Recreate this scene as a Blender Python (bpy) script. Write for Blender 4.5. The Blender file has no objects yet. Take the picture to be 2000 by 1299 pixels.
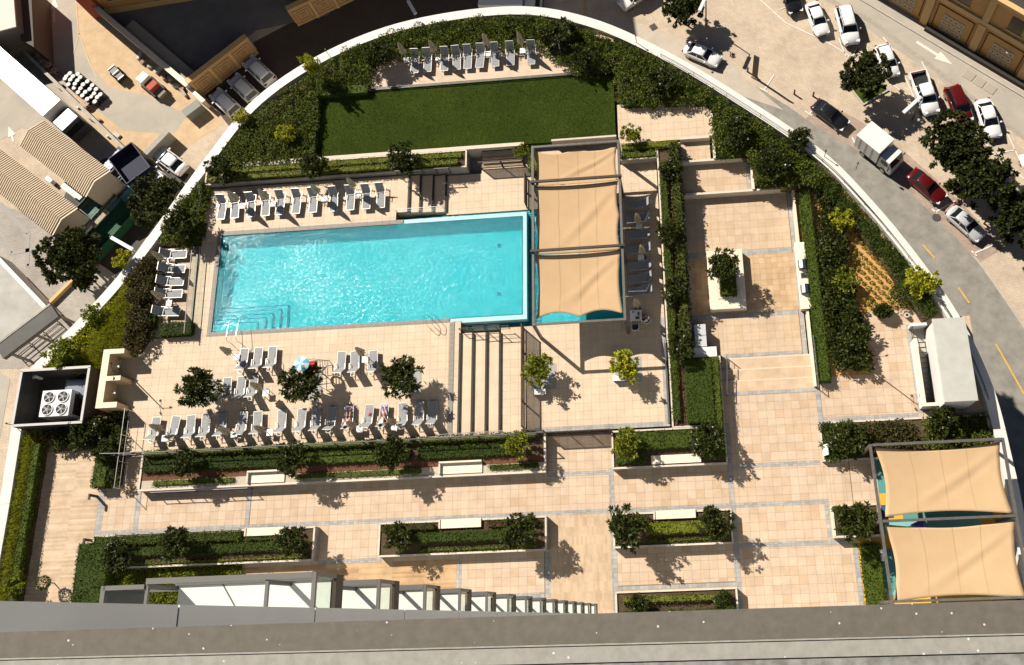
import bpy, math, random
import numpy as np
from mathutils import Vector, Matrix
# ------------------------------------------------------------------ scene, camera, sky, sun, exposure
S = bpy.context.scene
C = S.collection
H = 68.0                                             # eye height above the plaza, metres
FPX, CX, CY = 1855.34, 1199.9, 565.54                # lens in units of a 2000 px wide frame
RC = np.array([[0.99553244, -0.03340940, -0.08831177],
               [-0.06040793, -0.94420533, -0.32377024],
               [-0.07256747, 0.32765851, -0.94200523]])   # rows: right, down, forward
cam = bpy.data.cameras.new('camera')
camo = bpy.data.objects.new('camera', cam); C.objects.link(camo); S.camera = camo
cam.sensor_fit = 'HORIZONTAL'; cam.sensor_width = 36.0
cam.lens = FPX / 2000 * 36
cam.shift_x = (1000 - CX) / 2000; cam.shift_y = (CY - 649.5) / 2000
cam.clip_start = 0.05; cam.clip_end = 3000
m = Matrix.Identity(4)
for i in range(3):
    m[i][0] = RC[0][i]; m[i][1] = -RC[1][i]; m[i][2] = -RC[2][i]
m[2][3] = H
camo.matrix_world = m
SUN_EL = math.radians(40); SUN_DIR = np.array([-0.735, 0.678])      # horizontal direction towards the sun
W = bpy.data.worlds.new('World'); S.world = W; W.use_nodes = True
wn = W.node_tree.nodes; wl = W.node_tree.links
sky = wn.new('ShaderNodeTexSky'); sky.sky_type = 'NISHITA'; sky.sun_disc = False
sky.air_density = 0.32; sky.dust_density = 0.25; sky.ozone_density = 1.0
sky.sun_elevation = SUN_EL; sky.sun_rotation = math.atan2(SUN_DIR[0], SUN_DIR[1])
wl.new(sky.outputs[0], wn['Background'].inputs[0]); wn['Background'].inputs[1].default_value = 0.05
sl = bpy.data.lights.new('sun', 'SUN'); sl.energy = 5.0; sl.angle = math.radians(0.5); sl.color = (1.0, 0.93, 0.82)
so = bpy.data.objects.new('sun', sl); C.objects.link(so)
sd = Vector((SUN_DIR[0] * math.cos(SUN_EL), SUN_DIR[1] * math.cos(SUN_EL), math.sin(SUN_EL)))
so.rotation_euler = sd.to_track_quat('Z', 'Y').to_euler(); so.location = (-60, 60, 90)
S.view_settings.view_transform = 'Standard'; S.view_settings.look = 'None'
S.view_settings.exposure = 0.66; S.view_settings.gamma = 1.0; S.view_settings.use_curve_mapping = False
S.cycles.use_denoising = True
S.cycles.max_bounces = 6; S.cycles.diffuse_bounces = 1; S.cycles.glossy_bounces = 3; S.cycles.transparent_max_bounces = 12
S.cycles.sample_clamp_indirect = 4.0; S.cycles.caustics_reflective = False; S.cycles.caustics_refractive = False
RNG = np.random.default_rng(7); random.seed(7)
PI = math.pi
# ------------------------------------------------------------------ survey: a point of the place at height z
def at(u, v, z=0.0):
    r = RC.T @ np.array([(u - CX) / FPX, (v - CY) / FPX, 1.0])
    t = (z - H) / r[2]
    return Vector((r[0] * t, r[1] * t, z))
def atl(pts, z): return [(at(u, v, z).x, at(u, v, z).y) for u, v in pts]
# ------------------------------------------------------------------ materials
MATS = {}
def newmat(name):
    mt = bpy.data.materials.new(name); mt.use_nodes = True
    MATS[name] = mt
    return mt, mt.node_tree.nodes, mt.node_tree.links, mt.node_tree.nodes['Principled BSDF']
def M(name, c1, c2=None, scale=1.0, rough=0.7, metal=0.0, bump=0.0, bscale=None, spec=0.35, detail=5.0, lo=0.35, hi=0.65, stretch=None, emit=None, coat=0.0):
    """one principled surface, its colour wandering between c1 and c2 with world-space noise"""
    if name in MATS: return MATS[name]
    mt, n, l, b = newmat(name)
    b.inputs['Base Color'].default_value = (*c1, 1); b.inputs['Roughness'].default_value = rough
    b.inputs['Metallic'].default_value = metal; b.inputs['Specular IOR Level'].default_value = spec
    b.inputs['Coat Weight'].default_value = coat
    if c2 or bump:
        g = n.new('ShaderNodeNewGeometry'); vec = g.outputs['Position']
        if stretch:
            mp = n.new('ShaderNodeMapping'); mp.inputs['Scale'].default_value = stretch[:3]
            if len(stretch) > 3: mp.inputs['Rotation'].default_value = (0, 0, stretch[3])
            l.new(vec, mp.inputs[0]); vec = mp.outputs[0]
    if c2:
        t = n.new('ShaderNodeTexNoise'); t.inputs['Scale'].default_value = scale; t.inputs['Detail'].default_value = detail
        t.inputs['Roughness'].default_value = 0.65
        l.new(vec, t.inputs['Vector'])
        r = n.new('ShaderNodeValToRGB'); r.color_ramp.elements[0].position = lo; r.color_ramp.elements[1].position = hi
        r.color_ramp.elements[0].color = (*c1, 1); r.color_ramp.elements[1].color = (*c2, 1)
        l.new(t.outputs['Fac'], r.inputs[0]); l.new(r.outputs[0], b.inputs['Base Color'])
    if bump:
        t2 = n.new('ShaderNodeTexNoise'); t2.inputs['Scale'].default_value = bscale or scale * 4; t2.inputs['Detail'].default_value = 4
        l.new(vec, t2.inputs['Vector'])
        bp = n.new('ShaderNodeBump'); bp.inputs['Strength'].default_value = bump; bp.inputs['Distance'].default_value = 0.05
        l.new(t2.outputs['Fac'], bp.inputs['Height']); l.new(bp.outputs[0], b.inputs['Normal'])
    return mt
def M_tile(name, cols, size, off=(0, 0), rough=0.6, dirt=0.25):
    """stone slabs: every slab its own tone from a short palette, with fine grain and faint dirt"""
    mt, n, l, b = newmat(name)
    g = n.new('ShaderNodeNewGeometry')
    mp = n.new('ShaderNodeMapping'); mp.inputs['Location'].default_value = (-off[0] / size[0], -off[1] / size[1], 0)
    mp.inputs['Scale'].default_value = (1 / size[0], 1 / size[1], 0.0); l.new(g.outputs['Position'], mp.inputs[0])
    fl = n.new('ShaderNodeVectorMath'); fl.operation = 'FLOOR'; l.new(mp.outputs[0], fl.inputs[0])
    w = n.new('ShaderNodeTexWhiteNoise'); w.noise_dimensions = '2D'; l.new(fl.outputs[0], w.inputs['Vector'])
    r = n.new('ShaderNodeValToRGB'); cr = r.color_ramp
    while len(cr.elements) < len(cols): cr.elements.new(0.5)
    for i, c in enumerate(cols):
        cr.elements[i].position = i / (len(cols) - 1); cr.elements[i].color = (*c, 1)
    l.new(w.outputs['Value'], r.inputs[0])
    t = n.new('ShaderNodeTexNoise'); t.inputs['Scale'].default_value = 0.8; t.inputs['Detail'].default_value = 8; t.inputs['Roughness'].default_value = 0.7
    l.new(g.outputs['Position'], t.inputs['Vector'])
    mr = n.new('ShaderNodeMapRange'); mr.inputs[1].default_value = 0.35; mr.inputs[2].default_value = 0.65
    mr.inputs[3].default_value = 1 - dirt; mr.inputs[4].default_value = 1.06; l.new(t.outputs['Fac'], mr.inputs[0])
    mx = n.new('ShaderNodeMix'); mx.data_type = 'RGBA'; mx.blend_type = 'MULTIPLY'; mx.inputs[0].default_value = 1.0
    l.new(r.outputs[0], mx.inputs[6]); l.new(mr.outputs[0], mx.inputs[7]); l.new(mx.outputs[2], b.inputs['Base Color'])
    b.inputs['Roughness'].default_value = rough; b.inputs['Specular IOR Level'].default_value = 0.3
    return mt
def M_brick(name, c1, c2, mort, w, h, rot=0.0, rough=0.85, blot=0.2):
    """small block paving too fine to pick apart from up here"""
    mt, n, l, b = newmat(name)
    g = n.new('ShaderNodeNewGeometry'); mp = n.new('ShaderNodeMapping'); mp.inputs['Rotation'].default_value = (0, 0, rot)
    l.new(g.outputs['Position'], mp.inputs[0])
    t = n.new('ShaderNodeTexBrick'); t.inputs['Color1'].default_value = (*c1, 1); t.inputs['Color2'].default_value = (*c2, 1); t.inputs['Mortar'].default_value = (*mort, 1)
    t.inputs['Scale'].default_value = 1.0; t.inputs['Brick Width'].default_value = w; t.inputs['Row Height'].default_value = h
    t.inputs['Mortar Size'].default_value = 0.02; t.inputs['Bias'].default_value = 0.0
    l.new(mp.outputs[0], t.inputs['Vector'])
    no = n.new('ShaderNodeTexNoise'); no.inputs['Scale'].default_value = 0.35; no.inputs['Detail'].default_value = 9; no.inputs['Roughness'].default_value = 0.7
    l.new(g.outputs['Position'], no.inputs['Vector'])
    mr = n.new('ShaderNodeMapRange'); mr.inputs[1].default_value = 0.32; mr.inputs[2].default_value = 0.68
    mr.inputs[3].default_value = 1 - blot; mr.inputs[4].default_value = 1 + blot * 0.4; l.new(no.outputs['Fac'], mr.inputs[0])
    mx = n.new('ShaderNodeMix'); mx.data_type = 'RGBA'; mx.blend_type = 'MULTIPLY'; mx.inputs[0].default_value = 1.0
    l.new(t.outputs['Color'], mx.inputs[6]); l.new(mr.outputs[0], mx.inputs[7]); l.new(mx.outputs[2], b.inputs['Base Color'])
    b.inputs['Roughness'].default_value = rough; b.inputs['Specular IOR Level'].default_value = 0.2
    return mt
def M_leaf(name, cols, rough=0.5, trans=0.25, spec=0.4):
    mt, n, l, b = newmat(name)
    g = n.new('ShaderNodeNewGeometry'); r = n.new('ShaderNodeValToRGB'); cr = r.color_ramp
    while len(cr.elements) < len(cols): cr.elements.new(0.5)
    for i, c in enumerate(cols):
        cr.elements[i].position = i / max(1, len(cols) - 1); cr.elements[i].color = (*c, 1)
    l.new(g.outputs['Random Per Island'], r.inputs[0]); l.new(r.outputs[0], b.inputs['Base Color'])
    b.inputs['Roughness'].default_value = rough; b.inputs['Specular IOR Level'].default_value = spec
    tr = n.new('ShaderNodeBsdfTranslucent'); l.new(r.outputs[0], tr.inputs[0])
    mx = n.new('ShaderNodeMixShader'); mx.inputs[0].default_value = trans
    l.new(b.outputs[0], mx.inputs[1]); l.new(tr.outputs[0], mx.inputs[2]); l.new(mx.outputs[0], n['Material Output'].inputs[0])
    return mt
def M_glass(name, tint, refl=1.5, rough=0.02, min_refl=0.0):
    mt, n, l, b = newmat(name); n.remove(b)
    tr = n.new('ShaderNodeBsdfTransparent'); tr.inputs[0].default_value = (*tint, 1)
    gl = n.new('ShaderNodeBsdfGlossy'); gl.inputs['Roughness'].default_value = rough
    fr = n.new('ShaderNodeFresnel'); fr.inputs[0].default_value = refl
    gb_ = n.new('ShaderNodeNewGeometry'); inv = n.new('ShaderNodeMath'); inv.operation = 'SUBTRACT'; inv.inputs[0].default_value = 1.0; l.new(gb_.outputs['Backfacing'], inv.inputs[1])
    fm = n.new('ShaderNodeMath'); fm.operation = 'MULTIPLY'; l.new(fr.outputs[0], fm.inputs[0]); l.new(inv.outputs[0], fm.inputs[1])
    mx = n.new('ShaderNodeMixShader'); l.new(fm.outputs[0], mx.inputs[0]); l.new(tr.outputs[0], mx.inputs[1]); l.new(gl.outputs[0], mx.inputs[2])
    l.new(mx.outputs[0], n['Material Output'].inputs[0])
    return mt
def M_water(name, tint):
    mt, n, l, b = newmat(name); n.remove(b)
    g = n.new('ShaderNodeNewGeometry')
    def noise(sc, det, stretch):
        mp = n.new('ShaderNodeMapping'); mp.inputs['Scale'].default_value = stretch; l.new(g.outputs['Position'], mp.inputs[0])
        t = n.new('ShaderNodeTexNoise'); t.inputs['Scale'].default_value = sc; t.inputs['Detail'].default_value = det; t.inputs['Roughness'].default_value = 0.55
        l.new(mp.outputs[0], t.inputs['Vector']); return t.outputs['Fac']
    a = noise(3.4, 3, (1, 1.15, 1)); c = noise(9.0, 2, (1.2, 1, 1)); big = noise(0.22, 2, (1, 1, 1))
    ad = n.new('ShaderNodeMath'); ad.operation = 'MULTIPLY_ADD'; ad.inputs[1].default_value = 0.4; l.new(c, ad.inputs[0]); l.new(a, ad.inputs[2])
    mr = n.new('ShaderNodeMapRange'); mr.inputs[1].default_value = 0.35; mr.inputs[2].default_value = 0.65; mr.inputs[3].default_value = 0.45; mr.inputs[4].default_value = 1.0
    l.new(big, mr.inputs[0])
    bp = n.new('ShaderNodeBump'); bp.inputs['Distance'].default_value = 0.13; l.new(mr.outputs[0], bp.inputs['Strength']); l.new(ad.outputs[0], bp.inputs['Height'])
    tr = n.new('ShaderNodeBsdfTransparent'); tr.inputs[0].default_value = (*tint, 1)
    gl = n.new('ShaderNodeBsdfGlossy'); gl.inputs['Roughness'].default_value = 0.13; l.new(bp.outputs[0], gl.inputs['Normal'])
    fr = n.new('ShaderNodeFresnel'); fr.inputs[0].default_value = 1.33; l.new(bp.outputs[0], fr.inputs['Normal'])
    df = n.new('ShaderNodeBsdfDiffuse'); l.new(bp.outputs[0], df.inputs['Normal']); df.inputs[0].default_value = (0.0, 0.45, 0.57, 1)      # light scattered back by the water itself
    m0 = n.new('ShaderNodeMixShader'); m0.inputs[0].default_value = 0.34; l.new(tr.outputs[0], m0.inputs[1]); l.new(df.outputs[0], m0.inputs[2])
    gb_ = n.new('ShaderNodeNewGeometry'); inv = n.new('ShaderNodeMath'); inv.operation = 'SUBTRACT'; inv.inputs[0].default_value = 1.0; l.new(gb_.outputs['Backfacing'], inv.inputs[1])
    fm = n.new('ShaderNodeMath'); fm.operation = 'MULTIPLY'; l.new(fr.outputs[0], fm.inputs[0]); l.new(inv.outputs[0], fm.inputs[1])
    mx = n.new('ShaderNodeMixShader'); l.new(fm.outputs[0], mx.inputs[0]); l.new(m0.outputs[0], mx.inputs[1]); l.new(gl.outputs[0], mx.inputs[2])
    l.new(mx.outputs[0], n['Material Output'].inputs[0])
    return mt
# ------------------------------------------------------------------ mesh helpers
class MB:
    """collects faces; build() links them as one mesh object"""
    def __init__(s): s.v = []; s.f = []; s.mi = []; s.cur = 0
    def add(s, vs, fs):
        o = len(s.v); s.v += [tuple(p) for p in vs]; s.f += [tuple(i + o for i in f) for f in fs]; s.mi += [s.cur] * len(fs); return s
    def box(s, x0, x1, y0, y1, z0, z1):
        return s.add([(x0, y0, z0), (x1, y0, z0), (x1, y1, z0), (x0, y1, z0), (x0, y0, z1), (x1, y0, z1), (x1, y1, z1), (x0, y1, z1)],
                     [(3, 2, 1, 0), (4, 5, 6, 7), (0, 1, 5, 4), (1, 2, 6, 5), (2, 3, 7, 6), (3, 0, 4, 7)])
    def obox(s, c, d, rz=0.0, ry=0.0, rx=0.0):
        """box centred at c with size d, turned"""
        R = Matrix.Rotation(rz, 3, 'Z') @ Matrix.Rotation(ry, 3, 'Y') @ Matrix.Rotation(rx, 3, 'X')
        vs = []
        for z in (-.5, .5):
            for x, y in ((-.5, -.5), (.5, -.5), (.5, .5), (-.5, .5)):
                vs.append(Vector(c) + R @ Vector((x * d[0], y * d[1], z * d[2])))
        return s.add(vs, [(3, 2, 1, 0), (4, 5, 6, 7), (0, 1, 5, 4), (1, 2, 6, 5), (2, 3, 7, 6), (3, 0, 4, 7)])
    def bar(s, a, b, w, h=None):
        """square bar from a to b"""
        a = Vector(a); b = Vector(b); d = b - a; h = h or w
        q = d.to_track_quat('X', 'Z').to_matrix()
        L = d.length; vs = []
        for x in (0, L):
            for y, z in ((-.5, -.5), (.5, -.5), (.5, .5), (-.5, .5)):
                vs.append(a + q @ Vector((x, y * w, z * h)))
        return s.add(vs, [(3, 2, 1, 0), (4, 5, 6, 7), (0, 1, 5, 4), (1, 2, 6, 5), (2, 3, 7, 6), (3, 0, 4, 7)])
    def tube(s, pts, r, n=6, cap=True):
        """round tube along pts; r a number or one per point"""
        pts = [Vector(p) for p in pts]; rs = r if isinstance(r, (list, tuple)) else [r] * len(pts)
        vs = []; fs = []
        for i, p in enumerate(pts):
            d = (pts[min(i + 1, len(pts) - 1)] - pts[max(i - 1, 0)]).normalized()
            q = d.to_track_quat('Z', 'Y').to_matrix()
            for k in range(n):
                a = 2 * PI * k / n
                vs.append(p + q @ Vector((math.cos(a) * rs[i], math.sin(a) * rs[i], 0)))
        for i in range(len(pts) - 1):
            for k in range(n):
                k2 = (k + 1) % n
                fs.append((i * n + k, i * n + k2, (i + 1) * n + k2, (i + 1) * n + k))
        if cap:
            fs.append(tuple(range(n - 1, -1, -1))); fs.append(tuple((len(pts) - 1) * n + k for k in range(n)))
        return s.add(vs, fs)
    def prism(s, poly, z0, z1):
        a = sum(poly[i][0] * poly[(i + 1) % len(poly)][1] - poly[(i + 1) % len(poly)][0] * poly[i][1] for i in range(len(poly)))
        if a < 0: poly = poly[::-1]
        n = len(poly)
        return s.add([(x, y, z0) for x, y in poly] + [(x, y, z1) for x, y in poly],
                     [tuple(range(n - 1, -1, -1)), tuple(range(n, 2 * n))] + [(i, (i + 1) % n, n + (i + 1) % n, n + i) for i in range(n)])
    def sheet(s, poly, z):
        a = sum(poly[i][0] * poly[(i + 1) % len(poly)][1] - poly[(i + 1) % len(poly)][0] * poly[i][1] for i in range(len(poly)))
        if a < 0: poly = poly[::-1]
        return s.add([(x, y, z) for x, y in poly], [tuple(range(len(poly)))])
    def loft(s, rings, closed=True, cap=True):
        n = len(rings[0]); vs = [p for r in rings for p in r]; fs = []
        for i in range(len(rings) - 1):
            for k in range(n if closed else n - 1):
                k2 = (k + 1) % n
                fs.append((i * n + k, i * n + k2, (i + 1) * n + k2, (i + 1) * n + k))
        if cap and closed:
            fs.append(tuple(range(n - 1, -1, -1))); fs.append(tuple((len(rings) - 1) * n + k for k in range(n)))
        return s.add(vs, fs)
    def mesh(s, name, mats, smooth=False):
        me = bpy.data.meshes.new(name); me.from_pydata([tuple(v) for v in s.v], [], s.f)
        for mt in (mats if isinstance(mats, (list, tuple)) else [mats]): me.materials.append(mt)
        if any(s.mi): me.polygons.foreach_set('material_index', s.mi)
        if smooth: me.polygons.foreach_set('use_smooth', [True] * len(me.polygons))
        me.update(); return me
    def build(s, name, mats, parent=None, smooth=False, bevel=0.0):
        o = bpy.data.objects.new(name, s.mesh(name, mats, smooth)); C.objects.link(o)
        if parent: o.parent = parent
        if bevel:
            md = o.modifiers.new('bevel', 'BEVEL'); md.width = bevel; md.segments = 2; md.limit_method = 'ANGLE'
        return o
def quads_mesh(name, V, mat, n=4):
    """V: (N, n, 3) separate faces, made fast"""
    V = np.asarray(V, dtype=np.float32); N = V.shape[0]; n = V.shape[1]
    me = bpy.data.meshes.new(name)
    me.vertices.add(N * n); me.vertices.foreach_set('co', V.reshape(-1))
    me.loops.add(N * n); me.loops.foreach_set('vertex_index', np.arange(N * n, dtype=np.int32))
    me.polygons.add(N); me.polygons.foreach_set('loop_start', np.arange(N, dtype=np.int32) * n)
    me.update(calc_edges=True); me.materials.append(mat); return me
def link(name, me, parent=None):
    o = bpy.data.objects.new(name, me); C.objects.link(o)
    if parent: o.parent = parent
    return o
def tag(o, label=None, cat=None, group=None, kind=None):
    if label: o['label'] = label
    if cat: o['category'] = cat
    if group: o['group'] = group
    if kind: o['kind'] = kind
    return o
def thing(name, label, cat, loc=(0, 0, 0), rz=0.0, group=None):
    o = bpy.data.objects.new(name, None); C.objects.link(o); o.location = loc; o.rotation_euler = (0, 0, rz); o.empty_display_size = 0.2
    return tag(o, label, cat, group)
def struct(o): o['kind'] = 'structure'; return o
def kids(o): return KIDS.setdefault(o.name, [c for c in bpy.data.objects if c.parent == o])
KIDS = {}
def copy_tree(o, parent=None):
    c = o.copy(); C.objects.link(c)
    if parent: c.parent = parent
    for ch in kids(o): copy_tree(ch, c)
    return c
def place(proto, first, loc, rz, label, group=None, cat=None):
    """the first call moves the prototype itself, later calls copy it with its parts"""
    o = proto if first else copy_tree(proto)
    o.location = loc; o.rotation_euler = (0, 0, rz); o['label'] = label
    if group: o['group'] = group
    return o
ORD = ['first', 'second', 'third', 'fourth', 'fifth', 'sixth', 'seventh', 'eighth', 'ninth', 'tenth', 'eleventh', 'twelfth', 'thirteenth', 'fourteenth', 'fifteenth', 'sixteenth', 'seventeenth', 'eighteenth', 'nineteenth', 'twentieth']
def catmull(pts, n=8, closed=False):
    out = []; N = len(pts)
    for i in range(N if closed else N - 1):
        g = lambda k: np.array(pts[k % N] if closed else pts[max(0, min(N - 1, k))], float)
        p0, p1, p2, p3 = g(i - 1), g(i), g(i + 1), g(i + 2)
        for t in np.linspace(0, 1, n, endpoint=False):
            out.append(tuple(0.5 * ((2 * p1) + (-p0 + p2) * t + (2 * p0 - 5 * p1 + 4 * p2 - p3) * t * t + (-p0 + 3 * p1 - 3 * p2 + p3) * t ** 3)))
    if not closed: out.append(tuple(pts[-1]))
    return out
def offset(line, d):
    """polyline moved to its left by d"""
    out = []
    for i, p in enumerate(line):
        a = np.array(line[max(0, i - 1)]); b = np.array(line[min(len(line) - 1, i + 1)]); t = b - a; t = t / np.linalg.norm(t)
        out.append((p[0] - t[1] * d, p[1] + t[0] * d))
    return out
def inside(poly, x, y):
    c = False; n = len(poly); j = n - 1
    for i in range(n):
        xi, yi = poly[i]; xj, yj = poly[j]
        if (yi > y) != (yj > y) and x < (xj - xi) * (y - yi) / (yj - yi) + xi: c = not c
        j = i
    return c
# ------------------------------------------------------------------ palette
beige = [(0.515, 0.385, 0.275), (0.545, 0.412, 0.295), (0.565, 0.43, 0.31), (0.535, 0.395, 0.275), (0.50, 0.35, 0.225), (0.56, 0.425, 0.31)]
T_plaza = M_tile('plaza stone', beige, (0.6, 0.6), dirt=0.15)
T_pool = M_tile('pool deck stone', [(0.585, 0.45, 0.32), (0.605, 0.465, 0.33), (0.57, 0.435, 0.305), (0.59, 0.455, 0.32)], (0.6, 0.6), dirt=0.11)
T_court = M_tile('court stone', [(0.525, 0.39, 0.265), (0.55, 0.41, 0.285), (0.51, 0.365, 0.235), (0.545, 0.405, 0.275)], (0.6, 0.6), dirt=0.16)
T_grey = M_tile('grey granite', [(0.30, 0.29, 0.28), (0.36, 0.345, 0.325), (0.42, 0.395, 0.365), (0.33, 0.31, 0.295)], (0.3, 0.3), dirt=0.2)
GROUT = M('joint', (0.20, 0.145, 0.095), (0.16, 0.115, 0.075), scale=2)
WOODL = M_tile('pale timber boards', [(0.52, 0.38, 0.25), (0.60, 0.46, 0.32), (0.47, 0.33, 0.205), (0.57, 0.42, 0.28)], (2.1, 0.145), dirt=0.25)
WOODV = M_tile('narrow sandstone setts', [(0.50, 0.36, 0.235), (0.55, 0.41, 0.28), (0.46, 0.32, 0.20), (0.53, 0.385, 0.25)], (0.155, 0.62), dirt=0.18)
WOODO = M_tile('warm timber boards', [(0.48, 0.30, 0.15), (0.56, 0.37, 0.20), (0.40, 0.24, 0.115), (0.53, 0.345, 0.185)], (2.4, 0.14), dirt=0.3)
WOODD = M_tile('lounge deck boards', [(0.47, 0.345, 0.25), (0.52, 0.39, 0.285), (0.44, 0.315, 0.22), (0.50, 0.365, 0.265)], (1.8, 0.14), dirt=0.2)
STONEW = M('pale stone wall', (0.55, 0.47, 0.375), (0.62, 0.54, 0.44), scale=3, rough=0.75)
WALLG = M('grey planter wall', (0.30, 0.275, 0.24), (0.37, 0.34, 0.30), scale=2.5, rough=0.8)
WHITE = M('white render', (0.64, 0.625, 0.575), (0.70, 0.685, 0.635), scale=1.2, rough=0.7)
CREAM = M('cream stone', (0.66, 0.57, 0.44), (0.72, 0.63, 0.50), scale=2, rough=0.6)
SOIL = M('dark soil', (0.055, 0.035, 0.02), (0.10, 0.065, 0.035), scale=6, rough=0.95, bump=0.6)
BARK = M('bark chips', (0.10, 0.04, 0.022), (0.17, 0.075, 0.04), scale=9, rough=0.95, bump=0.6)
SANDB = M('orange sand', (0.55, 0.31, 0.12), (0.45, 0.245, 0.09), scale=5, rough=0.95, bump=0.4)
GRAVEL = M('pale gravel', (0.58, 0.50, 0.40), (0.42, 0.35, 0.27), scale=14, rough=0.95, bump=0.6)
DARKM = M('dark bronze metal', (0.05, 0.04, 0.033), (0.075, 0.06, 0.05), scale=4, rough=0.45, metal=0.4)
GREYM = M('grey painted steel', (0.115, 0.105, 0.095), (0.15, 0.138, 0.125), scale=3, rough=0.45, metal=0.3)
STEEL = M('brushed steel', (0.55, 0.54, 0.53), rough=0.3, metal=0.9)
GLASS = M_glass('clear glass', (0.90, 0.95, 0.93))
COPE = M('pool coping granite', (0.21, 0.185, 0.16), (0.27, 0.24, 0.21), scale=5, rough=0.6)
PL, PD, CT = 0.0, 0.6, -0.45                              # plaza, pool deck, sunken court
# ------------------------------------------------------------------ street level ground
ZS = -20.0
GROUND = M_brick('beige block paving', (0.57, 0.465, 0.35), (0.51, 0.405, 0.30), (0.43, 0.345, 0.26), 0.42, 0.21, rot=0.62, blot=0.22)
g = MB(); g.sheet([(-900, -900), (900, -900), (900, 900), (-900, 900)], ZS); struct(g.build('ground', GROUND))
ASPH = M('asphalt', (0.20, 0.185, 0.16), (0.29, 0.268, 0.23), scale=0.8, rough=0.9, detail=9, bump=0.15, bscale=20)
ASPHL = M('worn pale asphalt', (0.34, 0.31, 0.265), (0.44, 0.385, 0.31), scale=0.25, rough=0.9, detail=10)
SAND = M('bare sand', (0.56, 0.41, 0.255), (0.47, 0.33, 0.195), scale=0.9, rough=0.95, detail=10, bump=0.5, bscale=6)
PINKP = M_brick('pink block paving', (0.44, 0.33, 0.27), (0.36, 0.26, 0.20), (0.30, 0.24, 0.19), 0.3, 0.15, rot=0.55, blot=0.25)
GREYP = M_brick('grey block paving', (0.42, 0.38, 0.33), (0.36, 0.325, 0.28), (0.30, 0.27, 0.235), 0.4, 0.2, rot=0.2, blot=0.2)
LINE = M('white road paint', (0.72, 0.68, 0.62), (0.60, 0.55, 0.48), scale=3, rough=0.8)
YLINE = M('yellow road paint', (0.66, 0.42, 0.06), (0.55, 0.34, 0.06), scale=3, rough=0.8)
KERB = M('kerb concrete', (0.46, 0.42, 0.36), (0.38, 0.345, 0.295), scale=1.5, rough=0.9)
SZ = [0.0]
def sheet(name, px, mat, dz, smooth=None):
    poly = atl(px, ZS)
    SZ[0] += .0011
    b = MB(); b.sheet(poly, ZS + dz + SZ[0]); return struct(b.build(name, mat))
# the road that curls round the podium, with the parking lane beyond it
RO = [(1330, 95), (1400, 128), (1470, 166), (1535, 205), (1600, 250), (1665, 287), (1730, 335), (1800, 398), (1858, 455), (1910, 515), (1960, 585), (2010, 660), (2060, 740), (2120, 850), (2180, 1000)]
ro = catmull([tuple(at(u, v, ZS))[:2] for u, v in RO], 5)
ri = [(p[0] * 0.62 - 2, p[1] * 0.62) for p in ro]
b = MB(); n = len(ro)
b.add([(x, y, ZS + .008) for x, y in ro] + [(x, y, ZS + .008) for x, y in ri], [(i, n + i, n + i + 1, i + 1) for i in range(n - 1)]); struct(b.build('road', ASPH))
lane = offset(ro, 2.9)
b = MB(); k0 = 18; b.add([(x, y, ZS + .004) for x, y in ro[k0:46]] + [(x, y, ZS + .004) for x, y in lane[k0:46]],
                 [(i, i + 1, len(ro[k0:46]) + i + 1, len(ro[k0:46]) + i) for i in range(len(ro[k0:46]) - 1)]); struct(b.build('parking_lane', PINKP))
def kerb(name, line, w=0.18, h=0.13):
    o2 = offset(line, w); k = len(line); b = MB()
    b.add([(x, y, ZS) for x, y in line] + [(x, y, ZS + h) for x, y in line] + [(x, y, ZS + h) for x, y in o2] + [(x, y, ZS) for x, y in o2],
          [f for i in range(k - 1) for f in ((i, i + 1, k + i + 1, k + i), (k + i, k + i + 1, 2 * k + i + 1, 2 * k + i), (2 * k + i, 2 * k + i + 1, 3 * k + i + 1, 3 * k + i))])
    return struct(b.build(name, KERB))
kerb('kerb', ro[44:])
KB = catmull([tuple(at(u, v, ZS))[:2] for u, v in [(1935, 535), (1955, 575), (1990, 610), (2030, 640)]], 5)
def mark(name, pairs, w, mat=LINE, dz=0.034):
    """painted strips between survey points"""
    for a, c in pairs:
        p, q = at(*a, ZS), at(*c, ZS); d = (q - p).normalized(); nn = Vector((-d.y, d.x, 0)) * w / 2
        b = MB(); b.add([(*(p + s).xy, ZS + dz) for s in (nn, -nn)] + [(*(q + s).xy, ZS + dz) for s in (-nn, nn)], [(0, 1, 2, 3)])
        struct(b.build(name, mat))
mark('bay_line', [((1485, 0), (1535, 45)), ((1535, 45), (1620, 85)), ((1575, 30), (1590, 65)), ((1620, 85), (1700, 135)), ((1638, 75), (1652, 110)), ((1690, 85), (1697, 105)),
                  ((1725, 73), (1745, 100)), ((1765, 145), (1785, 190)), ((1735, 160), (1785, 195)), ((1800, 120), (1815, 150)), ((1900, 245), (1940, 300)), ((1960, 245), (2000, 330)), ((1945, 300), (2000, 350)),
                  ((1940, 302), (1985, 292)), ((1655, 112), (1685, 102)), ((1520, 20), (1556, 5))], 0.12)
mark('bay_line', [((1512, 146), (1493, 175)), ((1600, 193), (1582, 222)), ((1484, 172), (1500, 180)), ((1572, 217), (1586, 226)), ((1664, 268), (1672, 285)), ((1865, 393), (1826, 415)),
                  ((1820, 408), (1833, 421)), ((1942, 478), (1902, 495)), ((1897, 490), (1908, 500))], 0.15)
mark('centre_line', [((1802, 478), (1826, 505)), ((1872, 562), (1893, 592)), ((1945, 672), (2000, 770))], 0.14, YLINE)
mark('edge_line', [((1143, -10), (1142, 28))], 0.14, YLINE)
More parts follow.
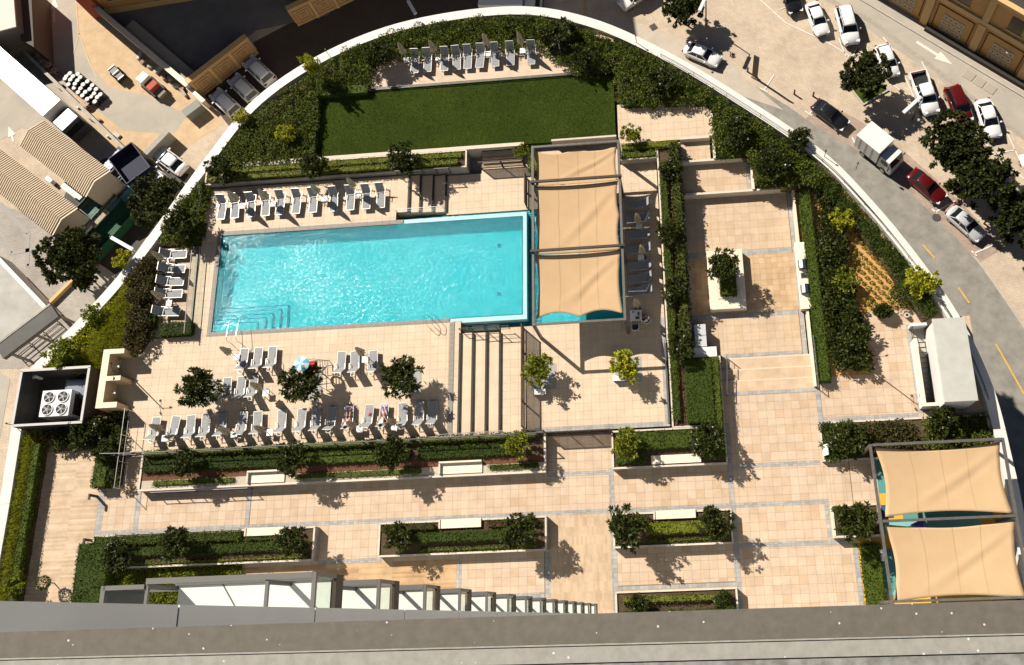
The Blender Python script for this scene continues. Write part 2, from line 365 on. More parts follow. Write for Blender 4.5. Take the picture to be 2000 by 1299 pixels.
def arrow(name, tail, tip, w=0.16, hw=0.55, hl=1.9):
    p, q = at(*tail, ZS), at(*tip, ZS); d = (q - p).normalized(); s = Vector((-d.y, d.x, 0)); e = q - d * hl
    b = MB(); b.add([(*x.xy, ZS + .034) for x in (p + s * w, p - s * w, e - s * w, e - s * hw, q, e + s * hw, e + s * w)], [tuple(range(7))]); struct(b.build(name, LINE))
arrow('road_arrow', (1790, 82), (1861, 127)); arrow('road_arrow', (106, 43), (106, -8), hl=1.8, hw=.5, w=.1); arrow('road_arrow', (27, 277), (17, 247), hl=1.4, hw=.45, w=.1)
# street on the upper right: pale lane beside the tan building, gutter line of grey setts
sheet('lane', [(1485, -40), (1640, -40), (1690, -20), (1815, 65), (2000, 180), (2040, 205), (2040, 300), (1935, 228), (1850, 165), (1720, 75), (1640, 15)], ASPHL, .006)
b = MB(); b.sheet(atl([(1400, 60), (1640, 190), (1640, 176), (1400, 48)], ZS), ZS + .005)
GUT = catmull([tuple(at(u, v, ZS))[:2] for u, v in [(1560, -30), (1640, 15), (1700, 45), (1760, 92), (1850, 158), (1935, 225), (2020, 290)]], 4)
o2 = offset(GUT, .5); k = len(GUT); b = MB()
b.add([(x, y, ZS + .028) for x, y in GUT] + [(x, y, ZS + .028) for x, y in o2], [(i, i + 1, k + i + 1, k + i) for i in range(k - 1)]); struct(b.build('gutter', M('gutter concrete', (0.30, 0.265, 0.215), (0.38, 0.335, 0.27), scale=2)))
sheet('grey_walk', [(1180, 30), (1330, 75), (1410, 110), (1470, 165), (1530, 215), (1400, 170), (1250, 75)], M('pale concrete', (0.42, 0.355, 0.285), (0.48, 0.41, 0.33), scale=1), .006)
# upper left: sand lot, worn road, courtyard
sheet('sandy_lot', [(140, -20), (175, -10), (372, 175), (440, 238), (345, 300), (250, 330), (200, 260), (150, 200), (130, 100)], SAND, .004)
sheet('side_road', [(60, -20), (148, -20), (152, 60), (182, 135), (215, 172), (300, 190), (365, 225), (340, 262), (240, 255), (190, 215), (120, 160), (80, 100)], ASPHL, .008)
sheet('side_road', [(-40, 80), (40, 85), (130, 195), (235, 310), (205, 330), (120, 260), (40, 250), (-40, 300)], ASPHL, .006)
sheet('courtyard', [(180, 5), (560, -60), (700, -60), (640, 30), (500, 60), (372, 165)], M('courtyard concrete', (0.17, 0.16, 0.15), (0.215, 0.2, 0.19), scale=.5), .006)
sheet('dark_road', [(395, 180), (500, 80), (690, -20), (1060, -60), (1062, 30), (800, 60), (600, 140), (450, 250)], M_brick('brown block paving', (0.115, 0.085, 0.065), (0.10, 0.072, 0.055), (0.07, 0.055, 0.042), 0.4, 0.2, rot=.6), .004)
sheet('yard', [(150, 330), (260, 290), (300, 330), (370, 340), (220, 560), (90, 460)], M('oily yard', (0.03, 0.026, 0.022), (0.055, 0.047, 0.04), scale=.6), .006)  # ground tone darkened to paint in the shadow of the sheds
mark('edge_line', [((148, -10), (153, 62)), ((153, 62), (178, 130)), ((178, 130), (190, 152)), ((155, 65), (143, 108))], 0.1, M('faded ochre paint', (0.58, 0.42, 0.22)))
sheet('grey_walk', [(-60, 380), (60, 420), (130, 470), (230, 540), (120, 680), (40, 720), (-60, 720)], GREYP, .006)
for pl in ([(0, 398), (55, 455), (53, 520), (85, 510)], [(0, 470), (22, 495), (75, 485)]):
    mark('inlay_line', list(zip(pl[:-1], pl[1:])), 0.45, M('grey inlay', (0.30, 0.275, 0.245)), .034)
sheet('ramp', [(-60, 690), (20, 740), (5, 830), (-10, 900), (-60, 950)], ASPHL, .008)
# ------------------------------------------------------------------ podium body and its white rim
RIMP = [(-51.15, -8), (-51.15, 0), (-51.1, 9.5), (-51.25, 18.9), (-44.5, 26.92), (-38.5, 36.75), (-34.6, 42.2), (-28.75, 46.2), (-21.75, 48.55), (-12.95, 49.1), (-6.45, 47.35), (-0.3, 43.6), (5.6, 38.85), (11.1, 33.8), (14.5, 29.2), (17.55, 24.0), (19.75, 19.2), (21.1, 14.3), (21.55, 9.3), (21.7, 5.0), (21.7, -8)]
rim = RIMP[:4] + catmull(RIMP[3:], 7)[1:]
b = MB(); b.prism([(x, y) for x, y in offset(rim, -0.05)], ZS, -1.2)
struct(b.build('podium', M('podium render', (0.62, 0.56, 0.47), (0.66, 0.6, 0.51), scale=.6)))
RIMW = M('white rim paint', (0.58, 0.56, 0.51), (0.66, 0.635, 0.585), scale=1.4, rough=0.55, stretch=(1, 1, 1), lo=.3, hi=.6)
def band(b, line, d0, d1, z0, z1):
    a, c = offset(line, d0), offset(line, d1); k = len(line)
    b.add([(x, y, z0) for x, y in a] + [(x, y, z1) for x, y in a] + [(x, y, z1) for x, y in c] + [(x, y, z0) for x, y in c],
          [f for i in range(k - 1) for f in ((i, i + 1, k + i + 1, k + i), (k + i, k + i + 1, 2 * k + i + 1, 2 * k + i), (2 * k + i, 2 * k + i + 1, 3 * k + i + 1, 3 * k + i))])
wall = thing('rim_wall', 'broad white parapet curving round the whole pool terrace', 'parapet')
seg = []
i0 = 0
L = 0.0
for i in range(1, len(rim)):
    L += math.dist(rim[i], rim[i - 1])
    if L > 3.4 or i == len(rim) - 1:
        part = rim[i0:i + 1]
        if i < len(rim) - 1:
            d = np.array(rim[i]) - np.array(rim[i - 1]); d = d / np.linalg.norm(d) * 0.012
            part = part[:-1] + [tuple(np.array(part[-1]) - d)]
        b = MB(); band(b, part, 0.03, -0.78, 0.9, 1.0); b.build('coping_panel', RIMW, wall); i0 = i; L = 0
b = MB(); band(b, rim, 0.0, -0.74, ZS + 14, 0.895); b.build('parapet_core', RIMW, wall)
rail = thing('rim_guard_rail', 'thin dark guard rail along the inner edge of the white parapet beside the road', 'railing')
part = [p for p in rim if p[0] > -1.0 and p[1] > 13]
b = MB(); ln = offset(part, -0.66); b.tube([(x, y, 1.42) for x, y in ln], 0.025, 5); b.build('top_rail', DARKM, rail)
b = MB(); ln = offset(part, -0.66); b.tube([(x, y, 1.2) for x, y in ln], 0.014, 4); b.build('lower_rail', DARKM, rail)
for i in range(0, len(part), 3):
    b = MB(); x, y = offset(part, -0.66)[i]; b.tube([(x, y, 1.0), (x, y, 1.42)], 0.02, 4); b.build('post', DARKM, rail)
# ------------------------------------------------------------------ tiled floors
def subtract(r, e):
    x0, x1, y0, y1 = r; a0, a1, c0, c1 = e
    if a0 >= x1 or a1 <= x0 or c0 >= y1 or c1 <= y0: return [r]
    o = []
    if a0 > x0: o.append((x0, a0, y0, y1))
    if a1 < x1: o.append((a1, x1, y0, y1))
    m0, m1 = max(x0, a0), min(x1, a1)
    if c0 > y0: o.append((m0, m1, y0, c0))
    if c1 < y1: o.append((m0, m1, c1, y1))
    return o
def cut(rects, ex):
    for e in ex:
        rects = [q for r in rects for q in subtract(r, e)]
    return rects
def floor(name, rects, ex, z, base, depth=1.0):
    b = MB()
    for x0, x1, y0, y1 in cut(rects, ex): b.box(x0, x1, y0, y1, z - depth, z - 0.006)
    return struct(b.build(name, base))
def tiles(parent, rects, ex, z, size, mat, limit=300, name='tile', gap=0.010, th=0.03):
    """slabs on a fixed grid; the nearest ones are objects, the rest one mesh"""
    full = []; odd = []
    sx, sy = size
    for r in cut(rects, ex):
        x0, x1, y0, y1 = r
        i = math.floor(x0 / sx + 1e-6)
        while i * sx < x1 - 1e-6:
            j = math.floor(y0 / sy + 1e-6)
            while j * sy < y1 - 1e-6:
                a0, a1, c0, c1 = max(x0, i * sx), min(x1, i * sx + sx), max(y0, j * sy), min(y1, j * sy + sy)
                if a1 - a0 > 0.05 and c1 - c0 > 0.05:
                    (full if (a1 - a0 > sx - 1e-4 and c1 - c0 > sy - 1e-4) else odd).append((a0, a1, c0, c1))
                j += 1
            i += 1
    full.sort(key=lambda t: t[0] ** 2 + t[2] ** 2)
    near, rest = full[:limit], full[limit:] + odd
    b = MB(); b.box(gap / 2 - sx / 2, sx / 2 - gap / 2, gap / 2 - sy / 2, sy / 2 - gap / 2, -th, 0); me = b.mesh(name, mat)
    for k, (a0, a1, c0, c1) in enumerate(near):
        o = link(name, me, parent); o.location = ((a0 + a1) / 2, (c0 + c1) / 2, z + 0.0015 * math.sin(k * 7.3))
    if rest:
        b = MB()
        for k, (a0, a1, c0, c1) in enumerate(rest):
            g2 = gap / 2; zz = z + 0.0015 * math.sin(k * 5.1)
            b.add([(a0 + g2, c0 + g2, zz), (a1 - g2, c0 + g2, zz), (a1 - g2, c1 - g2, zz), (a0 + g2, c1 - g2, zz),
                   (a0 + g2, c0 + g2, zz - th), (a1 - g2, c0 + g2, zz - th), (a1 - g2, c1 - g2, zz - th), (a0 + g2, c1 - g2, zz - th)],
                  [(0, 1, 2, 3), (0, 4, 5, 1), (1, 5, 6, 2), (2, 6, 7, 3), (3, 7, 4, 0)])
        o = b.build(name + 's', mat, parent); o['kind'] = 'stuff'
# plaza with its grey granite bands
WD = [(-48.8, -44.1, -6, 13.4), (-10.35, -6.1, -6, 7.05), (-32.5, -17.0, 0.6, 4.35), (0.7, 8.5, 21.35, 25.9)]
bands = [(-43.6, 8.8, 7.05, 7.35), (-44.1, -43.6, 6.9, 10.3), (-41.2, -40.8, 7.35, 10.0), (-32.7, -32.35, 7.35, 10.0), (-27, -22.4, 4.36, 4.65), (-17.0, -16.65, 2.0, 4.4),
         (-16.65, -10.75, 1.55, 1.9), (-10.75, -10.35, 1.55, 4.6), (-6.1, -5.7, -4, 7.05), (-6.1, -5.75, 7.35, 10.2), (-5.7, 2.3, 1.85, 2.15), (2.3, 2.7, -4, 7.05), (2.3, 2.65, 7.35, 13.0), (2.7, 8.8, 9.75, 10.05),
         (2.7, 10.4, 4.3, 4.62), (8.8, 9.1, 4.62, 7.35), (9.0, 9.35, 10.05, 17.6), (9.35, 16.0, 12.72, 13.05), (15.98, 16.32, 13.05, 19.6), (10.4, 10.75, -4, 4.3), (-10.5, -6.1, 9.75, 10.05), (2.65, 9.0, 14.95, 15.25)]
plan = [(-44.1, 10.75, -4, 12.7), (2.3, 9.0, 12.7, 15.25), (9.0, 16.35, 12.7, 20.9), (10.75, 12.6, 4.6, 9.9), (-51, -44.1, -8, 20)]
pz = floor('plaza', plan, [], PL, GROUT)
tiles(pz, plan[:4], WD + bands, PL, (0.6, 0.6), T_plaza, gap=.012)
grey = struct(MB().box(0, 0.01, 0, 0.01, -.5, -.49).build('granite_bands', GROUT))
tiles(grey, bands, [], PL + .002, (0.3, 0.3), T_grey, limit=300, name='sett')
for nm, r, mt in (('timber_deck', WD[0], WOODL), ('sett_walk', WD[1], WOODV), ('timber_terrace', WD[2], WOODO)):
    b = MB(); b.box(*r, -.2, PL + .004); struct(b.build(nm, mt))
# pool deck, lounge deck, lower deck
POOL = (-36.5, -12.2, 21.95, 30.0)
pool_r = [(-42.2, -16.9, 12.95, 21.7), (-38.1, -36.5, 21.7, 34.2), (-36.5, -22.3, 30.0, 34.2)]
pd = floor('pool_deck', pool_r, [], PD, GROUT, 1.6)
CO = [(-36.85, -36.5, 21.6, 30.35), (-36.5, -17.8, 21.6, 21.95), (-36.5, -21.7, 30.0, 30.35), (-17.75, -17.35, 12.95, 21.6)]
tiles(pd, pool_r, CO + [(-36.5, -17.8, 21.6, 22)], PD, (0.6, 0.6), T_pool)
cop = struct(MB().box(-36.6, -36.59, 21.7, 21.71, .3, .31).build('pool_coping', COPE))
tiles(cop, CO, [], PD + .006, (0.6, 0.35), COPE, limit=120, name='coping_stone')
b = MB(); b.box(-41.6, -38.15, 21.8, 29.2, -.4, PD + .004); struct(b.build('lounge_deck', WOODD))
b = MB(); b.box(-25.3, -4.5, 42.35, 45.9, -.4, PD + .002); struct(b.build('upper_lounge_deck', M_tile('upper deck boards', [(0.58, 0.43, 0.31), (0.63, 0.48, 0.35), (0.55, 0.40, 0.28)], (1.9, 0.14), dirt=.2)))
low_r = [(-13.95, -1.55, 13.0, 21.2), (-4.45, -1.55, 21.2, 34.1), (-18.4, -11.85, 30.75, 34.2), (-11.85, -4.45, 30.75, 36.2), (-15.6, -11.85, 34.2, 36.2)]
ld = floor('lower_deck', low_r, [], PL, GROUT)
GB = [(-11.5, -1.55, 13.0, 13.35), (-1.9, -1.55, 13.35, 21.2)]
tiles(ld, low_r, GB, PL, (0.6, 0.6), T_pool)
tiles(grey, GB, [], PL + .002, (0.3, 0.3), T_grey, limit=0, name='sett')
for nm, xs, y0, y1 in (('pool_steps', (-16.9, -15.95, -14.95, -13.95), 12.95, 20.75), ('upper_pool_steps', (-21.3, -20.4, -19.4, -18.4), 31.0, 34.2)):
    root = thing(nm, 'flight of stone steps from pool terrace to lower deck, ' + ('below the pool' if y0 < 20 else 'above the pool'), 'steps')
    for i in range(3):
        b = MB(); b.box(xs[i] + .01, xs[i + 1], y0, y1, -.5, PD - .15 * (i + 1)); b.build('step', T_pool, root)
        b = MB(); b.box(xs[i + 1] - .13, xs[i + 1] + .03, y0, y1, PD - .15 * (i + 1) - .02, PD - .15 * (i + 1) + .004); b.build('nosing', M('step nosing', (0.035, 0.03, 0.025)), root)  # near-black edge strips, widened to paint in the shadows of the risers
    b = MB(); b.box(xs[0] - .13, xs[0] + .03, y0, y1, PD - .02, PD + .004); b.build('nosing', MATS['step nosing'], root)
b = MB(); b.box(-22.3, -21.3, 31.0, 34.2, -.5, PD); struct(b.build('upper_landing', T_pool))
# lawn and terrace
LAWN = (-29.55, -4.65, 36.25, 42.2)
GRASSM = M('mown grass', (0.036, 0.056, 0.007), (0.052, 0.076, 0.010), scale=.35, rough=0.9, detail=10, spec=.1, bump=.5, bscale=40)
b = MB(); b.box(*LAWN, -.4, PD); struct(b.build('lawn', GRASSM))
def grass_mesh(rect, z, n, hgt, mat):
    x = RNG.uniform(rect[0], rect[1], n); y = RNG.uniform(rect[2], rect[3], n); a = RNG.uniform(0, 2 * PI, n); h = hgt * RNG.uniform(.5, 1.2, n); w = .015
    tilt = RNG.normal(0, .5, (n, 2)) * h[:, None]
    V = np.zeros((n, 3, 3)); V[:, 0] = np.c_[x - np.cos(a) * w, y - np.sin(a) * w, np.full(n, z)]; V[:, 1] = np.c_[x + np.cos(a) * w, y + np.sin(a) * w, np.full(n, z)]
    V[:, 2] = np.c_[x + tilt[:, 0], y + tilt[:, 1], z + h]
    return quads_mesh('grass', V, mat)
GL = M_leaf('grass blade', [(0.042, 0.068, 0.008), (0.066, 0.10, 0.012), (0.054, 0.084, 0.010)], rough=.6, trans=.2, spec=.1)
tag(link('grass', grass_mesh(LAWN, PD, 150000, .04, GL)), 'short mown grass of the rectangular lawn', 'grass', kind='stuff')
ter = floor('terrace', [(-4.45, 3.0, 35.65, 39.2)], [], PD, GROUT)
tiles(ter, [(-4.45, 3.0, 35.65, 39.2)], [], PD, (0.6, 0.6), T_pool)
ex = [(.45, 2.75, 33.75, 35.65), (.45, 5.85, 31.0, 33.75), (.45, 8.8, 17.85, 31.0)]
b1 = floor('upper_landing', [ex[0]], [], .25, GROUT); tiles(b1, [ex[0]], [], .25, (0.6, 0.6), T_court)
b1 = floor('middle_landing', [ex[1]], [], -.1, GROUT); tiles(b1, [ex[1]], [(5.45, 5.85, 31, 33.75)], -.1, (0.6, 0.6), T_court); tiles(grey, [(5.45, 5.85, 31, 33.75)], [], -.098, (0.3, 0.3), T_grey, limit=0, name='sett')
cb = [(.45, 8.45, 25.95, 26.35), (.45, 8.45, 21.0, 21.35), (2.7, 8.45, 17.85, 18.2), (8.45, 8.8, 17.85, 31.0)]
b1 = floor('sunken_court', [ex[2]], [], CT, GROUT, .6)
tiles(b1, [ex[2]], cb + [WD[3]], CT, (0.6, 0.6), T_court); tiles(grey, cb, [], CT + .002, (0.3, 0.3), T_grey, limit=0, name='sett')
tiles(b1, [WD[3]], [], CT, (0.45, 0.45), M_tile('warm setts', [(0.50, 0.34, 0.195), (0.55, 0.385, 0.235), (0.46, 0.30, 0.165)], (0.45, 0.45), dirt=.22), limit=0, name='warm_tile')
st = thing('court_steps', 'three shallow stone steps rising from the sunken court to the plaza', 'steps')
for i in range(3):
    b = MB(); b.box(2.3, 9.0, 15.25, 17.85 - .88 * i, -.9, CT + .15 * (i + 1) - (0.004 if i == 2 else 0)); b.build('step', T_court, st)
    b = MB(); b.box(2.7, 8.95, 17.75 - .88 * i, 17.86 - .88 * i, -.9, CT + .15 * (i + 1) + .004); b.build('nosing', M('pale step edge', (0.60, 0.475, 0.345)), st)
lp = [('y', .45, 5.85, 33.75, .5), ('y', .45, 8.8, 31.0, .3), ('x', 31.0, 33.75, 5.85, .5), ('x', 26.4, 31.0, 8.85, .35), ('x', 15.3, 21.1, 9.0, .3), ('y', .45, 2.8, 35.65, .75), ('x', 33.75, 39.2, 3.05, .75)]
names = ['low pale wall across the middle landing of the court', 'long low pale wall at the head of the sunken court', 'low pale wall on the right of the middle landing', 'low white wall beside the hedge right of the court above the grill counter', 'low white wall below the grill counter, along the hedge', 'low wall between the terrace and the small upper landing', 'low wall between the bare terrace and the rim shrubs']
for (ax, a0, a1, c, h), nm in zip(lp, names):
    b = MB()
    if ax == 'y': b.box(a0, a1, c - .09, c + .09, -1, h)
    else: b.box(c - .09, c + .09, a0, a1, -1, h)
    tag(b.build('low_wall', CREAM if ax == 'x' else STONEW), nm, 'wall')
# ------------------------------------------------------------------ pool
PTILE = M_tile('pool mosaic', [(0.17, 0.54, 0.57), (0.21, 0.60, 0.63), (0.19, 0.57, 0.60)], (0.3, 0.3), dirt=0.10)
PEDGE = M('pool edge tile', (0.34, 0.57, 0.61), (0.40, 0.62, 0.66), scale=4, rough=.4)
x0, x1, y0, y1 = POOL
b = MB(); b.add([(x0, y0, -.42), (x1, y0, -.42), (x1, y1, -.42), (x0, y1, -.42), (x0, y0, .58), (x1, y0, .58), (x1, y1, .58), (x0, y1, .58)],
                [(0, 1, 2, 3), (0, 4, 5, 1), (1, 5, 6, 2), (2, 6, 7, 3), (3, 7, 4, 0)])
struct(b.build('pool_basin', PTILE))
b = MB()
for r in ((-12.2, -11.86, 21.55, 30.35), (-21.7, -12.2, 30.0, 30.35), (-17.8, -12.2, 21.55, 21.95)): b.box(*r, -1, .535)
struct(b.build('overflow_edge', PEDGE))
WATER = M_water('pool water', (0.42, 0.93, 0.97))
b = MB(); b.sheet([(x0, y0), (x1, y0), (x1, y1), (x0, y1)], .545); struct(b.build('water', WATER))
b = MB(); b.box(-11.85, -4.5, 21.25, 30.7, -1, -.55)
b.box(-17.8, -11.85, 21.2, 21.5, -1, -.5); b.box(-21.7, -11.85, 30.4, 30.72, -1, -.5); struct(b.build('lower_basin', PTILE))
b = MB(); b.sheet([(-11.85, 21.2), (-4.5, 21.2), (-4.5, 30.72), (-11.85, 30.72)], -.08); b.sheet([(-17.8, 21.2), (-11.85, 21.2), (-11.85, 21.55), (-17.8, 21.55)], -.08); b.sheet([(-21.7, 30.35), (-11.85, 30.35), (-11.85, 30.72), (-21.7, 30.72)], -.08)
struct(b.build('lower_water', WATER))
ps = thing('submerged_steps', 'blue-edged steps under water in the lower left pool corner', 'steps')
for i in range(5):
    xx, yy = -36.48, 21.97; wd = 5.6 - .52 * i; dp = 2.15 - .36 * i
    b = MB(); b.box(xx, xx + wd, yy, yy + dp, -.42 + .15 * i, -.27 + .15 * i); b.build('step', PTILE, ps)
    b = MB(); b.box(xx, xx + wd, yy + dp - .07, yy + dp + .012, -.28 + .15 * i, -.265 + .15 * i); b.box(xx + wd - .07, xx + wd + .012, yy, yy + dp - .07, -.28 + .15 * i, -.265 + .15 * i)
    b.build('edge_tile', M('navy edge tile', (0.02, 0.10, 0.22)), ps)
for p in ((975, 480), (975, 574)):
    q = at(*p, -.4); b = MB(); b.box(q.x - .16, q.x + .16, q.y - .16, q.y + .16, -.43, -.41)
    tag(b.build('floor_drain', M('drain grate', (0.05, 0.12, 0.16))), 'square dark drain in the pool floor, the ' + ('upper' if p[1] < 500 else 'lower') + ' of two', 'drain', 'drains in the pool floor')
for sx, sw, yy in ((-17.3, .8, 21.33), (-16.2, .9, 21.33), (-15.0, .9, 21.33), (-21.2, .9, 30.52), (-20.0, 1.0, 30.52), (-18.7, .9, 30.52)):
    b = MB(); b.box(sx, sx + sw, yy - .14, yy + .14, -.6, -.02); struct(b.build('catch_channel', PEDGE))
# ------------------------------------------------------------------ foliage
L_dark = M_leaf('dark glossy leaf', [(0.012, 0.019, 0.004), (0.028, 0.038, 0.007), (0.048, 0.060, 0.010), (0.09, 0.098, 0.018)], rough=.5, spec=.14)
L_hedge = M_leaf('clipped hedge leaf', [(0.024, 0.040, 0.006), (0.050, 0.074, 0.010), (0.085, 0.118, 0.015)], rough=.6, spec=.12)
L_mix = M_leaf('rim shrub leaf', [(0.026, 0.044, 0.006), (0.060, 0.085, 0.011), (0.105, 0.135, 0.018), (0.17, 0.175, 0.026)], rough=.6, spec=.12)
L_yel = M_leaf('yellow green leaf', [(0.10, 0.13, 0.010), (0.26, 0.28, 0.016), (0.42, 0.40, 0.022), (0.52, 0.48, 0.04)], rough=.6, trans=.3, spec=.15)
L_lime = M_leaf('lime leaf', [(0.06, 0.085, 0.010), (0.16, 0.185, 0.016), (0.30, 0.305, 0.028)], rough=.6, trans=.3, spec=.15)
L_grass = M_leaf('long grass blade', [(0.07, 0.095, 0.010), (0.22, 0.24, 0.018), (0.38, 0.38, 0.03), (0.50, 0.47, 0.045)], rough=.6, trans=.3)
L_red = M_leaf('coppery leaf', [(0.020, 0.032, 0.007), (0.048, 0.060, 0.012), (0.085, 0.045, 0.022), (0.10, 0.10, 0.025)], rough=.6, spec=.15)
L_street = M_leaf('street tree leaf', [(0.010, 0.016, 0.004), (0.024, 0.034, 0.007), (0.045, 0.055, 0.012), (0.075, 0.078, 0.017)], rough=.6, spec=.15)
L_flower = M_leaf('white blossom', [(0.75, 0.73, 0.66), (0.8, 0.78, 0.72)], rough=.6)
TRUNK = M('grey bark', (0.14, 0.10, 0.07), (0.20, 0.15, 0.11), scale=12, rough=.9)
def leaves(P, D, Ln, Wd, roll=None):
    """rhombic leaves: base P, direction D (unit), length, width"""
    N = len(P); up = RNG.normal(0, 1, (N, 3)) * .55 + np.array([0, 0, 1.0])
    s = np.cross(D, up); s /= np.linalg.norm(s, axis=1)[:, None] + 1e-9
    V = np.zeros((N, 4, 3)); Ln = np.broadcast_to(Ln, N)[:, None]; Wd = np.broadcast_to(Wd, N)[:, None]
    droop = np.array([0, 0, -.12]) * Ln
    V[:, 0] = P; V[:, 1] = P + D * Ln * .5 + s * Wd * .5; V[:, 2] = P + D * Ln + droop; V[:, 3] = P + D * Ln * .5 - s * Wd * .5
    return V
def unit(v): return v / (np.linalg.norm(v, axis=1)[:, None] + 1e-9)
def hedge_quads(x0, x1, y0, y1, z0, z1, dens=170, leaf=.11, rough=.045):
    out = []; h = z1 - z0
    faces = [((x0, x1), (y0, y1), None, (0, 0, 1)), ((x0, x1), None, (z0, z1), (0, -1, 0)), ((x0, x1), None, (z0, z1), (0, 1, 0)), (None, (y0, y1), (z0, z1), (-1, 0, 0)), (None, (y0, y1), (z0, z1), (1, 0, 0))]
    for fx, fy, fz, nn in faces:
        ar = 1.0
        for q in (fx, fy, fz):
            if q: ar *= q[1] - q[0]
        n = max(8, int(ar * dens * (1 if nn[2] else .7)))
        P = np.zeros((n, 3))
        for k, (q, lo, hi) in enumerate(((fx, x0, x1), (fy, y0, y1), (fz, z0, z1))):
            P[:, k] = RNG.uniform(*q, n) if q else (hi if nn[k] > 0 else lo)
        P += np.array(nn) * RNG.normal(-.03, rough, (n, 1))
        bump = .05 * np.sin(P[:, 0] * 2.3 + P[:, 2] * 4) * np.cos(P[:, 1] * 2.1 + P[:, 2] * 3)
        P += np.array(nn) * bump[:, None]
        D = unit(RNG.normal(0, .8, (n, 3)) + np.array(nn) * .55)
        out.append(leaves(P - D * leaf * .4, D, leaf * RNG.uniform(.7, 1.4, n), leaf * RNG.uniform(.45, .75, n)))
    e = .07
    c = [(x0 + e, y0 + e), (x1 - e, y0 + e), (x1 - e, y1 - e), (x0 + e, y1 - e)]; zt = z1 - .09
    core = [[(*p, zt) for p in c]] + [[(*c[i], z0), (*c[(i + 1) % 4], z0), (*c[(i + 1) % 4], zt), (*c[i], zt)] for i in range(4)]
    out.append(np.array(core)); return np.concatenate(out)
def hedge(r, z0, z1, label, mat=None, group=None, **k):
    o = link('hedge', quads_mesh('hedge', hedge_quads(*r, z0, z1, **k), mat or L_hedge)); return tag(o, label, 'hedge', group)
def clump_quads(poly, z0, h, cr=.42, n_leaf=78, leaf=.17, var=.45, asp=.5):
    xs = [p[0] for p in poly]; ys = [p[1] for p in poly]; out = []
    st = cr * 1.02; x = min(xs)
    cs = []
    while x < max(xs):
        y = min(ys)
        while y < max(ys):
            px, py = x + RNG.uniform(-.4, .4) * st, y + RNG.uniform(-.4, .4) * st
            if inside(poly, px, py): cs.append((px, py))
            y += st
        x += st
    for px, py in cs:
        r = cr * RNG.uniform(.75, 1.3); hh = h * (1 - var + var * 2 * RNG.random() * .8); n = int(n_leaf * r / cr)
        d = RNG.normal(0, 1, (n, 3)); d[:, 2] = np.abs(d[:, 2]); d = unit(d)
        P = np.array([px, py, z0 + max(.05, hh - r * .8)]) + d * np.array([r, r, r * .8]) * RNG.uniform(.55, 1.0, (n, 1))
        D = unit(d * .7 + RNG.normal(0, .6, (n, 3)))
        out.append(leaves(P, D, leaf * RNG.uniform(.7, 1.4, n), leaf * asp * RNG.uniform(.8, 1.3, n)))
    return np.concatenate(out) if out else np.zeros((1, 4, 3))
def shrub_bed(px, z0, h, label, mat, ground=SOIL, cat='shrubs', **k):
    poly = atl(px, z0 + h * .8) if max(abs(c) for p in px for c in p) > 60 else px
    b = MB(); b.prism(poly, z0 - .8, z0); struct(b.build('planting_bed', ground))
    o = link('shrub_mass', quads_mesh('shrub_mass', clump_quads(poly, z0, h, **k), mat)); return tag(o, label, cat, kind='stuff')
def crown_variant(seed, R, Hh, n_ros, per, Ll, Lw, mat, flowers=0, open_=.55):
    """leaf rosettes at branch ends filling an uneven crown, plus trunk and limbs; origin at the trunk foot, crown centre at height Hh"""
    global RNG
    keep = RNG; RNG = np.random.default_rng(seed)
    lobes = [(np.array([0, 0, Hh + .12 * R]), R * .62)]
    for q in range(7):
        th = q * 2 * PI / 7 + RNG.uniform(-.3, .3); rd = R * RNG.uniform(.38, .56)
        lobes.append((np.array([rd * math.cos(th), rd * math.sin(th), Hh + RNG.uniform(-.32, .25) * R]), R * RNG.uniform(.24, .52)))
    cen = []
    while len(cen) < n_ros:
        c, r = lobes[RNG.integers(len(lobes))]
        d = RNG.normal(0, 1, 3); d /= np.linalg.norm(d)
        cen.append(c + d * r * RNG.uniform(open_, 1.0) * np.array([1, 1, .75]))
    for q in range(n_ros // 9):
        th = RNG.uniform(0, 2 * PI); el = RNG.uniform(-.3, .7); rr0 = R * RNG.uniform(.88, 1.12)
        for _ in range(3): cen.append(np.array([rr0 * math.cos(th) * math.cos(el), rr0 * math.sin(th) * math.cos(el), Hh + rr0 * .8 * math.sin(el)]) + RNG.normal(0, .1, 3))
    cen = np.array(cen); out = []; fl = []
    mid = np.array([0, 0, Hh - R * .35])
    for c in cen:
        ax = c - mid; ax /= np.linalg.norm(ax)
        d = unit(RNG.normal(0, 1, (per, 3)) + ax * .7)
        P = c + d * .04
        out.append(leaves(P, d, Ll * RNG.uniform(.7, 1.25, per), Lw * RNG.uniform(.75, 1.2, per)))
        if flowers and RNG.random() < flowers:
            m5 = 6; d2 = unit(RNG.normal(0, 1, (m5, 3)) + ax * .8)
            fl.append(leaves(c + ax * .16 + d2 * .03, d2, .13, .11))
    crown = quads_mesh('crown', np.concatenate(out), mat)
    b = MB(); fork = (0, 0, Hh - R * .75)
    b.tube([(0, 0, 0), (.03, .02, (Hh - R * .75) * .5), fork], [.11 * R / 1.7, .09 * R / 1.7, .075 * R / 1.7], 7)
    for c, r in lobes:
        e = c - np.array([0, 0, r * .15]); mdl = (np.array(fork) + e) / 2 + RNG.normal(0, .1, 3)
        b.tube([fork, mdl, e], [.055, .04, .02], 5)
    trunk = b.mesh('trunk', TRUNK, True)
    fm = quads_mesh('blossoms', np.concatenate(fl), L_flower) if fl else None
    RNG = keep; return trunk, crown, fm
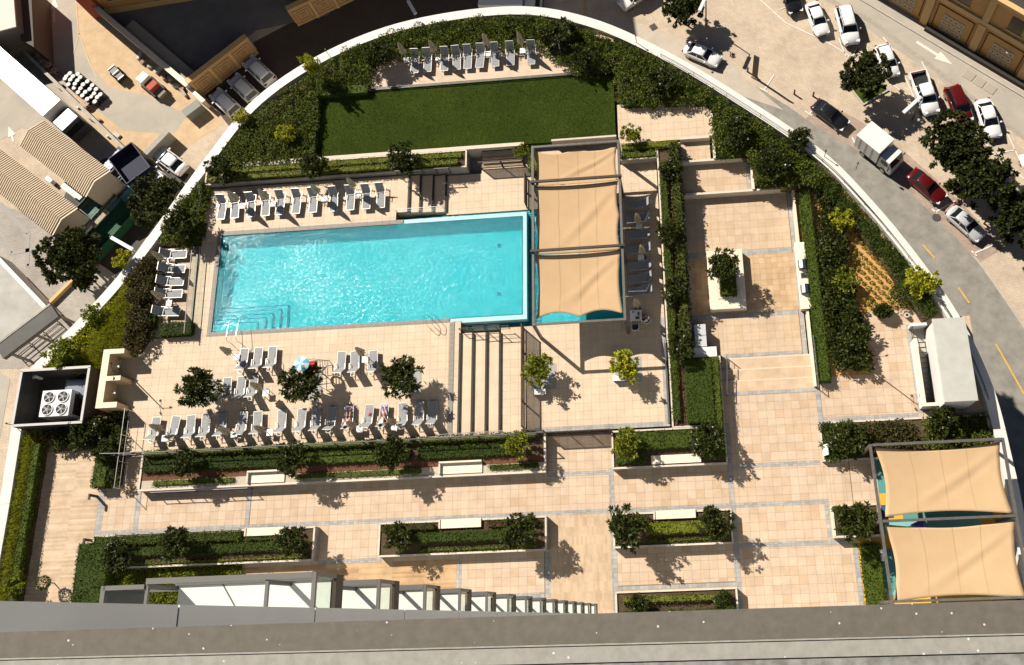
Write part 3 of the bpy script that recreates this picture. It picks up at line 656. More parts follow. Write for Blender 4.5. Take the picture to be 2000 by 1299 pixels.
VAR = {
    'dark': [crown_variant(s, 1.55, 2.3, 170, 11, .38, .14, L_dark) for s in (1, 2, 3, 4, 5)],
    'flower': [crown_variant(s, 1.5, 1.7, 170, 11, .36, .14, L_dark, flowers=.07) for s in (11, 12, 13, 14)],
    'yellow': [crown_variant(s, 1.2, 1.9, 120, 11, .30, .14, L_yel) for s in (21, 22, 23)],
    'lime': [crown_variant(s, 1.3, 1.9, 130, 11, .31, .14, L_lime) for s in (31, 32, 33)],
    'street': [crown_variant(s, 3.0, 4.6, 520, 13, .42, .22, L_street, open_=.35) for s in (41, 42, 43)],
}
BASER = {'dark': (1.55, 2.3), 'flower': (1.5, 1.7), 'yellow': (1.2, 1.9), 'lime': (1.3, 1.9), 'street': (3.0, 4.6)}
TN = [0]
def tree(u, v, rpx, z0, kind, label, hz=None, name='tree', cat='tree', group=None, squash=1.0):
    """tree whose crown centre is seen at (u, v) with radius rpx"""
    R0, H0 = BASER[kind]
    dist = 68 - z0; R = rpx / 1855.0 * dist * (.86 if kind != 'street' else 1.0); s = R / R0
    hc = H0 * s * squash if hz is None else hz
    p = at(u, v, z0 + hc)
    t, c, f = VAR[kind][TN[0] % len(VAR[kind])]; TN[0] += 1
    e = thing(name, label, cat, (p.x, p.y, z0), TN[0] * 1.7, group); e.scale = (s * RNG.uniform(.9, 1.12), s * RNG.uniform(.9, 1.12), hc / H0)
    link('trunk', t, e); link('crown', c, e)['kind'] = 'stuff'
    if f: link('blossoms', f, e)['kind'] = 'stuff'
    return e
# ------------------------------------------------------------------ planters
def planter(rect, z, label, wmat=WALLG, soil=SOIL, t=.1, z0=-.2, sides='nsew', top=None):
    x0, x1, y0, y1 = rect; e = thing('planter', label, 'planter')
    for s, r in (('s', (x0, x1, y0, y0 + t)), ('n', (x0, x1, y1 - t, y1)), ('w', (x0, x0 + t, y0 + t, y1 - t)), ('e', (x1 - t, x1, y0 + t, y1 - t))):
        if s in sides:
            b = MB(); b.box(*r, z0, z - .03); b.build('wall', wmat, e)
            b = MB(); b.box(r[0] - .012, r[1] + .012, r[2] - .012, r[3] + .012, z - .03, z); b.build('capping', top or STONEW, e)
    b = MB(); b.box(x0 + t, x1 - t, y0 + t, y1 - t, z0, z - .1); b.build('soil', soil, e)
    return e
def bench(rect, z, label):
    x0, x1, y0, y1 = rect; e = thing('bench', label, 'bench')
    b = MB(); b.box(x0, x1, y0, y1, z - .02, z + .06); b.build('seat', CREAM, e, bevel=.01)
    b = MB(); b.box(x0 + .05, x1 - .05, y0 + .05, y1 - .05, 0.0, z - .02); b.build('plinth', WALLG, e)
    b = MB(); b.box(x0 - .12, x0 - .01, y0, y1, 0.0, z + .12); b.build('end_panel', STONEW, e)
    return e
PZ = .8
planter((-40.7, -10.5, 10.0, 12.95), PZ, 'long grey planter between the pool loungers and the walkway', t=.12)
b = MB(); b.box(-40.5, -10.65, 10.13, 10.75, .7, .712); struct(b.build('gravel_strip', GRAVEL))
b = MB(); b.box(-40.5, -10.65, 10.75, 11.25, .7, .715); struct(b.build('bark_strip', BARK))
for r, nm in (((-32.3, -29.65, 10.2, 10.95), 'left'), ((-18.1, -15.1, 10.2, 10.95), 'right')):
    b = MB(); e = thing('bench', 'cream stone seat let into the long planter, the %s of two' % nm, 'bench')
    MB().box(*r, .6, .80).build('seat', CREAM, e); MB().box(r[0] - .1, r[1], r[3], r[3] + .12, .6, 1.05).build('backrest', CREAM, e); MB().box(r[0] - .12, r[0], r[2], r[3], .6, 1.0).build('end_panel', STONEW, e)
hedge((-40.4, -11.2, 12.45, 12.9), .7, 1.25, 'thin dark hedge right behind the bottom row of loungers', L_mix)
hedge((-40.4, -28.7, 11.3, 12.2), .7, 1.1, 'low clipped hedge in the long planter, left stretch')
hedge((-28.2, -20.3, 11.3, 12.2), .7, 1.1, 'low clipped hedge in the long planter, middle stretch')
hedge((-19.8, -12.6, 11.3, 12.2), .7, 1.1, 'low clipped hedge in the long planter, right stretch')
for x0, x1, nm in ((-39.6, -33.4, 'left of the left cream seat'), (-28.9, -19.5, 'between the two cream seats'), (-14.6, -11.0, 'right of the right cream seat')):
    hedge((x0, x1, 10.3, 10.75), .7, .95, 'scrubby hedge strip along the long planter front, ' + nm, L_mix, dens=110)
# three planters with benches along the walkway
planter((-43.6, -27.1, 4.6, 6.95), PZ, 'grey planter at the left end of the lower row')
hedge((-43.4, -32.5, 6.2, 6.85), .7, 1.15, 'dark hedge at the back of the left lower planter', L_mix); hedge((-43.2, -27.6, 5.35, 6.0), .7, 1.1, 'clipped hedge down the middle of the left lower planter')
hedge((-32.2, -29.5, 6.1, 6.4), .7, 1.0, 'short hedge just below the bench of the left lower planter'); hedge((-41.0, -27.4, 4.75, 5.0), .7, .95, 'scrubby hedge along the front of the left lower planter', L_mix)
hedge((-44.4, -42.0, .2, 6.4), 0, 1.25, 'tall dark hedge block at the right edge of the timber deck')
planter((-22.45, -10.5, 4.65, 6.98), PZ, 'grey planter in the middle of the lower row')
hedge((-22.2, -18.4, 6.35, 6.8), .7, 1.15, 'coppery hedge left of the middle bench', L_red); hedge((-14.6, -11.0, 6.3, 6.8), .7, 1.15, 'coppery hedge right of the middle bench', L_red)
hedge((-20.2, -13.0, 5.45, 6.15), .7, 1.2, 'bright clipped hedge below the middle bench'); hedge((-19.5, -11.2, 4.85, 5.1), .7, .92, 'scrubby hedge at the front of the middle planter', L_mix)
planter((-5.85, 2.35, 4.6, 6.92), PZ, 'grey planter at the right end of the lower row')
hedge((-5.5, -3.3, 6.2, 6.7), .7, 1.1, 'coppery hedge left of the right bench', L_red); hedge((-3.6, 1.6, 5.4, 6.15), .7, 1.2, 'lime clipped hedge below the right bench', L_lime); hedge((-3.4, 2.0, 4.85, 5.1), .7, .92, 'scrubby hedge at the front of the right planter', L_mix)
planter((-5.85, 2.35, -1.2, 1.75), PZ, 'grey planter at the very bottom beside the ledge')
hedge((-5.4, 1.9, .95, 1.4), .7, 1.1, 'dark hedge along the top of the bottom planter', L_mix); hedge((-5.4, 1.9, -.1, .45), .7, 1.1, 'clipped hedge close to the ledge in the bottom planter')
for r, nm in (((-32.1, -29.3, 6.45, 7.0), 'left'), ((-18.0, -15.1, 6.4, 7.02), 'middle'), ((-2.9, -.1, 6.4, 6.98), 'right')):
    bench(r, .84, 'pale stone bench set in the %s planter of the lower row' % nm)
# planter that runs along the lower deck and widens at its foot
planter((-1.45, .4, 17.9, 35.3), PZ, 'long narrow planter between the shaded loungers and the sunken court')
planter((-1.4, 2.35, 12.7, 17.9), PZ, 'wide grey planter above the walkway at the right of the gate', sides='sew')
planter((-5.75, 2.35, 10.0, 12.7), PZ, 'grey planter with a pale seat right of the gate')
planter((-4.3, -1.45, 34.1, 35.5), PZ, 'planter across the top of the shade sail deck')
b = MB(); b.box(-3.0, .5, 10.2, 10.8, .7, .83); tag(b.build('bench', CREAM), 'pale stone seat in the planter right of the gate', 'bench')
hedge((-1.3, -.75, 13.2, 33.6), .7, 1.15, 'narrow hedge line along the shaded loungers', L_mix)
b = MB(); b.box(-.75, -.45, 13.2, 33.8, .7, .715); struct(b.build('bark_strip', BARK))
hedge((-.4, .3, 17.9, 35.0), .7, 1.5, 'leafy dark hedge along the left side of the sunken court', L_dark, leaf=.2, rough=.1, dens=90)
hedge((-.3, 1.7, 12.9, 17.6), .7, 1.25, 'broad clipped hedge in the wide planter', L_hedge); hedge((1.75, 2.2, 10.4, 17.6), .7, 1.3, 'thin hedge at the plaza edge of the wide planter', L_mix)
hedge((-5.4, 1.6, 11.2, 12.5), .7, 1.15, 'green hedge in the planter right of the gate'); hedge((-5.5, -3.3, 10.3, 10.85), .7, 1.0, 'small hedge left of the pale seat right of the gate', L_mix); hedge((.7, 1.6, 10.3, 10.9), .7, 1.0, 'small bush right of the pale seat right of the gate', L_mix)
hedge((-4.2, .2, 34.9, 35.4), .7, 1.1, 'sunlit hedge above the shade sail deck', L_lime); hedge((-4.2, -1.5, 34.2, 34.75), .7, 1.0, 'dark hedge above the shade sail deck', L_mix)
hedge((-11.6, -10.6, 33.6, 35.2), .0, 1.1, 'square dark hedge beside the little steps to the lawn', L_mix)
# long beds between lawn and pool
planter((-38.2, -16.6, 34.35, 35.9), 1.05, 'long planter between the lawn and the upper pool loungers', wmat=WALLG)
b = MB(); b.box(-38.3, -12.0, 35.9, 36.2, -.4, 1.05); tag(b.build('low_wall', STONEW), 'long pale wall along the lower side of the lawn', 'wall')
hedge((-37.6, -17.0, 35.2, 35.7), .95, 1.25, 'sunlit hedge strip under the pale lawn wall', L_lime); hedge((-37.9, -17.2, 34.5, 35.0), .95, 1.45, 'dark hedge in the shade behind the upper pool loungers', L_mix)
# rim garden
shrub_bed([(598, 150), (680, 95), (780, 58), (900, 36), (1050, 36), (1052, 92), (960, 92), (780, 112), (722, 136), (612, 172)], .6, .8, 'mass of green shrubs between the rim and the upper lounge deck', L_mix)
shrub_bed([(418, 322), (486, 232), (600, 146), (722, 132), (718, 168), (622, 180), (606, 300), (600, 318), (430, 334)], .6, .75, 'mass of green shrubs left of the lawn', L_mix)
shrub_bed([(1052, 36), (1150, 60), (1300, 128), (1392, 186), (1388, 200), (1212, 202), (1200, 138), (1130, 140), (1095, 120), (1054, 92)], .6, .9, 'mass of shrubs at the upper right corner of the lawn', L_mix)
shrub_bed([(1390, 185), (1490, 245), (1600, 330), (1618, 352), (1566, 362), (1476, 352), (1466, 300), (1394, 296)], .6, 1.0, 'mass of shrubs right of the bare terrace', L_mix)
rr = [p for p in rim if p[0] > -28 and p[1] > 18.5]
for a, c, nm in ((0, 22, 'above the lawn'), (22, 40, 'above the bare terrace'), (40, 60, 'beside the yellow-dotted sand bed')):
    seg = rr[a:c + 1]
    if len(seg) < 3: continue
    poly = offset(seg, -1.2) + offset(seg, -2.3)[::-1]
    o = link('rim_hedge', quads_mesh('rim_hedge', clump_quads(poly, .6, .75, cr=.32, leaf=.12), L_hedge)); tag(o, 'narrow hedge hugging the white rim ' + nm, 'hedge')
    b = MB(); b.prism(poly, -.4, .62); struct(b.build('planting_bed', SOIL))
def hpx(u0, v0, u1, v1, z0, z1, label, mat=None, **k):
    a, c = at(u0, v0, z1), at(u1, v1, z1)
    return hedge((min(a.x, c.x), max(a.x, c.x), min(a.y, c.y), max(a.y, c.y)), z0, z1, label, mat, **k)
hpx(605, 180, 614, 300, .6, 1.2, 'thin clipped hedge on the left edge of the lawn'); hpx(614, 170, 718, 180, .6, 1.2, 'thin clipped hedge at the upper left of the lawn')
hpx(1212, 135, 1222, 200, .6, 1.2, 'clipped hedge at the upper right edge of the lawn'); hpx(1222, 190, 1290, 201, .6, 1.2, 'clipped hedge along the top of the bare terrace')
hpx(1392, 170, 1402, 300, .6, 1.25, 'clipped hedge on the right edge of the bare terrace'); hpx(1402, 292, 1450, 303, .6, 1.2, 'short clipped hedge above the middle landing')
hpx(1474, 320, 1484, 360, .6, 1.2, 'clipped hedge right of the middle landing'); hpx(1484, 350, 1530, 361, .6, 1.2, 'short clipped hedge above the sunken court')
hedge((9.2, 10.1, 15.5, 30.7), 0, .75, 'long narrow clipped hedge right of the sunken court')
b = MB(); b.prism([(8.95, 31.0), (8.95, 16.0), (13.2, 16.0), (13.2, 20.7), (18.4, 20.7), (16.9, 24.5), (14.7, 28.6), (12.2, 32.2), (8.95, 32.0)], -1, .006); struct(b.build('sand_bed', SANDB))
shrub_bed([(1598, 366), (1632, 366), (1644, 430), (1650, 520), (1664, 585), (1692, 640), (1700, 716), (1632, 722), (1614, 600), (1604, 480)], .0, 1.0, 'broad bank of dark leafy shrubs right of the court', L_dark, ground=BARK, leaf=.25, cr=.42, n_leaf=95)
shrub_bed([(1740, 462), (1748, 600), (1822, 600), (1798, 548), (1768, 500)], .0, .7, 'triangle of clipped green shrubs at the right rim', L_hedge)
b = MB(); b.prism([(9.0, 30.9), (9.0, 36), (10.5, 33.2), (12.2, 31.4), (13.2, 30.9)], -1, .55); struct(b.build('planting_bed', SOIL))
# yellow mounds in rows on the sand
vme = []
for s in range(3):
    n = 120; d = RNG.normal(0, 1, (n, 3)); d[:, 2] = np.abs(d[:, 2]); d = unit(d)
    vme.append(quads_mesh('mound_plant', leaves(d * .12 * RNG.uniform(.7, 1, (n, 1)) * np.array([1, 1, 1.2]) + np.array([0, 0, .2]), unit(d + RNG.normal(0, .6, (n, 3))), .08, .06), M_leaf('mound leaf %d' % s, [(0.28, 0.22, 0.02), (0.44, 0.34, 0.035), (0.55, 0.43, 0.06)])))
k = 0
tuft_area = atl([(1636, 362), (1658, 378), (1700, 418), (1736, 462), (1748, 612), (1690, 616), (1664, 560), (1654, 500), (1650, 440), (1642, 400)], .2)
for j in range(40):
    for i in range(18):
        x, y = 11.0 + i * .60 + (.30 if j % 2 else 0), 31.6 - j * .40
        if not inside(tuft_area, x, y): continue
        o = link('mound_plant', vme[k % 3]); o.location = (x + .05 * math.sin(k * 3.1), y + .05 * math.cos(k * 5.3), .0); o.rotation_euler = (0, 0, k); o.scale = (1.05, 1.05, 1.35); k += 1
        tag(o, 'small yellowish tuft planted in rows on the orange sand', 'plant', 'yellow tufts in rows on the sand bed')
# left side beds
shrub_bed([(398, 352), (408, 364), (392, 474), (316, 476), (322, 430), (350, 385)], .6, .7, 'dark shrubs above the left lounge deck', L_mix)
hedge((-38.9, -38.2, 29.2, 34.6), .6, 1.3, 'tall dark hedge at the left end of the upper pool loungers')
hpx(312, 630, 372, 652, .6, 1.25, 'clipped hedge at the foot of the left lounge deck'); hpx(288, 606, 300, 640, .6, 1.2, 'little clipped hedge beside the last left lounger')
shrub_bed([(300, 500), (312, 484), (300, 560), (288, 610), (290, 650), (262, 690), (240, 676), (258, 600), (250, 540)], .6, 1.0, 'coppery shrubs behind the left lounge deck', L_red, leaf=.2, cr=.36)
b = MB(); b.prism(atl([(62, 722), (120, 668), (200, 600), (258, 535), (262, 600), (245, 690), (205, 700), (185, 720)], 1.0), -.4, .6); struct(b.build('planting_bed', SOIL))
shrub_bed([(74, 722), (122, 672), (200, 604), (254, 542), (262, 600), (246, 688), (205, 700), (186, 720)], .5, .55, 'yellow green shrubs filling the left corner of the rim', M_leaf('yellow lime leaf', [(0.11, 0.13, 0.01), (0.28, 0.29, 0.016), (0.44, 0.42, 0.03)], rough=.6, trans=.3, spec=.12), cr=.34)
MB().box(-42.0, -32.6, -3, 4.5, -.2, .02).build('planting_bed', SOIL)['kind'] = 'structure'
shrub_bed([(-42.0, -2), (-32.6, -2), (-32.6, 4.5), (-42.0, 4.5)], .0, .3, 'low lime ground cover beside the balconies', L_lime, cr=.34)
def grass_clumps(name, px, z0, label, n, hgt, mat, lean=(0, 0)):
    poly = atl(px, z0 + hgt * .7) if max(abs(c) for p in px for c in p) > 60 else px
    xs = [p[0] for p in poly]; ys = [p[1] for p in poly]; P = []
    while len(P) < n:
        x, y = RNG.uniform(min(xs), max(xs)), RNG.uniform(min(ys), max(ys))
        if inside(poly, x, y):
            for _ in range(26):
                P.append((x + RNG.normal(0, .1), y + RNG.normal(0, .1), z0))
    P = np.array(P[:n]); D = unit(RNG.normal(0, .5, (n, 3)) * np.array([1, 1, .2]) + np.array([lean[0], lean[1], .9]))
    return tag(link(name, quads_mesh(name, leaves(P, D, hgt * RNG.uniform(.6, 1.3, n), .05), mat)), label, 'grass', kind='stuff')
grass_clumps('long_grass', [(150, 720), (190, 660), (245, 560), (262, 575), (255, 650), (235, 690), (205, 700), (190, 722)], .6, 'swathe of long yellow grass left of the shower walls', 22000, .85, L_grass, (.2, -.1))
b = MB(); b.box(-50.2, -48.7, -6, 14.8, -.4, .3); struct(b.build('planting_bed', SOIL))
grass_clumps('long_grass', [(-50.1, -2.0), (-50.1, 14.7), (-49.3, 14.7), (-49.3, -2.0)], .3, 'long green grass along the left rim beside the timber deck', 20000, .85, L_grass, (.25, -.15))
hedge((-49.3, -48.7, -4, 13.9), .0, 1.05, 'long clipped hedge along the left edge of the timber deck')
hedge((-44.3, -43.2, 10.4, 12.6), 0, 1.0, 'small clipped hedge at the corner of the timber deck', L_hedge)
shrub_bed([(-48.0, 13.6), (-42.4, 13.6), (-42.4, 15.0), (-48.0, 15.0)], .2, .9, 'dark shrubs below the plant enclosure', L_dark, leaf=.2)
shrub_bed([(-43.3, 10.6), (-42.4, 10.6), (-42.4, 16), (-43.3, 16)], .2, .9, 'dark shrubs between the timber deck and the pool terrace', L_dark, leaf=.2)
# right side beds
planter((8.95, 20.6, 9.9, 12.65), .45, 'low bed of shrubs between the right plaza and the play shade', soil=SOIL)
shrub_bed([(9.1, 10.1), (11.5, 10.1), (11.5, 12.5), (9.1, 12.5)], .4, .45, 'low green shrubs at the left end of the right bed', L_hedge, cr=.3); shrub_bed([(11.6, 10.4), (15.4, 10.4), (15.4, 12.5), (11.6, 12.5)], .4, .55, 'leafy coppery shrubs above the play shade', L_red, leaf=.2)
shrub_bed([(16.2, 10.5), (20.3, 10.5), (20.3, 12.6), (16.2, 12.6)], .4, .6, 'green shrubs at the right end of the right bed', L_mix)
planter((9.15, 12.3, 4.7, 6.85), .8, 'square stone planter beside the play shade', wmat=CREAM); hedge((9.6, 12.0, 5.0, 6.4), .7, 1.1, 'low hedge in the square planter beside the play shade')
hedge((10.8, 12.1, .2, 4.2), 0, .8, 'clipped hedge between the plaza and the play shade')
# white planter block in the court
e = thing('planter', 'white stone planter block with a tree in the sunken court', 'planter')
MB().box(1.9, 4.6, 21.5, 26.2, CT, .25).build('base', CREAM, e, bevel=.03); MB().box(2.5, 4.15, 22.3, 25.6, .25, .29).build('ledge', STONEW, e); MB().box(2.7, 3.95, 22.5, 25.4, .29, .34).build('soil', SOIL, e)
hedge((2.75, 3.9, 22.4, 24.3), .3, .95, 'clipped hedge in the white planter block')
# ------------------------------------------------------------------ trees, each with its own place
for a in [
    (388, 757, 42, PD, 'dark', 'round dark tree in the paving nearest the shower walls'), (588, 748, 42, PD, 'dark', 'round dark tree beside the lifeguard chair'), (785, 738, 40, PD, 'dark', 'round dark tree nearest the wide pool steps'),
    (1050, 722, 33, PL, 'lime', 'bushy tree beside the dark fence on the lower deck'), (1222, 715, 32, PL, 'yellow', 'bright yellow green tree on the lower deck'),
    (360, 905, 30, .7, 'dark', 'dark small tree at the left of the long planter'), (570, 897, 34, .7, 'dark', 'second tree from the left in the long planter'), (763, 885, 36, .7, 'dark', 'third tree from the left in the long planter'), (1008, 870, 28, .7, 'lime', 'lime green tree at the right end of the long planter'),
    (345, 1058, 34, .7, 'dark', 'dark tree in the middle of the left lower planter'), (225, 1085, 30, .7, 'flower', 'dark white-flowered shrub at the left of the left lower planter'), (570, 1057, 32, .7, 'dark', 'dark tree at the right end of the left lower planter'),
    (775, 1050, 30, .7, 'flower', 'dark flowering shrub at the left of the middle planter'), (1015, 1038, 36, .7, 'dark', 'spiky dark tree at the right of the middle planter'), (1222, 1030, 38, .7, 'dark', 'spiky dark tree at the left of the right planter'), (1397, 1020, 33, .7, 'dark', 'spiky dark tree at the right of the right planter'),
    (1245, 1180, 20, .7, 'flower', 'white-flowered bush at the left of the bottom planter'), (1412, 1176, 20, .7, 'flower', 'white-flowered bush at the right of the bottom planter'),
    (1655, 858, 34, .4, 'flower', 'white-flowered tree left of the play shade'), (1672, 1020, 38, .7, 'dark', 'spiky tree in the square planter beside the play shade'), (1840, 822, 30, .4, 'flower', 'white-flowered tree below the stair house'),
    (1413, 520, 35, .3, 'dark', 'dark tree on the white planter block in the court'), (1380, 858, 36, .7, 'flower', 'white-flowered tree at the lower right of the wide planter'), (1222, 868, 30, .7, 'lime', 'lime green bushy tree right of the gate'),
    (1310, 335, 26, .7, 'flower', 'topmost white-flowered tree of the narrow planter'), (1306, 452, 26, .7, 'dark', 'second tree from the top of the narrow planter'), (1318, 565, 28, .7, 'flower', 'third tree from the top of the narrow planter'), (1330, 675, 30, .7, 'flower', 'tree at the foot of the narrow planter behind the white cabinets'),
    (736, 105, 34, .6, 'dark', 'dark tree at the left end of the upper lounge deck'), (1085, 68, 42, .6, 'flower', 'large flowering tree at the right end of the upper lounge deck'), (1140, 108, 30, .6, 'dark', 'dark tree at the upper right corner of the lawn'), (1292, 158, 34, .6, 'flower', 'flowering tree above the bare terrace'),
    (790, 312, 38, .95, 'flower', 'dark flowering tree below the middle of the lawn'), (614, 322, 30, .95, 'dark', 'dark tree at the lower left corner of the lawn'), (432, 332, 34, .95, 'flower', 'dark flowering tree at the left end of the long lawn wall'),
    (1234, 262, 22, PD, 'lime', 'small lime green tree on the bare terrace'), (1018, 296, 18, PL, 'lime', 'small thin tree beside the steps to the lawn'),
    (1440, 262, 34, .6, 'flower', 'flowering tree right of the bare terrace'), (1512, 318, 36, .6, 'flower', 'flowering tree above the sunken court'),
    (352, 432, 38, .6, 'dark', 'dark tree above the left lounge deck'), (470, 228, 20, .6, 'yellow', 'yellow bush on the rim nearest the white parked cars'), (607, 126, 22, .6, 'yellow', 'yellow bush on the rim at the dark road'), (558, 262, 24, .6, 'yellow', 'yellow bush left of the lawn'),
    (118, 690, 34, .6, 'lime', 'big yellow-green bush at the left corner of the rim'), (238, 506, 20, .6, 'yellow', 'yellow bush hanging over the left rim'), (180, 612, 22, .6, 'lime', 'yellow-green bush beside the long yellow grass'), (172, 842, 36, .2, 'flower', 'white-flowered dark tree below the plant enclosure'),
    (1644, 430, 24, .0, 'yellow', 'bright yellow tree in the dark shrub bank'), (1652, 548, 24, .0, 'lime', 'lime bush in the dark shrub bank'), (1800, 550, 33, .0, 'yellow', 'bright yellow tree at the right rim'), (1560, 270, 26, .6, 'flower', 'flowering tree close to the curving rim'),
    (205, 880, 24, .2, 'dark', 'small dark tree at the upper right of the timber deck'), (30, 1140, 22, .3, 'lime', 'pale shrub at the bottom left of the timber deck')]:
    tree(*a, hz=2.6 if a[0] == 607 else None)
def street_tree(*a, **k): return tree(*a[:3], ZS, 'street', a[3], name='street_tree', **k)
street_tree(305, 392, 52, 'dense dark tree in the yard between the left rim and the containers'); street_tree(135, 500, 62, 'dark tree beside the corrugated sheds'); street_tree(1690, 145, 46, 'round tree in a square grass pit among the parked cars')
street_tree(1335, 12, 42, 'dark tree behind the street lamp at the top'); street_tree(1866, 276, 56, 'large dark tree over the parked pickup'); street_tree(1912, 344, 58, 'large dark tree between the parked cars and the lane'); street_tree(2000, 425, 52, 'dark tree at the right edge of the picture')
street_tree(165, 540, 26, 'small dark tree on the pavement under the left rim'); street_tree(70, 62, 18, 'small dark bush beside the side road at the upper left')
# ------------------------------------------------------------------ loungers, tables, parasols
SLING = M('pale grey sling', (0.25, 0.255, 0.262), (0.30, 0.305, 0.312), scale=8, rough=.8)
ALU = M('satin aluminium', (0.62, 0.60, 0.56), rough=.4, metal=.5)
FABB = M('beige parasol cloth', (0.56, 0.46, 0.31), (0.62, 0.52, 0.37), scale=6, rough=.9)
WPLAS = M('white plastic', (0.78, 0.77, 0.74), rough=.4)
def make_lounger():
    e = thing('sun_lounger', '', 'sun lounger')
    b = MB()
    for i in range(9): b.box(-.30, .30, -1.0 + i * .146, -1.0 + i * .146 + .134, .325, .345)
    b.build('seat', SLING, e)
    a = math.radians(57); b = MB()
    for i in range(6):
        s0, s1 = .02 + i * .146, .02 + i * .146 + .134
        b.add([(x, .31 + s * math.cos(a), .335 + s * math.sin(a) + o) for o in (0, .02) for x, s in ((-.30, s0), (.30, s0), (.30, s1), (-.30, s1))],
              [(3, 2, 1, 0), (4, 5, 6, 7), (0, 1, 5, 4), (1, 2, 6, 5), (2, 3, 7, 6), (3, 0, 4, 7)])
    b.build('backrest', SLING, e)
    b = MB()
    for s in (-1, 1): b.bar((s * .325, -1.02, .32), (s * .325, .9, .32), .035, .05)
    for y in (-1.02, .32, .9): b.bar((-.325, y, .32), (.325, y, .32), .035, .04)
    b.build('frame', ALU, e)
    hx, hz = .31 + .91 * math.cos(a), .335 + .91 * math.sin(a); b = MB()
    for s in (-1, 1): b.bar((s * .325, .31, .33), (s * .325, hx, hz), .03, .03)
    b.bar((-.325, hx, hz), (.325, hx, hz), .035, .035); b.build('backrest_frame', ALU, e)
    for x in (-.32, .32):
        for y in (-.82, .72): MB().bar((x, y, 0), (x, y, .31), .04).build('leg', ALU, e)
    for s in (-1, 1): MB().bar((s * .36, -.05, .52), (s * .36, .42, .55), .05, .02).bar((s * .36, -.05, .33), (s * .36, -.05, .52), .025).build('armrest', ALU, e)
    return e
def make_table():
    e = thing('side_table', '', 'side table')
    MB().box(-.24, .24, -.24, .24, .40, .44).build('table_top', WPLAS, e, bevel=.008)
    for x in (-.2, .2):
        for y in (-.2, .2): MB().bar((x, y, 0), (x, y, .40), .035).build('leg', ALU, e)
    return e
def make_parasol():
    e = thing('parasol', '', 'parasol')
    MB().tube([(0, 0, 0.05), (0, 0, 2.72)], .026, 8).build('pole', ALU, e)
    b = MB(); rings = []
    for z, r, w in ((1.15, .15, .06), (1.25, .25, .08), (1.7, .17, .06), (2.2, .14, .045), (2.55, .08, .02), (2.68, .02, 0)):
        rings.append([((r + w * (1 if k % 2 else -1)) * math.cos(k * PI / 8), (r + w * (1 if k % 2 else -1)) * math.sin(k * PI / 8), z) for k in range(16)])
    b.loft(rings); b.build('folded_canopy', FABB, e)
    MB().tube([(0, 0, 1.66), (0, 0, 1.74)], .20, 10).build('tie', FABB, e)
    MB().tube([(0, 0, 0), (0, 0, .05), (0, 0, .07)], [.27, .27, .05], 14).build('base', GREYM, e)
    MB().tube([(0, 0, 2.66), (0, 0, 2.74), (0, 0, 2.78)], [.03, .03, .008], 6).build('finial', DARKM, e)
    return e
LP, TP, UP = make_lounger(), make_table(), make_parasol()
CNT = {'l': 0, 't': 0, 'u': 0}
def lounger(u, v, z, rz, label, group):
    p = at(u, v, z + .35); place(LP, CNT['l'] == 0, (p.x, p.y, z), rz + RNG.normal(0, .02), label, group); CNT['l'] += 1
def table(u, v, z, label):
    p = at(u, v, z + .42); place(TP, CNT['t'] == 0, (p.x, p.y, z), RNG.normal(0, .04), label, 'white side tables beside the loungers'); CNT['t'] += 1
def parasol(u, v, z, label):
    """(u, v) is where the tip is seen"""
    p = at(u, v, z + 2.7); q = place(UP, CNT['u'] == 0, (p.x, p.y, z), RNG.uniform(0, 1), label, 'folded beige parasols'); CNT['u'] += 1
for i, u in enumerate((810, 834.5, 868, 891, 913, 937.5, 966, 996, 1037)):
    lounger(u + 1, 121 - i * 2.1, PD, RNG.normal(0, .03), '%s sun lounger from the left on the upper lounge deck' % ORD[i], 'sun loungers on the upper lounge deck')
for i, u in enumerate((433, 458, 490, 518, 547, 579, 611, 651, 684, 715, 743)):
    lounger(u + 1, 405 - i * 2.25, PD, RNG.normal(0, .03), '%s sun lounger from the left in the row above the pool' % ORD[i], 'sun loungers above the pool')
for i, (u, v) in enumerate(((340, 497), (337, 525), (334, 550), (331, 574), (326, 609))):
    lounger(u, v, PD, PI / 2 - .03, '%s sun lounger from the top on the left lounge deck' % ORD[i], 'sun loungers left of the pool')
for i, u in enumerate((476, 504, 532)): lounger(u - 1, 706 - i * 2, PD, PI, '%s lounger from the left in the trio between parasol and lifeguard chair' % ORD[i], 'trio of loungers left of the lifeguard chair')
for i, u in enumerate((667, 694, 730)): lounger(u - 1, 712 - i, PD, PI, '%s lounger from the left in the trio right of the lifeguard chair' % ORD[i], 'trio of loungers right of the lifeguard chair')
for i, u in enumerate((444, 471, 495)): lounger(u - 1, 763 - i * 2, PD, PI, '%s lounger from the left in the trio beside the leftmost round tree' % ORD[i], 'trio of loungers beside the left round tree')
BR = (303, 340, 373, 402, 434, 474, 504, 551, 589, 619, 648, 682, 720, 750, 788, 820, 846)
for i, u in enumerate(BR):
    extra = ', with a sunbather on it' if i in (11, 13) else ''
    lounger(u - 1, 841 - (u - 303) * .057, PD, PI + RNG.normal(0, .03), '%s sun lounger from the left in the bottom row%s' % (ORD[i], extra), 'sun loungers of the bottom row')
for i, v in enumerate((398, 426, 458, 487, 519, 543.5, 568)): lounger(1249 + (v - 398) * .03, v, PL, -PI / 2, '%s sun lounger from the top in the shade of the sail' % ORD[i], 'sun loungers in the shade of the sail')
for i, (u, v) in enumerate(((777, 82), (838, 78), (943, 64), (1011, 62))): parasol(u, v, PD, 'folded parasol on the upper lounge deck, %s from the left' % ORD[i])
for i, (u, v) in enumerate(((443, 372), (504, 369), (606, 359), (677, 347))): parasol(u, v, PD, 'folded parasol in the row above the pool, %s from the left' % ORD[i])
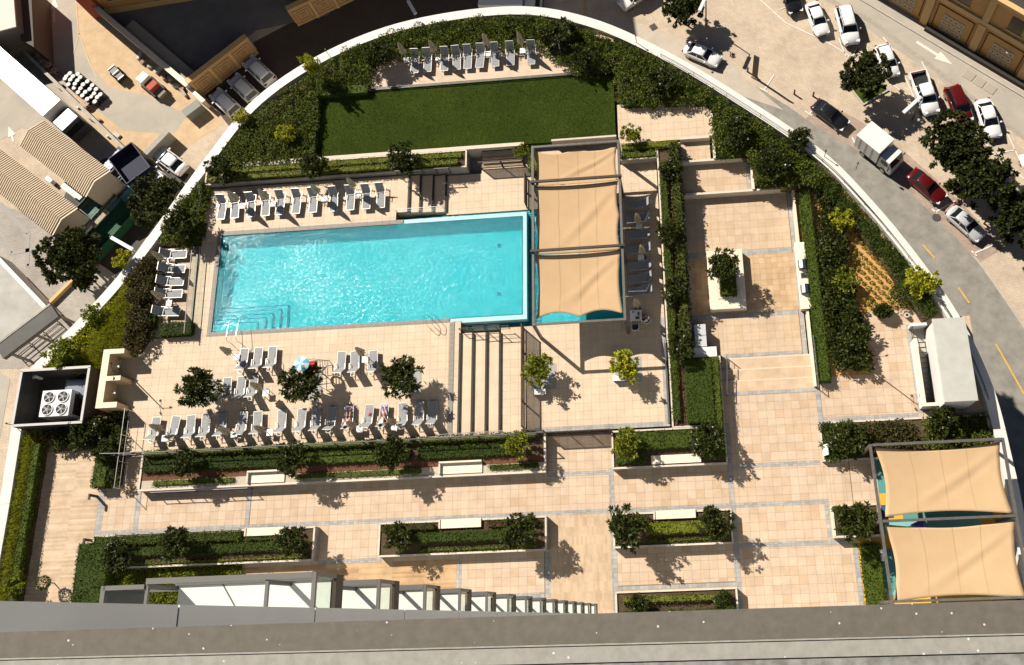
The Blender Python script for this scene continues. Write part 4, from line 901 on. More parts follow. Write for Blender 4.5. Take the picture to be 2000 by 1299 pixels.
for i, (u, v) in enumerate(((294, 490), (294, 568))): parasol(u, v, PD, 'folded parasol on the left lounge deck, the %s' % ('upper' if i == 0 else 'lower'))
for (u, v), nm in zip(((429, 678), (694, 679), (488, 748)), ('left of the first trio of loungers below the pool', 'in the trio of loungers right of the lifeguard chair', 'in the trio beside the leftmost round tree')): parasol(u, v, PD, 'folded parasol ' + nm)
for i, (u, v) in enumerate(((291, 830), (425, 836), (495, 833), (676, 824), (757, 818))): parasol(u, v, PD, 'folded parasol in the bottom lounger row, %s from the left' % ORD[i])
for i, (u, v) in enumerate(((1243, 416), (1252, 478), (1241, 583))): parasol(u, v, PL, 'folded parasol in the shade of the sail, %s from the top' % ORD[i])
TB = [(794, 117, PD, 'at the left end of the upper lounge deck'), (856, 113, PD, 'between second and third lounger of the upper lounge deck'), (953, 105, PD, 'right of the sixth lounger of the upper lounge deck'), (1021, 99, PD, 'left of the last lounger of the upper lounge deck'),
      (474, 402, PD, 'between second and third lounger above the pool'), (533, 398, PD, 'between fourth and fifth lounger above the pool'), (633, 388, PD, 'between seventh and eighth lounger above the pool'), (700, 378, PD, 'near the tenth lounger above the pool'),
      (330, 592, PD, 'between the two lowest loungers left of the pool'), (327, 511, PD, 'between the two highest loungers left of the pool'), (462, 698, PD, 'left of the first trio of loungers below the pool'), (519, 768, PD, 'right of the trio beside the leftmost round tree'), (713, 702, PD, 'in the trio right of the lifeguard chair'),
      (322, 856, PD, 'beside the leftmost lounger of the bottom row'), (457, 848, PD, 'left of the sixth lounger of the bottom row'), (527, 845, PD, 'right of the seventh lounger of the bottom row'), (702, 838, PD, 'right of the first sunbather'), (770, 834, PD, 'right of the second sunbather'),
      (1248, 442, PL, 'between second and third shaded lounger'), (1252, 503, PL, 'between fourth and fifth shaded lounger')]
for a in TB: table(*a[:3], 'small white side table ' + a[3])
# ------------------------------------------------------------------ shade sails
def M_cloth(name, c1, c2):
    mt = M(name, c1, c2, scale=.6, rough=.9, spec=.1); n = mt.node_tree.nodes; l = mt.node_tree.links; b = n['Principled BSDF']
    tr = n.new('ShaderNodeBsdfTranslucent'); tr.inputs[0].default_value = (*c1, 1); mx = n.new('ShaderNodeMixShader'); mx.inputs[0].default_value = .15
    l.new(b.outputs[0], mx.inputs[1]); l.new(tr.outputs[0], mx.inputs[2]); l.new(mx.outputs[0], n['Material Output'].inputs[0]); return mt
CLOTH = M_cloth('sand sail cloth', (0.545, 0.372, 0.212), (0.585, 0.402, 0.232))
def sail(parent, c, z, dips, sag=.18, ridge=0.0, name='sail', fold=.05):
    """stretched cloth between corners c (four xy, counterclockwise from lower left); dips: inward bow of the s, e, n, w edges as (depth, scallops)"""
    N = 28; V = []; c = [np.array(p, float) for p in c]
    f = lambda t, d: d[0] * abs(math.sin(PI * t * d[1])) if d[1] else 0
    for j in range(N + 1):
        t = j / N
        for i in range(N + 1):
            s = i / N
            p = (c[0] * (1 - s) + c[1] * s) * (1 - t) + (c[3] * (1 - s) + c[2] * s) * t
            p = p + np.array([f(t, dips[3]) * (1 - s) - f(t, dips[1]) * s, f(s, dips[0]) * (1 - t) - f(s, dips[2]) * t])
            zz = z - sag * 4 * (s * (1 - s)) - sag * 3 * (t * (1 - t)) + ridge * s
            zz += fold * math.exp(-((s - t * .9 - .15) / .06) ** 2) * math.sin(PI * t) - fold * .8 * math.exp(-((s - t * .8 - .32) / .05) ** 2) * math.sin(PI * t) + .35 * fold * math.exp(-((1 - s - t) / .07) ** 2)
            V.append((p[0], p[1], zz))
    b = MB(); b.add(V, [(j * (N + 1) + i, j * (N + 1) + i + 1, (j + 1) * (N + 1) + i + 1, (j + 1) * (N + 1) + i) for j in range(N) for i in range(N)])
    for q in (.27, .5, .74):
        i = int(N * q); sb = MB(); sv = []
        for j in range(N + 1):
            v0, v1 = Vector(V[j * (N + 1) + i]), Vector(V[j * (N + 1) + i + 1]); m0 = v0.lerp(v1, .5); dx = (v1 - v0).normalized() * .022
            sv += [m0 - dx + Vector((0, 0, .012)), m0 + dx + Vector((0, 0, .012))]
        sb.add(sv, [(2 * j, 2 * j + 1, 2 * j + 3, 2 * j + 2) for j in range(N)]); sb.build('seam', M('sail seam', (0.44, 0.285, 0.14)), parent)
    o = b.build(name, CLOTH, parent, smooth=True); md = o.modifiers.new('thick', 'SOLIDIFY'); md.thickness = .012
    o2 = MB()
    for q, (sx, sy) in zip(c, ((-1, -1), (1, -1), (1, 1), (-1, 1))): o2.tube([(q[0], q[1], z), (q[0] + sx * .22, q[1] + sy * .12, z + .12)], .018, 5)
    o2.build('tension_cable', DARKM, parent)
    return o
fr = thing('steel_pergola', 'grey steel frame over the tan shade sails beside the pool', 'pergola')
ZF = 3.5
for x in (-10.87, -4.28):
    MB().box(x - .09, x + .09, 20.05, 34.45, ZF - .1, ZF + .08).build('side_beam', GREYM, fr)
    for y in (20.15, 25.75, 31.35, 34.35): MB().box(x - .1, x + .1, y - .1, y + .1, -.3, ZF - .1).build('post', GREYM, fr)
for y in (20.15, 25.75, 31.35, 34.35):
    b = MB(); b.box(-11.05, -4.1, y - .09, y + .09, ZF + .082, ZF + .26) if y in (25.75, 31.35) else b.box(-10.78, -4.37, y - .08, y + .08, ZF - .08, ZF + .07)
    b.build('cross_beam', DARKM if y in (25.75, 31.35) else GREYM, fr)
for (ya, yb), nm, d in (((31.2, 34.1), 'top', ((.0, 1), (.16, 1), (.28, 2), (.16, 1))), ((25.6, 31.16), 'middle', ((.0, 1), (.17, 2), (.0, 1), (.17, 2))), ((20.65, 25.56), 'lowest', ((.4, 2), (.22, 1), (.0, 1), (.2, 1)))):
    e = thing('shade_sail', 'tan shade sail beside the pool, the %s of three' % nm, 'shade sail', group='tan sails over the lower pool')
    sail(e, [(-10.72, ya), (-4.42, ya), (-4.42, yb), (-10.72, yb)], 3.25, d, sag=.1)
fr = thing('play_pergola', 'grey steel frame over the play area at the lower right', 'pergola')
ZP = 4.0
MB().bar((11.65, 10.35, ZP), (11.88, -2.2, ZP), .17, .2).build('side_beam', GREYM, fr); MB().bar((20.2, 10.35, ZP), (20.3, -2.2, ZP), .17, .2).build('side_beam', GREYM, fr)
for y in (10.3, 5.38, .45): MB().bar((11.8, y, ZP - .02), (20.15, y, ZP - .02), .16, .2).build('cross_beam', GREYM, fr)
for x in (11.7, 20.2):
    for y in (10.3, 5.38, .45): MB().bar((x, y, -.2), (x, y, ZP - .1), .18).build('post', GREYM, fr)
for pts, nm in (([(1728, 1010), (1978, 1003), (1953, 863), (1708, 873)], 'upper'), ([(1748, 1176), (2004, 1168), (1983, 1015), (1727, 1024)], 'lower')):
    c = [tuple(at(u, v, 3.75))[:2] for u, v in pts]
    e = thing('shade_sail', 'large tan shade sail over the play area, the %s of two' % nm, 'shade sail', group='tan sails over the play area')
    sail(e, c, 3.75, ((.3, 1), (.26, 1), (.34, 1), (.38, 1)), fold=.05)
RUB = {'y': M('yellow rubber', (0.60, 0.34, 0.035), (0.66, 0.38, 0.045), scale=20), 't': M('teal rubber', (0.075, 0.24, 0.21), (0.09, 0.28, 0.245), scale=20), 'b': M('navy rubber', (0.03, 0.07, 0.13), (0.04, 0.085, 0.15), scale=20), 'l': M('pale teal rubber', (0.19, 0.42, 0.38), scale=20)}
b = MB(); b.box(10.75, 20.65, -4, 10.1, -1, -.02); struct(b.build('play_floor', RUB['y']))
for r, c in (((12.2, 13.2, 7.6, 9.9), 't'), ((12.2, 13.4, 5.9, 6.8), 'b'), ((12.4, 19.0, 4.85, 5.75), 'l'), ((12.2, 13.3, 1.2, 3.9), 't'), ((12.2, 13.2, .8, 1.2), 'l'), ((14, 20, 5.75, 9), 't'), ((15, 20, 2.2, 4.2), 'b')):
    b = MB(); b.box(*r, -.05, -.012); struct(b.build('rubber_patch', RUB[c]))
e = thing('play_slide', 'small blue play tower with a slide under the tan sails', 'play slide', (14.7, 5.0, 0), .4)
BLU = M('blue plastic', (0.02, 0.06, 0.30), rough=.35)
for x in (-.4, .4):
    for y in (-.4, .4): MB().tube([(x, y, 0), (x, y, 1.9)], .05, 6).build('post', BLU, e)
MB().box(-.45, .45, -.45, .45, .9, .98).build('platform', BLU, e); MB().add([(-.5, -.5, 1.9), (.5, -.5, 1.9), (.5, .5, 1.9), (-.5, .5, 1.9), (0, 0, 2.5)], [(0, 1, 4), (1, 2, 4), (2, 3, 4), (3, 0, 4)]).build('roof', BLU, e)
MB().loft([[(-.25, -.45, .95), (-.25, -.45, 1.2), (-.2, -.45, 1.0), (.2, -.45, 1.0), (.25, -.45, 1.2), (.25, -.45, .95)], [(-.25, -1.9, .1), (-.25, -1.9, .35), (-.2, -1.9, .15), (.2, -1.9, .15), (.25, -1.9, .35), (.25, -1.9, .1)]]).build('chute', RUB['y'], e)
# ------------------------------------------------------------------ fences, rails, balustrades
def fence(a, c, z, h, label, bars=.075, mat=DARKM, posts=4, name='fence', cat='fence', w=.075):
    a, c = Vector((*a, z)), Vector((*c, z)); d = (c - a); L = d.length; u = d / L; e = thing(name, label, cat)
    MB().bar(a + Vector((0, 0, h)), c + Vector((0, 0, h)), w, w).build('top_rail', mat, e); MB().bar(a + Vector((0, 0, .12)), c + Vector((0, 0, .12)), w * .8).build('lower_rail', mat, e)
    for i in range(posts + 1):
        p = a + u * (L * i / posts); MB().bar(p, p + Vector((0, 0, h + .04)), w * 1.25).build('post', mat, e)
    if bars:
        b = MB(); n = int(L / bars)
        for i in range(1, n):
            p = a + u * (L * i / n); b.bar(p + Vector((0, 0, .12)), p + Vector((0, 0, h)), .03)
        b.build('bars', mat, e)['kind'] = 'stuff'
    else: MB().bar(a + Vector((0, 0, h * .55)), c + Vector((0, 0, h * .55)), w * .6).build('middle_rail', mat, e)
    return e
fence((-12.15, 13.3), (-12.15, 20.9), PL, 1.35, 'long dark mesh fence at the foot of the wide pool steps')
fence((-10.4, 12.75), (-5.85, 12.75), PL, 1.3, 'dark barred gate between the walkway and the lower deck', name='gate', cat='gate', posts=3)
fence((-12.15, 13.05), (-10.6, 12.9), PL, 1.2, 'short dark fence closing the corner beside the gate', posts=2)
fence((-15.6, 34.6), (-12.1, 34.6), PL, 1.2, 'dark barred gate at the steps up to the lawn', name='gate', cat='gate', posts=2)
fence((-11.9, 30.9), (-11.9, 33.4), PL, 1.3, 'short dark fence left of the top shade sail', posts=2)
fence((-40.5, 12.62), (-11.0, 12.62), .7, 1.25, 'long thin rail above the hedge behind the bottom loungers', bars=0, mat=GREYM, posts=14, name='railing', cat='railing', w=.06)
fence((-41.9, 16.0), (-41.9, 10.2), .4, 1.4, 'thin dark rail down the left end of the pool terrace', bars=0, mat=STEEL, posts=3, name='railing', cat='railing', w=.03)
fence((-43.2, 12.7), (-40.8, 12.62), .4, 1.6, 'short thin rail left of the long planter', bars=0, mat=STEEL, posts=2, name='railing', cat='railing', w=.03)
fence((-39.6, 9.85), (-32.3, 9.85), PL, .95, 'steel handrail below the long planter', bars=0, mat=STEEL, posts=7, name='handrail', cat='handrail', w=.04)
fence((-42.0, 7.02), (-32.7, 7.02), PL, .95, 'steel handrail above the left lower planter', bars=0, mat=STEEL, posts=7, name='handrail', cat='handrail', w=.04)
fence((2.85, 17.9), (2.65, 15.0), -.2, .95, 'steel handrail on the left of the court steps', bars=0, mat=STEEL, posts=2, name='handrail', cat='handrail', w=.04)
fence((9.15, 18.9), (9.15, 15.2), -.1, .95, 'steel handrail on the right of the court steps', bars=0, mat=STEEL, posts=4, name='handrail', cat='handrail', w=.04)
fence((-16.9, 20.9), (-13.2, 20.9), .3, .9, 'dark handrail at the head of the wide pool steps', bars=0, mat=DARKM, posts=4, name='handrail', cat='handrail', w=.04)
fence((-18.4, 13.0), (-13.6, 13.05), .3, .9, 'dark handrail at the foot of the wide pool steps', bars=0, mat=STEEL, posts=4, name='handrail', cat='handrail', w=.04)
fence((-22.2, 31.0), (-18.4, 31.0), .3, .9, 'steel handrail beside the upper pool steps at the water', bars=0, mat=STEEL, posts=4, name='handrail', cat='handrail', w=.04)
fence((-22.3, 34.25), (-18.0, 34.2), .3, 1.1, 'grey rail above the upper pool steps', bars=0, mat=GREYM, posts=4, name='handrail', cat='handrail', w=.05)
def balustrade(a, c, z, h, label, n):
    a, c = Vector((*a, z)), Vector((*c, z)); e = thing('glass_balustrade', label, 'balustrade')
    for i in range(n):
        p, q = a.lerp(c, i / n + .004), a.lerp(c, (i + 1) / n - .004); MB().bar(p + Vector((0, 0, h / 2)), q + Vector((0, 0, h / 2)), .014, h).build('pane', GLASS, e)
    MB().bar(a + Vector((0, 0, h)), c + Vector((0, 0, h)), .05, .04).build('top_rail', GREYM, e); MB().bar(a + Vector((0, 0, .05)), c + Vector((0, 0, .05)), .14, .1).build('base_channel', GREYM, e)
balustrade((-38.15, 21.7), (-38.35, 29.1), PD, .95, 'glass balustrade along the left lounge deck', 5)
balustrade((-25.2, 42.3), (-4.7, 42.3), PD, .3, 'low glass edge between the lawn and the upper lounge deck', 12)
balustrade((-1.62, 13.2), (-1.62, 19.2), PL, 1.0, 'glass balustrade on the right of the lower deck', 4)
b = MB(); b.box(-9.8, -4.6, 36.2, 36.35, -.3, .85); tag(b.build('low_wall', STONEW), 'low grey wall between the top shade sail and the lawn', 'wall')
st = thing('lawn_steps', 'short stone steps from the lower deck up to the lawn', 'steps')
for i in range(4): MB().box(-15.5, -12.2, 35.0 + .3 * i, 36.2, -.2, .15 * (i + 1)).build('step', T_pool, st)
# curled steel pool rails
def pool_rail(px, z, label):
    e = thing('pool_handrail', label, 'handrail')
    for k, o in enumerate((-.22, .22)):
        p = at(*px, z); pts = [(p.x + o, p.y - .35, z), (p.x + o, p.y - .35, z + .75), (p.x + o, p.y - .05, z + .95), (p.x + o, p.y + .4, z + .85), (p.x + o, p.y + .55, z - .3)]
        MB().tube(catmull(pts, 4), .022, 6).build('rail', STEEL, e)
pool_rail((845, 632), PD, 'pair of curled steel ladder rails at the lower pool edge')
e = thing('pool_handrail', 'large hoop of steel handrail over the pool corner steps', 'handrail')
p = at(455, 655, PD)
for o in (-.0, .75): MB().tube(catmull([(p.x + o, p.y - .7, PD), (p.x + o, p.y - .68, PD + .8), (p.x + o, p.y - .2, PD + 1.0), (p.x + o, p.y + 1.3, PD + .5), (p.x + o, p.y + 1.6, -.4)], 4), .022, 6).build('rail', STEEL, e)
# ------------------------------------------------------------------ lifeguard chair
LG = M('bronzed steel tube', (0.16, 0.12, 0.085), rough=.4, metal=.6)
RED = M('red cushion', (0.45, 0.02, 0.02), rough=.6)
p = at(628, 726, PD); e = thing('lifeguard_chair', 'tall steel lifeguard chair with red seat and blue sunshade', 'lifeguard chair', (p.x, p.y, PD), .12)
tops = {}
for sx in (-1, 1):
    for sy in (-1, 1):
        t0, t1 = (sx * .65, sy * .75, 0), (sx * .38, sy * .42, 1.75); MB().tube([t0, t1], .024, 6).build('leg', LG, e)
for k in range(4):
    z = .35 + .35 * k; w = .65 - .27 * z / 1.75; dd = .75 - .33 * z / 1.75
    MB().bar((w, -dd, z), (w, dd, z), .05, .035).build('rung', LG, e)
    if k in (0, 2): MB().bar((-w, -dd, z), (w, -dd, z), .03).bar((-w, dd, z), (w, dd, z), .03).bar((-w, -dd, z), (-w, dd, z), .03).build('brace', LG, e)
MB().box(-.38, .38, -.40, .40, 1.72, 1.80).build('seat', LG, e); MB().box(-.3, .3, -.34, .34, 1.80, 1.86).build('cushion', RED, e, bevel=.02)
MB().obox((-.36, 0, 2.1), (.06, .66, .55), ry=-.15).build('backrest', LG, e)
for s in (-1, 1): MB().tube([(-.3, s * .42, 1.76), (-.3, s * .42, 2.05), (.3, s * .42, 2.05), (.3, s * .42, 1.76)], .02, 5).build('armrest', LG, e)
MB().tube([(-.45, 0, 1.7), (-.48, 0, 2.75)], .018, 6).build('shade_pole', LG, e)
b = MB(); rr_ = []
for i, (r, z) in enumerate(((.02, .22), (.25, .17), (.48, .06), (.58, 0))): rr_.append([(-.48 + r * math.cos(k * PI / 8), r * math.sin(k * PI / 8), 2.6 + z) for k in range(16)])
b.loft(rr_, cap=False); b.mi = [(k // 2) % 2 for k in range(len(b.f))]; b.build('sunshade', [M('blue shade cloth', (0.12, 0.42, 0.60), rough=.8), WPLAS], e)
MB().tube([(.1, -.1, 1.93), (.28, .24, 1.95)], .07, 8).build('rescue_float', RED, e)
q = p + Vector((1.0, -.6, 0)); e = thing('lifebuoy', 'ring lifebuoy hung on the lifeguard chair', 'lifebuoy', (p.x + .42, p.y - .1, PD + 1.0), 0)
b = MB(); R_, r_ = .36, .075; rings = []
for k in range(24):
    a = 2 * PI * k / 24; rings.append([((R_ + r_ * math.cos(t)) * math.cos(a), (R_ + r_ * math.cos(t)) * math.sin(a), r_ * math.sin(t)) for t in [2 * PI * m_ / 8 for m_ in range(8)]])
rings.append(rings[0]); b.loft(rings, cap=False); b.mi = [1 if (i // 8) % 6 == 0 else 0 for i in range(len(b.f))]
o = b.build('ring', [M('lifebuoy white', (0.7, 0.66, 0.6)), RED], e, smooth=True); o.rotation_euler = (-.62, -.62, 0)
# ------------------------------------------------------------------ shower walls, plant enclosure, stair house, counter
TAN = M('tan render', (0.62, 0.47, 0.27), (0.56, 0.41, 0.225), scale=2); CAP = M('pale coping', (0.68, 0.58, 0.42), (0.74, 0.64, 0.48), scale=2)
e = thing('shower_walls', 'tan E-shaped outdoor shower walls with pale coping', 'shower')
ZW = 2.2
b = MB(); b.box(-43.95, -43.45, 16.05, 20.55, -.2, ZW - .04); b.build('spine_wall', TAN, e)
for y0, y1 in ((20.2, 20.55), (18.12, 18.45), (16.05, 16.45)): MB().box(-43.45, -42.35, y0, y1, -.2, ZW - .04).build('partition', TAN, e); MB().box(-43.44, -42.33, y0 - .01, y1 + .01, ZW - .04, ZW).build('capping', CAP, e)
MB().box(-43.97, -43.44, 16.04, 20.56, ZW - .04, ZW).build('capping', CAP, e)
for y in (19.3, 17.25):
    MB().tube([(-43.45, y, 1.75), (-43.0, y, 1.8), (-42.95, y, 1.72)], .02, 5).tube([(-42.95, y, 1.72), (-42.95, y, 1.69)], .09, 8).build('shower_head', STEEL, e)
b = MB(); b.box(-43.5, -42.1, 15.6, 21.6, -.4, PD - .02); struct(b.build('shower_floor', T_pool))
b = MB(); b.box(-45.0, -43.95, 14.9, 22.5, -.4, .3); struct(b.build('planting_bed', BARK))
e = thing('plant_enclosure', 'dark walled plant enclosure with open top at the left rim', 'enclosure')
GWALL = M('dark grey panel', (0.035, 0.033, 0.03), (0.05, 0.047, 0.043), scale=2)
for r in ((-50.35, -44.85, 15.0, 15.14), (-50.35, -44.85, 19.2, 19.36), (-50.35, -50.2, 15.14, 19.2), (-45.0, -44.85, 15.14, 19.2)):
    MB().box(*r, -.2, 2.16).build('wall', GWALL, e); MB().box(r[0] - .02, r[1] + .02, r[2] - .02, r[3] + .02, 2.16, 2.2).build('capping', M('pale metal capping', (0.5, 0.49, 0.46)), e)
b = MB(); b.box(-50.2, -45.0, 15.14, 19.2, -.2, .03); b.build('floor', GWALL, e)
a0, a1 = at(82, 763, 1.9), at(134, 812, 1.9); cx, cy = (a0.x + a1.x) / 2, (a0.y + a1.y) / 2
e = thing('chiller', 'white chiller box with four round fans inside the enclosure', 'chiller', (cx, cy, .03))
MB().box(-1.15, 1.15, -1.0, 1.0, .1, 1.85).build('casing', WPLAS, e, bevel=.02); MB().box(-1.1, 1.1, -.95, .95, 0, .1).build('base', DARKM, e)
FAN = M('fan black', (0.012, 0.012, 0.012)); MB().box(1.152, 1.17, -.8, .8, .3, 1.4).build('grille', DARKM, e)
for x in (-.55, .55):
    for y in (-.47, .47):
        f = MB().tube([(x, y, 1.85), (x, y, 1.9)], .40, 20).build('fan', FAN, e); b = MB()
        for k in range(5): a = k * 2 * PI / 5; b.obox((x + .19 * math.cos(a), y + .19 * math.sin(a), 1.915), (.34, .13, .012), rz=a, rx=.3)
        b.build('blade', M('fan blade', (0.25, 0.25, 0.25)), f); MB().tube([(x, y, 1.9), (x, y, 1.94)], .08, 10).build('hub', M('fan hub', (0.4, 0.4, 0.4)), f)
        b = MB()
        for k in range(20):
            a, a2 = k * PI / 10, (k + 1) * PI / 10; b.bar((x + .42 * math.cos(a), y + .42 * math.sin(a), 1.89), (x + .42 * math.cos(a2), y + .42 * math.sin(a2), 1.89), .05, .07)
        b.build('fan_ring', WPLAS, f)
e = thing('water_tank', 'flat grey water tank beside the chiller', 'tank', (-46.3, 17.95, .03)); MB().box(-1.2, 1.2, -.75, .75, 0, .9).build('body', M('grey tank', (0.14, 0.16, 0.19)), e, bevel=.05); MB().box(-1.0, 1.0, -.55, .55, .9, .95).build('lid', M('grey tank lid', (0.18, 0.20, 0.24)), e)
MB().tube([(1.0, -.9, .2), (1.0, -.9, 1.3), (1.0, .4, 1.3), (1.0, .4, .9)], .06, 6).build('pipe', WPLAS, e)
e = thing('stair_house', 'white stair house with flat roof and open stairwell on the right', 'stair house')
MB().box(17.25, 19.3, 13.15, 18.95, -.2, 2.92).build('wall', WHITE, e, bevel=.02); MB().box(17.1, 19.36, 13.1, 19.02, 2.92, 3.05).build('roof', M('stair house roof', (0.40, 0.39, 0.345), (0.45, 0.44, 0.395), scale=1.2), e, bevel=.03)
MB().box(16.12, 16.34, 13.3, 18.2, -.4, 1.1).build('parapet', WHITE, e); MB().box(16.10, 16.36, 13.28, 18.2, 1.1, 1.14).build('capping', CREAM, e); MB().box(16.34, 17.25, 13.3, 13.5, -.4, 1.1).build('parapet', WHITE, e); MB().box(16.36, 17.25, 13.28, 13.52, 1.1, 1.14).build('capping', CREAM, e)
MB().box(16.1, 17.25, 19.2, 19.4, -.4, .9).build('parapet', WHITE, e)
for i in range(14): MB().box(16.34, 17.25, 18.6 - .36 * (i + 1), 18.6 - .36 * i - .004, -1.6, -.08 - .085 * i).build('stair_tread', M('stair concrete', (0.42, 0.40, 0.35)), e)
MB().box(16.34, 17.25, 18.6, 19.2, -1, -.02).build('landing', MATS['stair concrete'], e)
MB().bar((16.2, 18.25, .0), (16.2, 18.25, 1.0), .05).bar((16.2, 19.1, 0), (16.2, 19.1, 1.0), .05).bar((16.2, 18.25, 1.0), (16.2, 19.1, 1.0), .05).bar((16.2, 18.25, .5), (16.2, 19.1, .5), .04).build('gate', DARKM, e)
b = MB(); b.box(16.36, 21.0, 9.9, 13.1, -1, .0); b.box(19.36, 20.6, 13.1, 20, -1, -.02); b.box(13.2, 18.6, 19.4, 20.75, -1, -.004); struct(b.build('service_floor', T_plaza))
e = thing('grill_counter', 'long cream grill counter on the right of the sunken court', 'counter')
MB().box(8.58, 9.5, 21.2, 26.25, CT - .1, .44).build('base', STONEW, e); MB().box(8.5, 9.62, 21.08, 26.35, .44, .5).build('worktop', M('cream worktop', (0.74, 0.66, 0.52), rough=.4), e, bevel=.01)
HOODM = M('dark steel hood', (0.12, 0.13, 0.16), rough=.3, metal=.7)
for (u, v), nm in (((1569, 516), 'upper'), ((1574, 564), 'lower')):
    q = at(u, v, .7); g_ = thing('grill', 'dark steel hooded grill on the counter, the %s of two' % nm, 'grill', (q.x, q.y, .5), group='grills on the counter')
    MB().box(-.36, .36, -.36, .36, 0, .12).build('firebox', STEEL, g_); MB().loft([[(-.34, y, .12), (-.3, y, .32), (-.08, y, .42), (.14, y, .36), (.34, y, .12)] for y in (-.34, .34)]).build('hood', HOODM, g_); MB().tube([(-.38, -.28, .2), (-.38, .28, .2)], .02, 6).build('handle', STEEL, g_)
q = at(1571, 538, .5); s_ = thing('sink', 'small steel sink between the two grills', 'sink', (q.x, q.y, .5))
MB().box(-.26, .26, -.22, .22, .0, .02).build('rim', STEEL, s_); MB().box(-.2, .2, -.16, .16, .02, .026).build('bowl', M('sink shadowed steel', (0.08, 0.08, 0.09), rough=.3, metal=.6), s_); MB().tube([(.24, 0, 0), (.24, 0, .25), (.1, 0, .28), (.05, 0, .24)], .015, 5).build('tap', STEEL, s_)
q = at(1368, 655, .7); e = thing('utility_cabinet', 'grey metal utility cabinet with two lids beside the narrow planter', 'cabinet', (q.x, q.y, CT))
for y0, y1 in ((-.85, -.02), (.02, .85)): MB().box(-.42, .42, y0, y1, 1.05, 1.15).build('lid', M('galvanised sheet', (0.50, 0.51, 0.53), (0.58, 0.59, 0.6), scale=3, rough=.45, metal=.3), e)
MB().box(-.4, .4, -.84, .84, 0, 1.05).build('body', GREYM, e)
q = at(1377, 688, .7); e = thing('stone_block', 'white stone block below the grey utility cabinet', 'plinth', (q.x, q.y, CT)); MB().box(-.85, .85, -.4, .4, 1.05, 1.13).build('top', WHITE, e); MB().box(-.8, .8, -.36, .36, 0, 1.05).build('base', CREAM, e)
# planter boxes and square tree pits on the decks
PIT = M('grey tree grille', (0.30, 0.29, 0.275), (0.36, 0.35, 0.33), scale=8)
for (u, v), z, nm in (((402, 765), PD, 'under the leftmost round tree'), ((605, 755), PD, 'under the round tree beside the lifeguard chair'), ((798, 745), PD, 'under the round tree nearest the pool steps'), ((1062, 735), PL, 'under the bushy tree by the dark fence'), ((1228, 722), PL, 'under the bright yellow tree')):
    p = at(u, v, z); MB().box(p.x - .95, p.x + .95, p.y - .95, p.y + .95, z - .1, z + .012).build('tree_grille', PIT); tag(bpy.data.objects[-1] if False else C.objects[-1], 'square grey grille ' + nm, 'tree grille', 'square tree grilles')
for (u, v), nm in (((1053, 765), 'by the dark fence'), ((1210, 738), 'under the bright yellow tree')):
    p = at(u, v, .5); e = thing('bench', 'small white bench ' + nm, 'bench', (p.x, p.y, 0)); MB().box(-.5, .5, -.2, .2, .42, .5).build('seat', WPLAS, e); MB().box(-.45, -.35, -.17, .17, 0, .42).build('leg', GREYM, e); MB().box(.35, .45, -.17, .17, 0, .42).build('leg', GREYM, e)
# bollard lights, lamps, small fixtures
def bollard(u, v, z, label, h=1.0):
    p = at(u, v, z); e = thing('bollard_light', label, 'bollard', (p.x, p.y, z), group='dark bollard lights'); MB().box(-.06, .06, -.09, .09, 0, h - .12).build('post', DARKM, e); MB().box(-.07, .07, -.34, .10, h - .12, h).build('head', DARKM, e); MB().box(-.06, .06, -.3, -.14, h - .135, h - .121).build('lens', WPLAS, e)
bollard(190, 970, 0, 'dark bollard light at the upper right corner of the timber deck'); bollard(180, 1056, 0, 'dark bollard light on the right edge of the timber deck, halfway down'); bollard(165, 1134, 0, 'dark bollard light at the lower right of the timber deck')
for (u, v), nm in (((1243, 83), 'above the lawn'), ((1610, 306), 'above the sunken court'), ((644, 110), 'at the dark road'), ((1672, 330), 'beside the box truck'), ((30, 832), 'at the left corner')):
    p = at(u, v, 1.0); e = thing('rim_light', 'thin dark light post on the white rim ' + nm, 'light post', (p.x, p.y, 1.0), group='light posts on the white rim'); MB().tube([(0, 0, 0), (0, 0, .95)], .028, 6).build('post', DARKM, e); MB().tube([(0, 0, .95), (0, 0, 1.08)], [.07, .05], 8).build('head', DARKM, e)
def garden_lamp(u, v, z, h, label):
    p = at(u, v, z); e = thing('garden_lamp', label, 'lamp', (p.x, p.y, z)); MB().tube([(0, 0, 0), (0, 0, h)], [.05, .035], 8).build('post', DARKM, e)
    for k, (dx, dy) in enumerate(((.5, .1), (-.15, .5), (.1, -.5))): MB().tube([(0, 0, h - .1 - .15 * k), (dx, dy, h + .05 - .15 * k)], .018, 5).build('arm', DARKM, e); MB().tube([(dx, dy, h - .05 - .15 * k), (dx * 1.3, dy * 1.3, h + .05 - .15 * k)], [.08, .05], 8).build('spot', DARKM, e)
garden_lamp(1700, 722, 0, 3.4, 'thin dark lamp post at the lower end of the dark shrub bank'); garden_lamp(262, 742, PD, 3.0, 'thin dark lamp post behind the shower walls'); garden_lamp(1100, 122, PD, 3.2, 'thin dark lamp post at the right end of the upper deck')
p = at(1725, 608, .5); e = thing('topiary', 'dark rounded bush beside the stair house', 'bush', (p.x, p.y, 0))
d = unit(np.abs(RNG.normal(0, 1, (1300, 3))) * np.sign(RNG.normal(0, 1, (1300, 3))) * np.array([1, 1, 1])); link('foliage', quads_mesh('foliage', leaves(d * np.array([.65, .5, .45]) * RNG.uniform(.5, 1, (1300, 1)) + np.array([0, 0, .6]), unit(d + RNG.normal(0, .5, d.shape)), .17, .1), L_dark), e)['kind'] = 'stuff'; MB().tube([(0, 0, 0), (0, 0, .5)], .06, 6).build('trunk', TRUNK, e)
p = at(85, 1138, 1.2); e = thing('topiary', 'clipped round tree ball at the foot of the timber deck', 'bush', (p.x, p.y, 0))
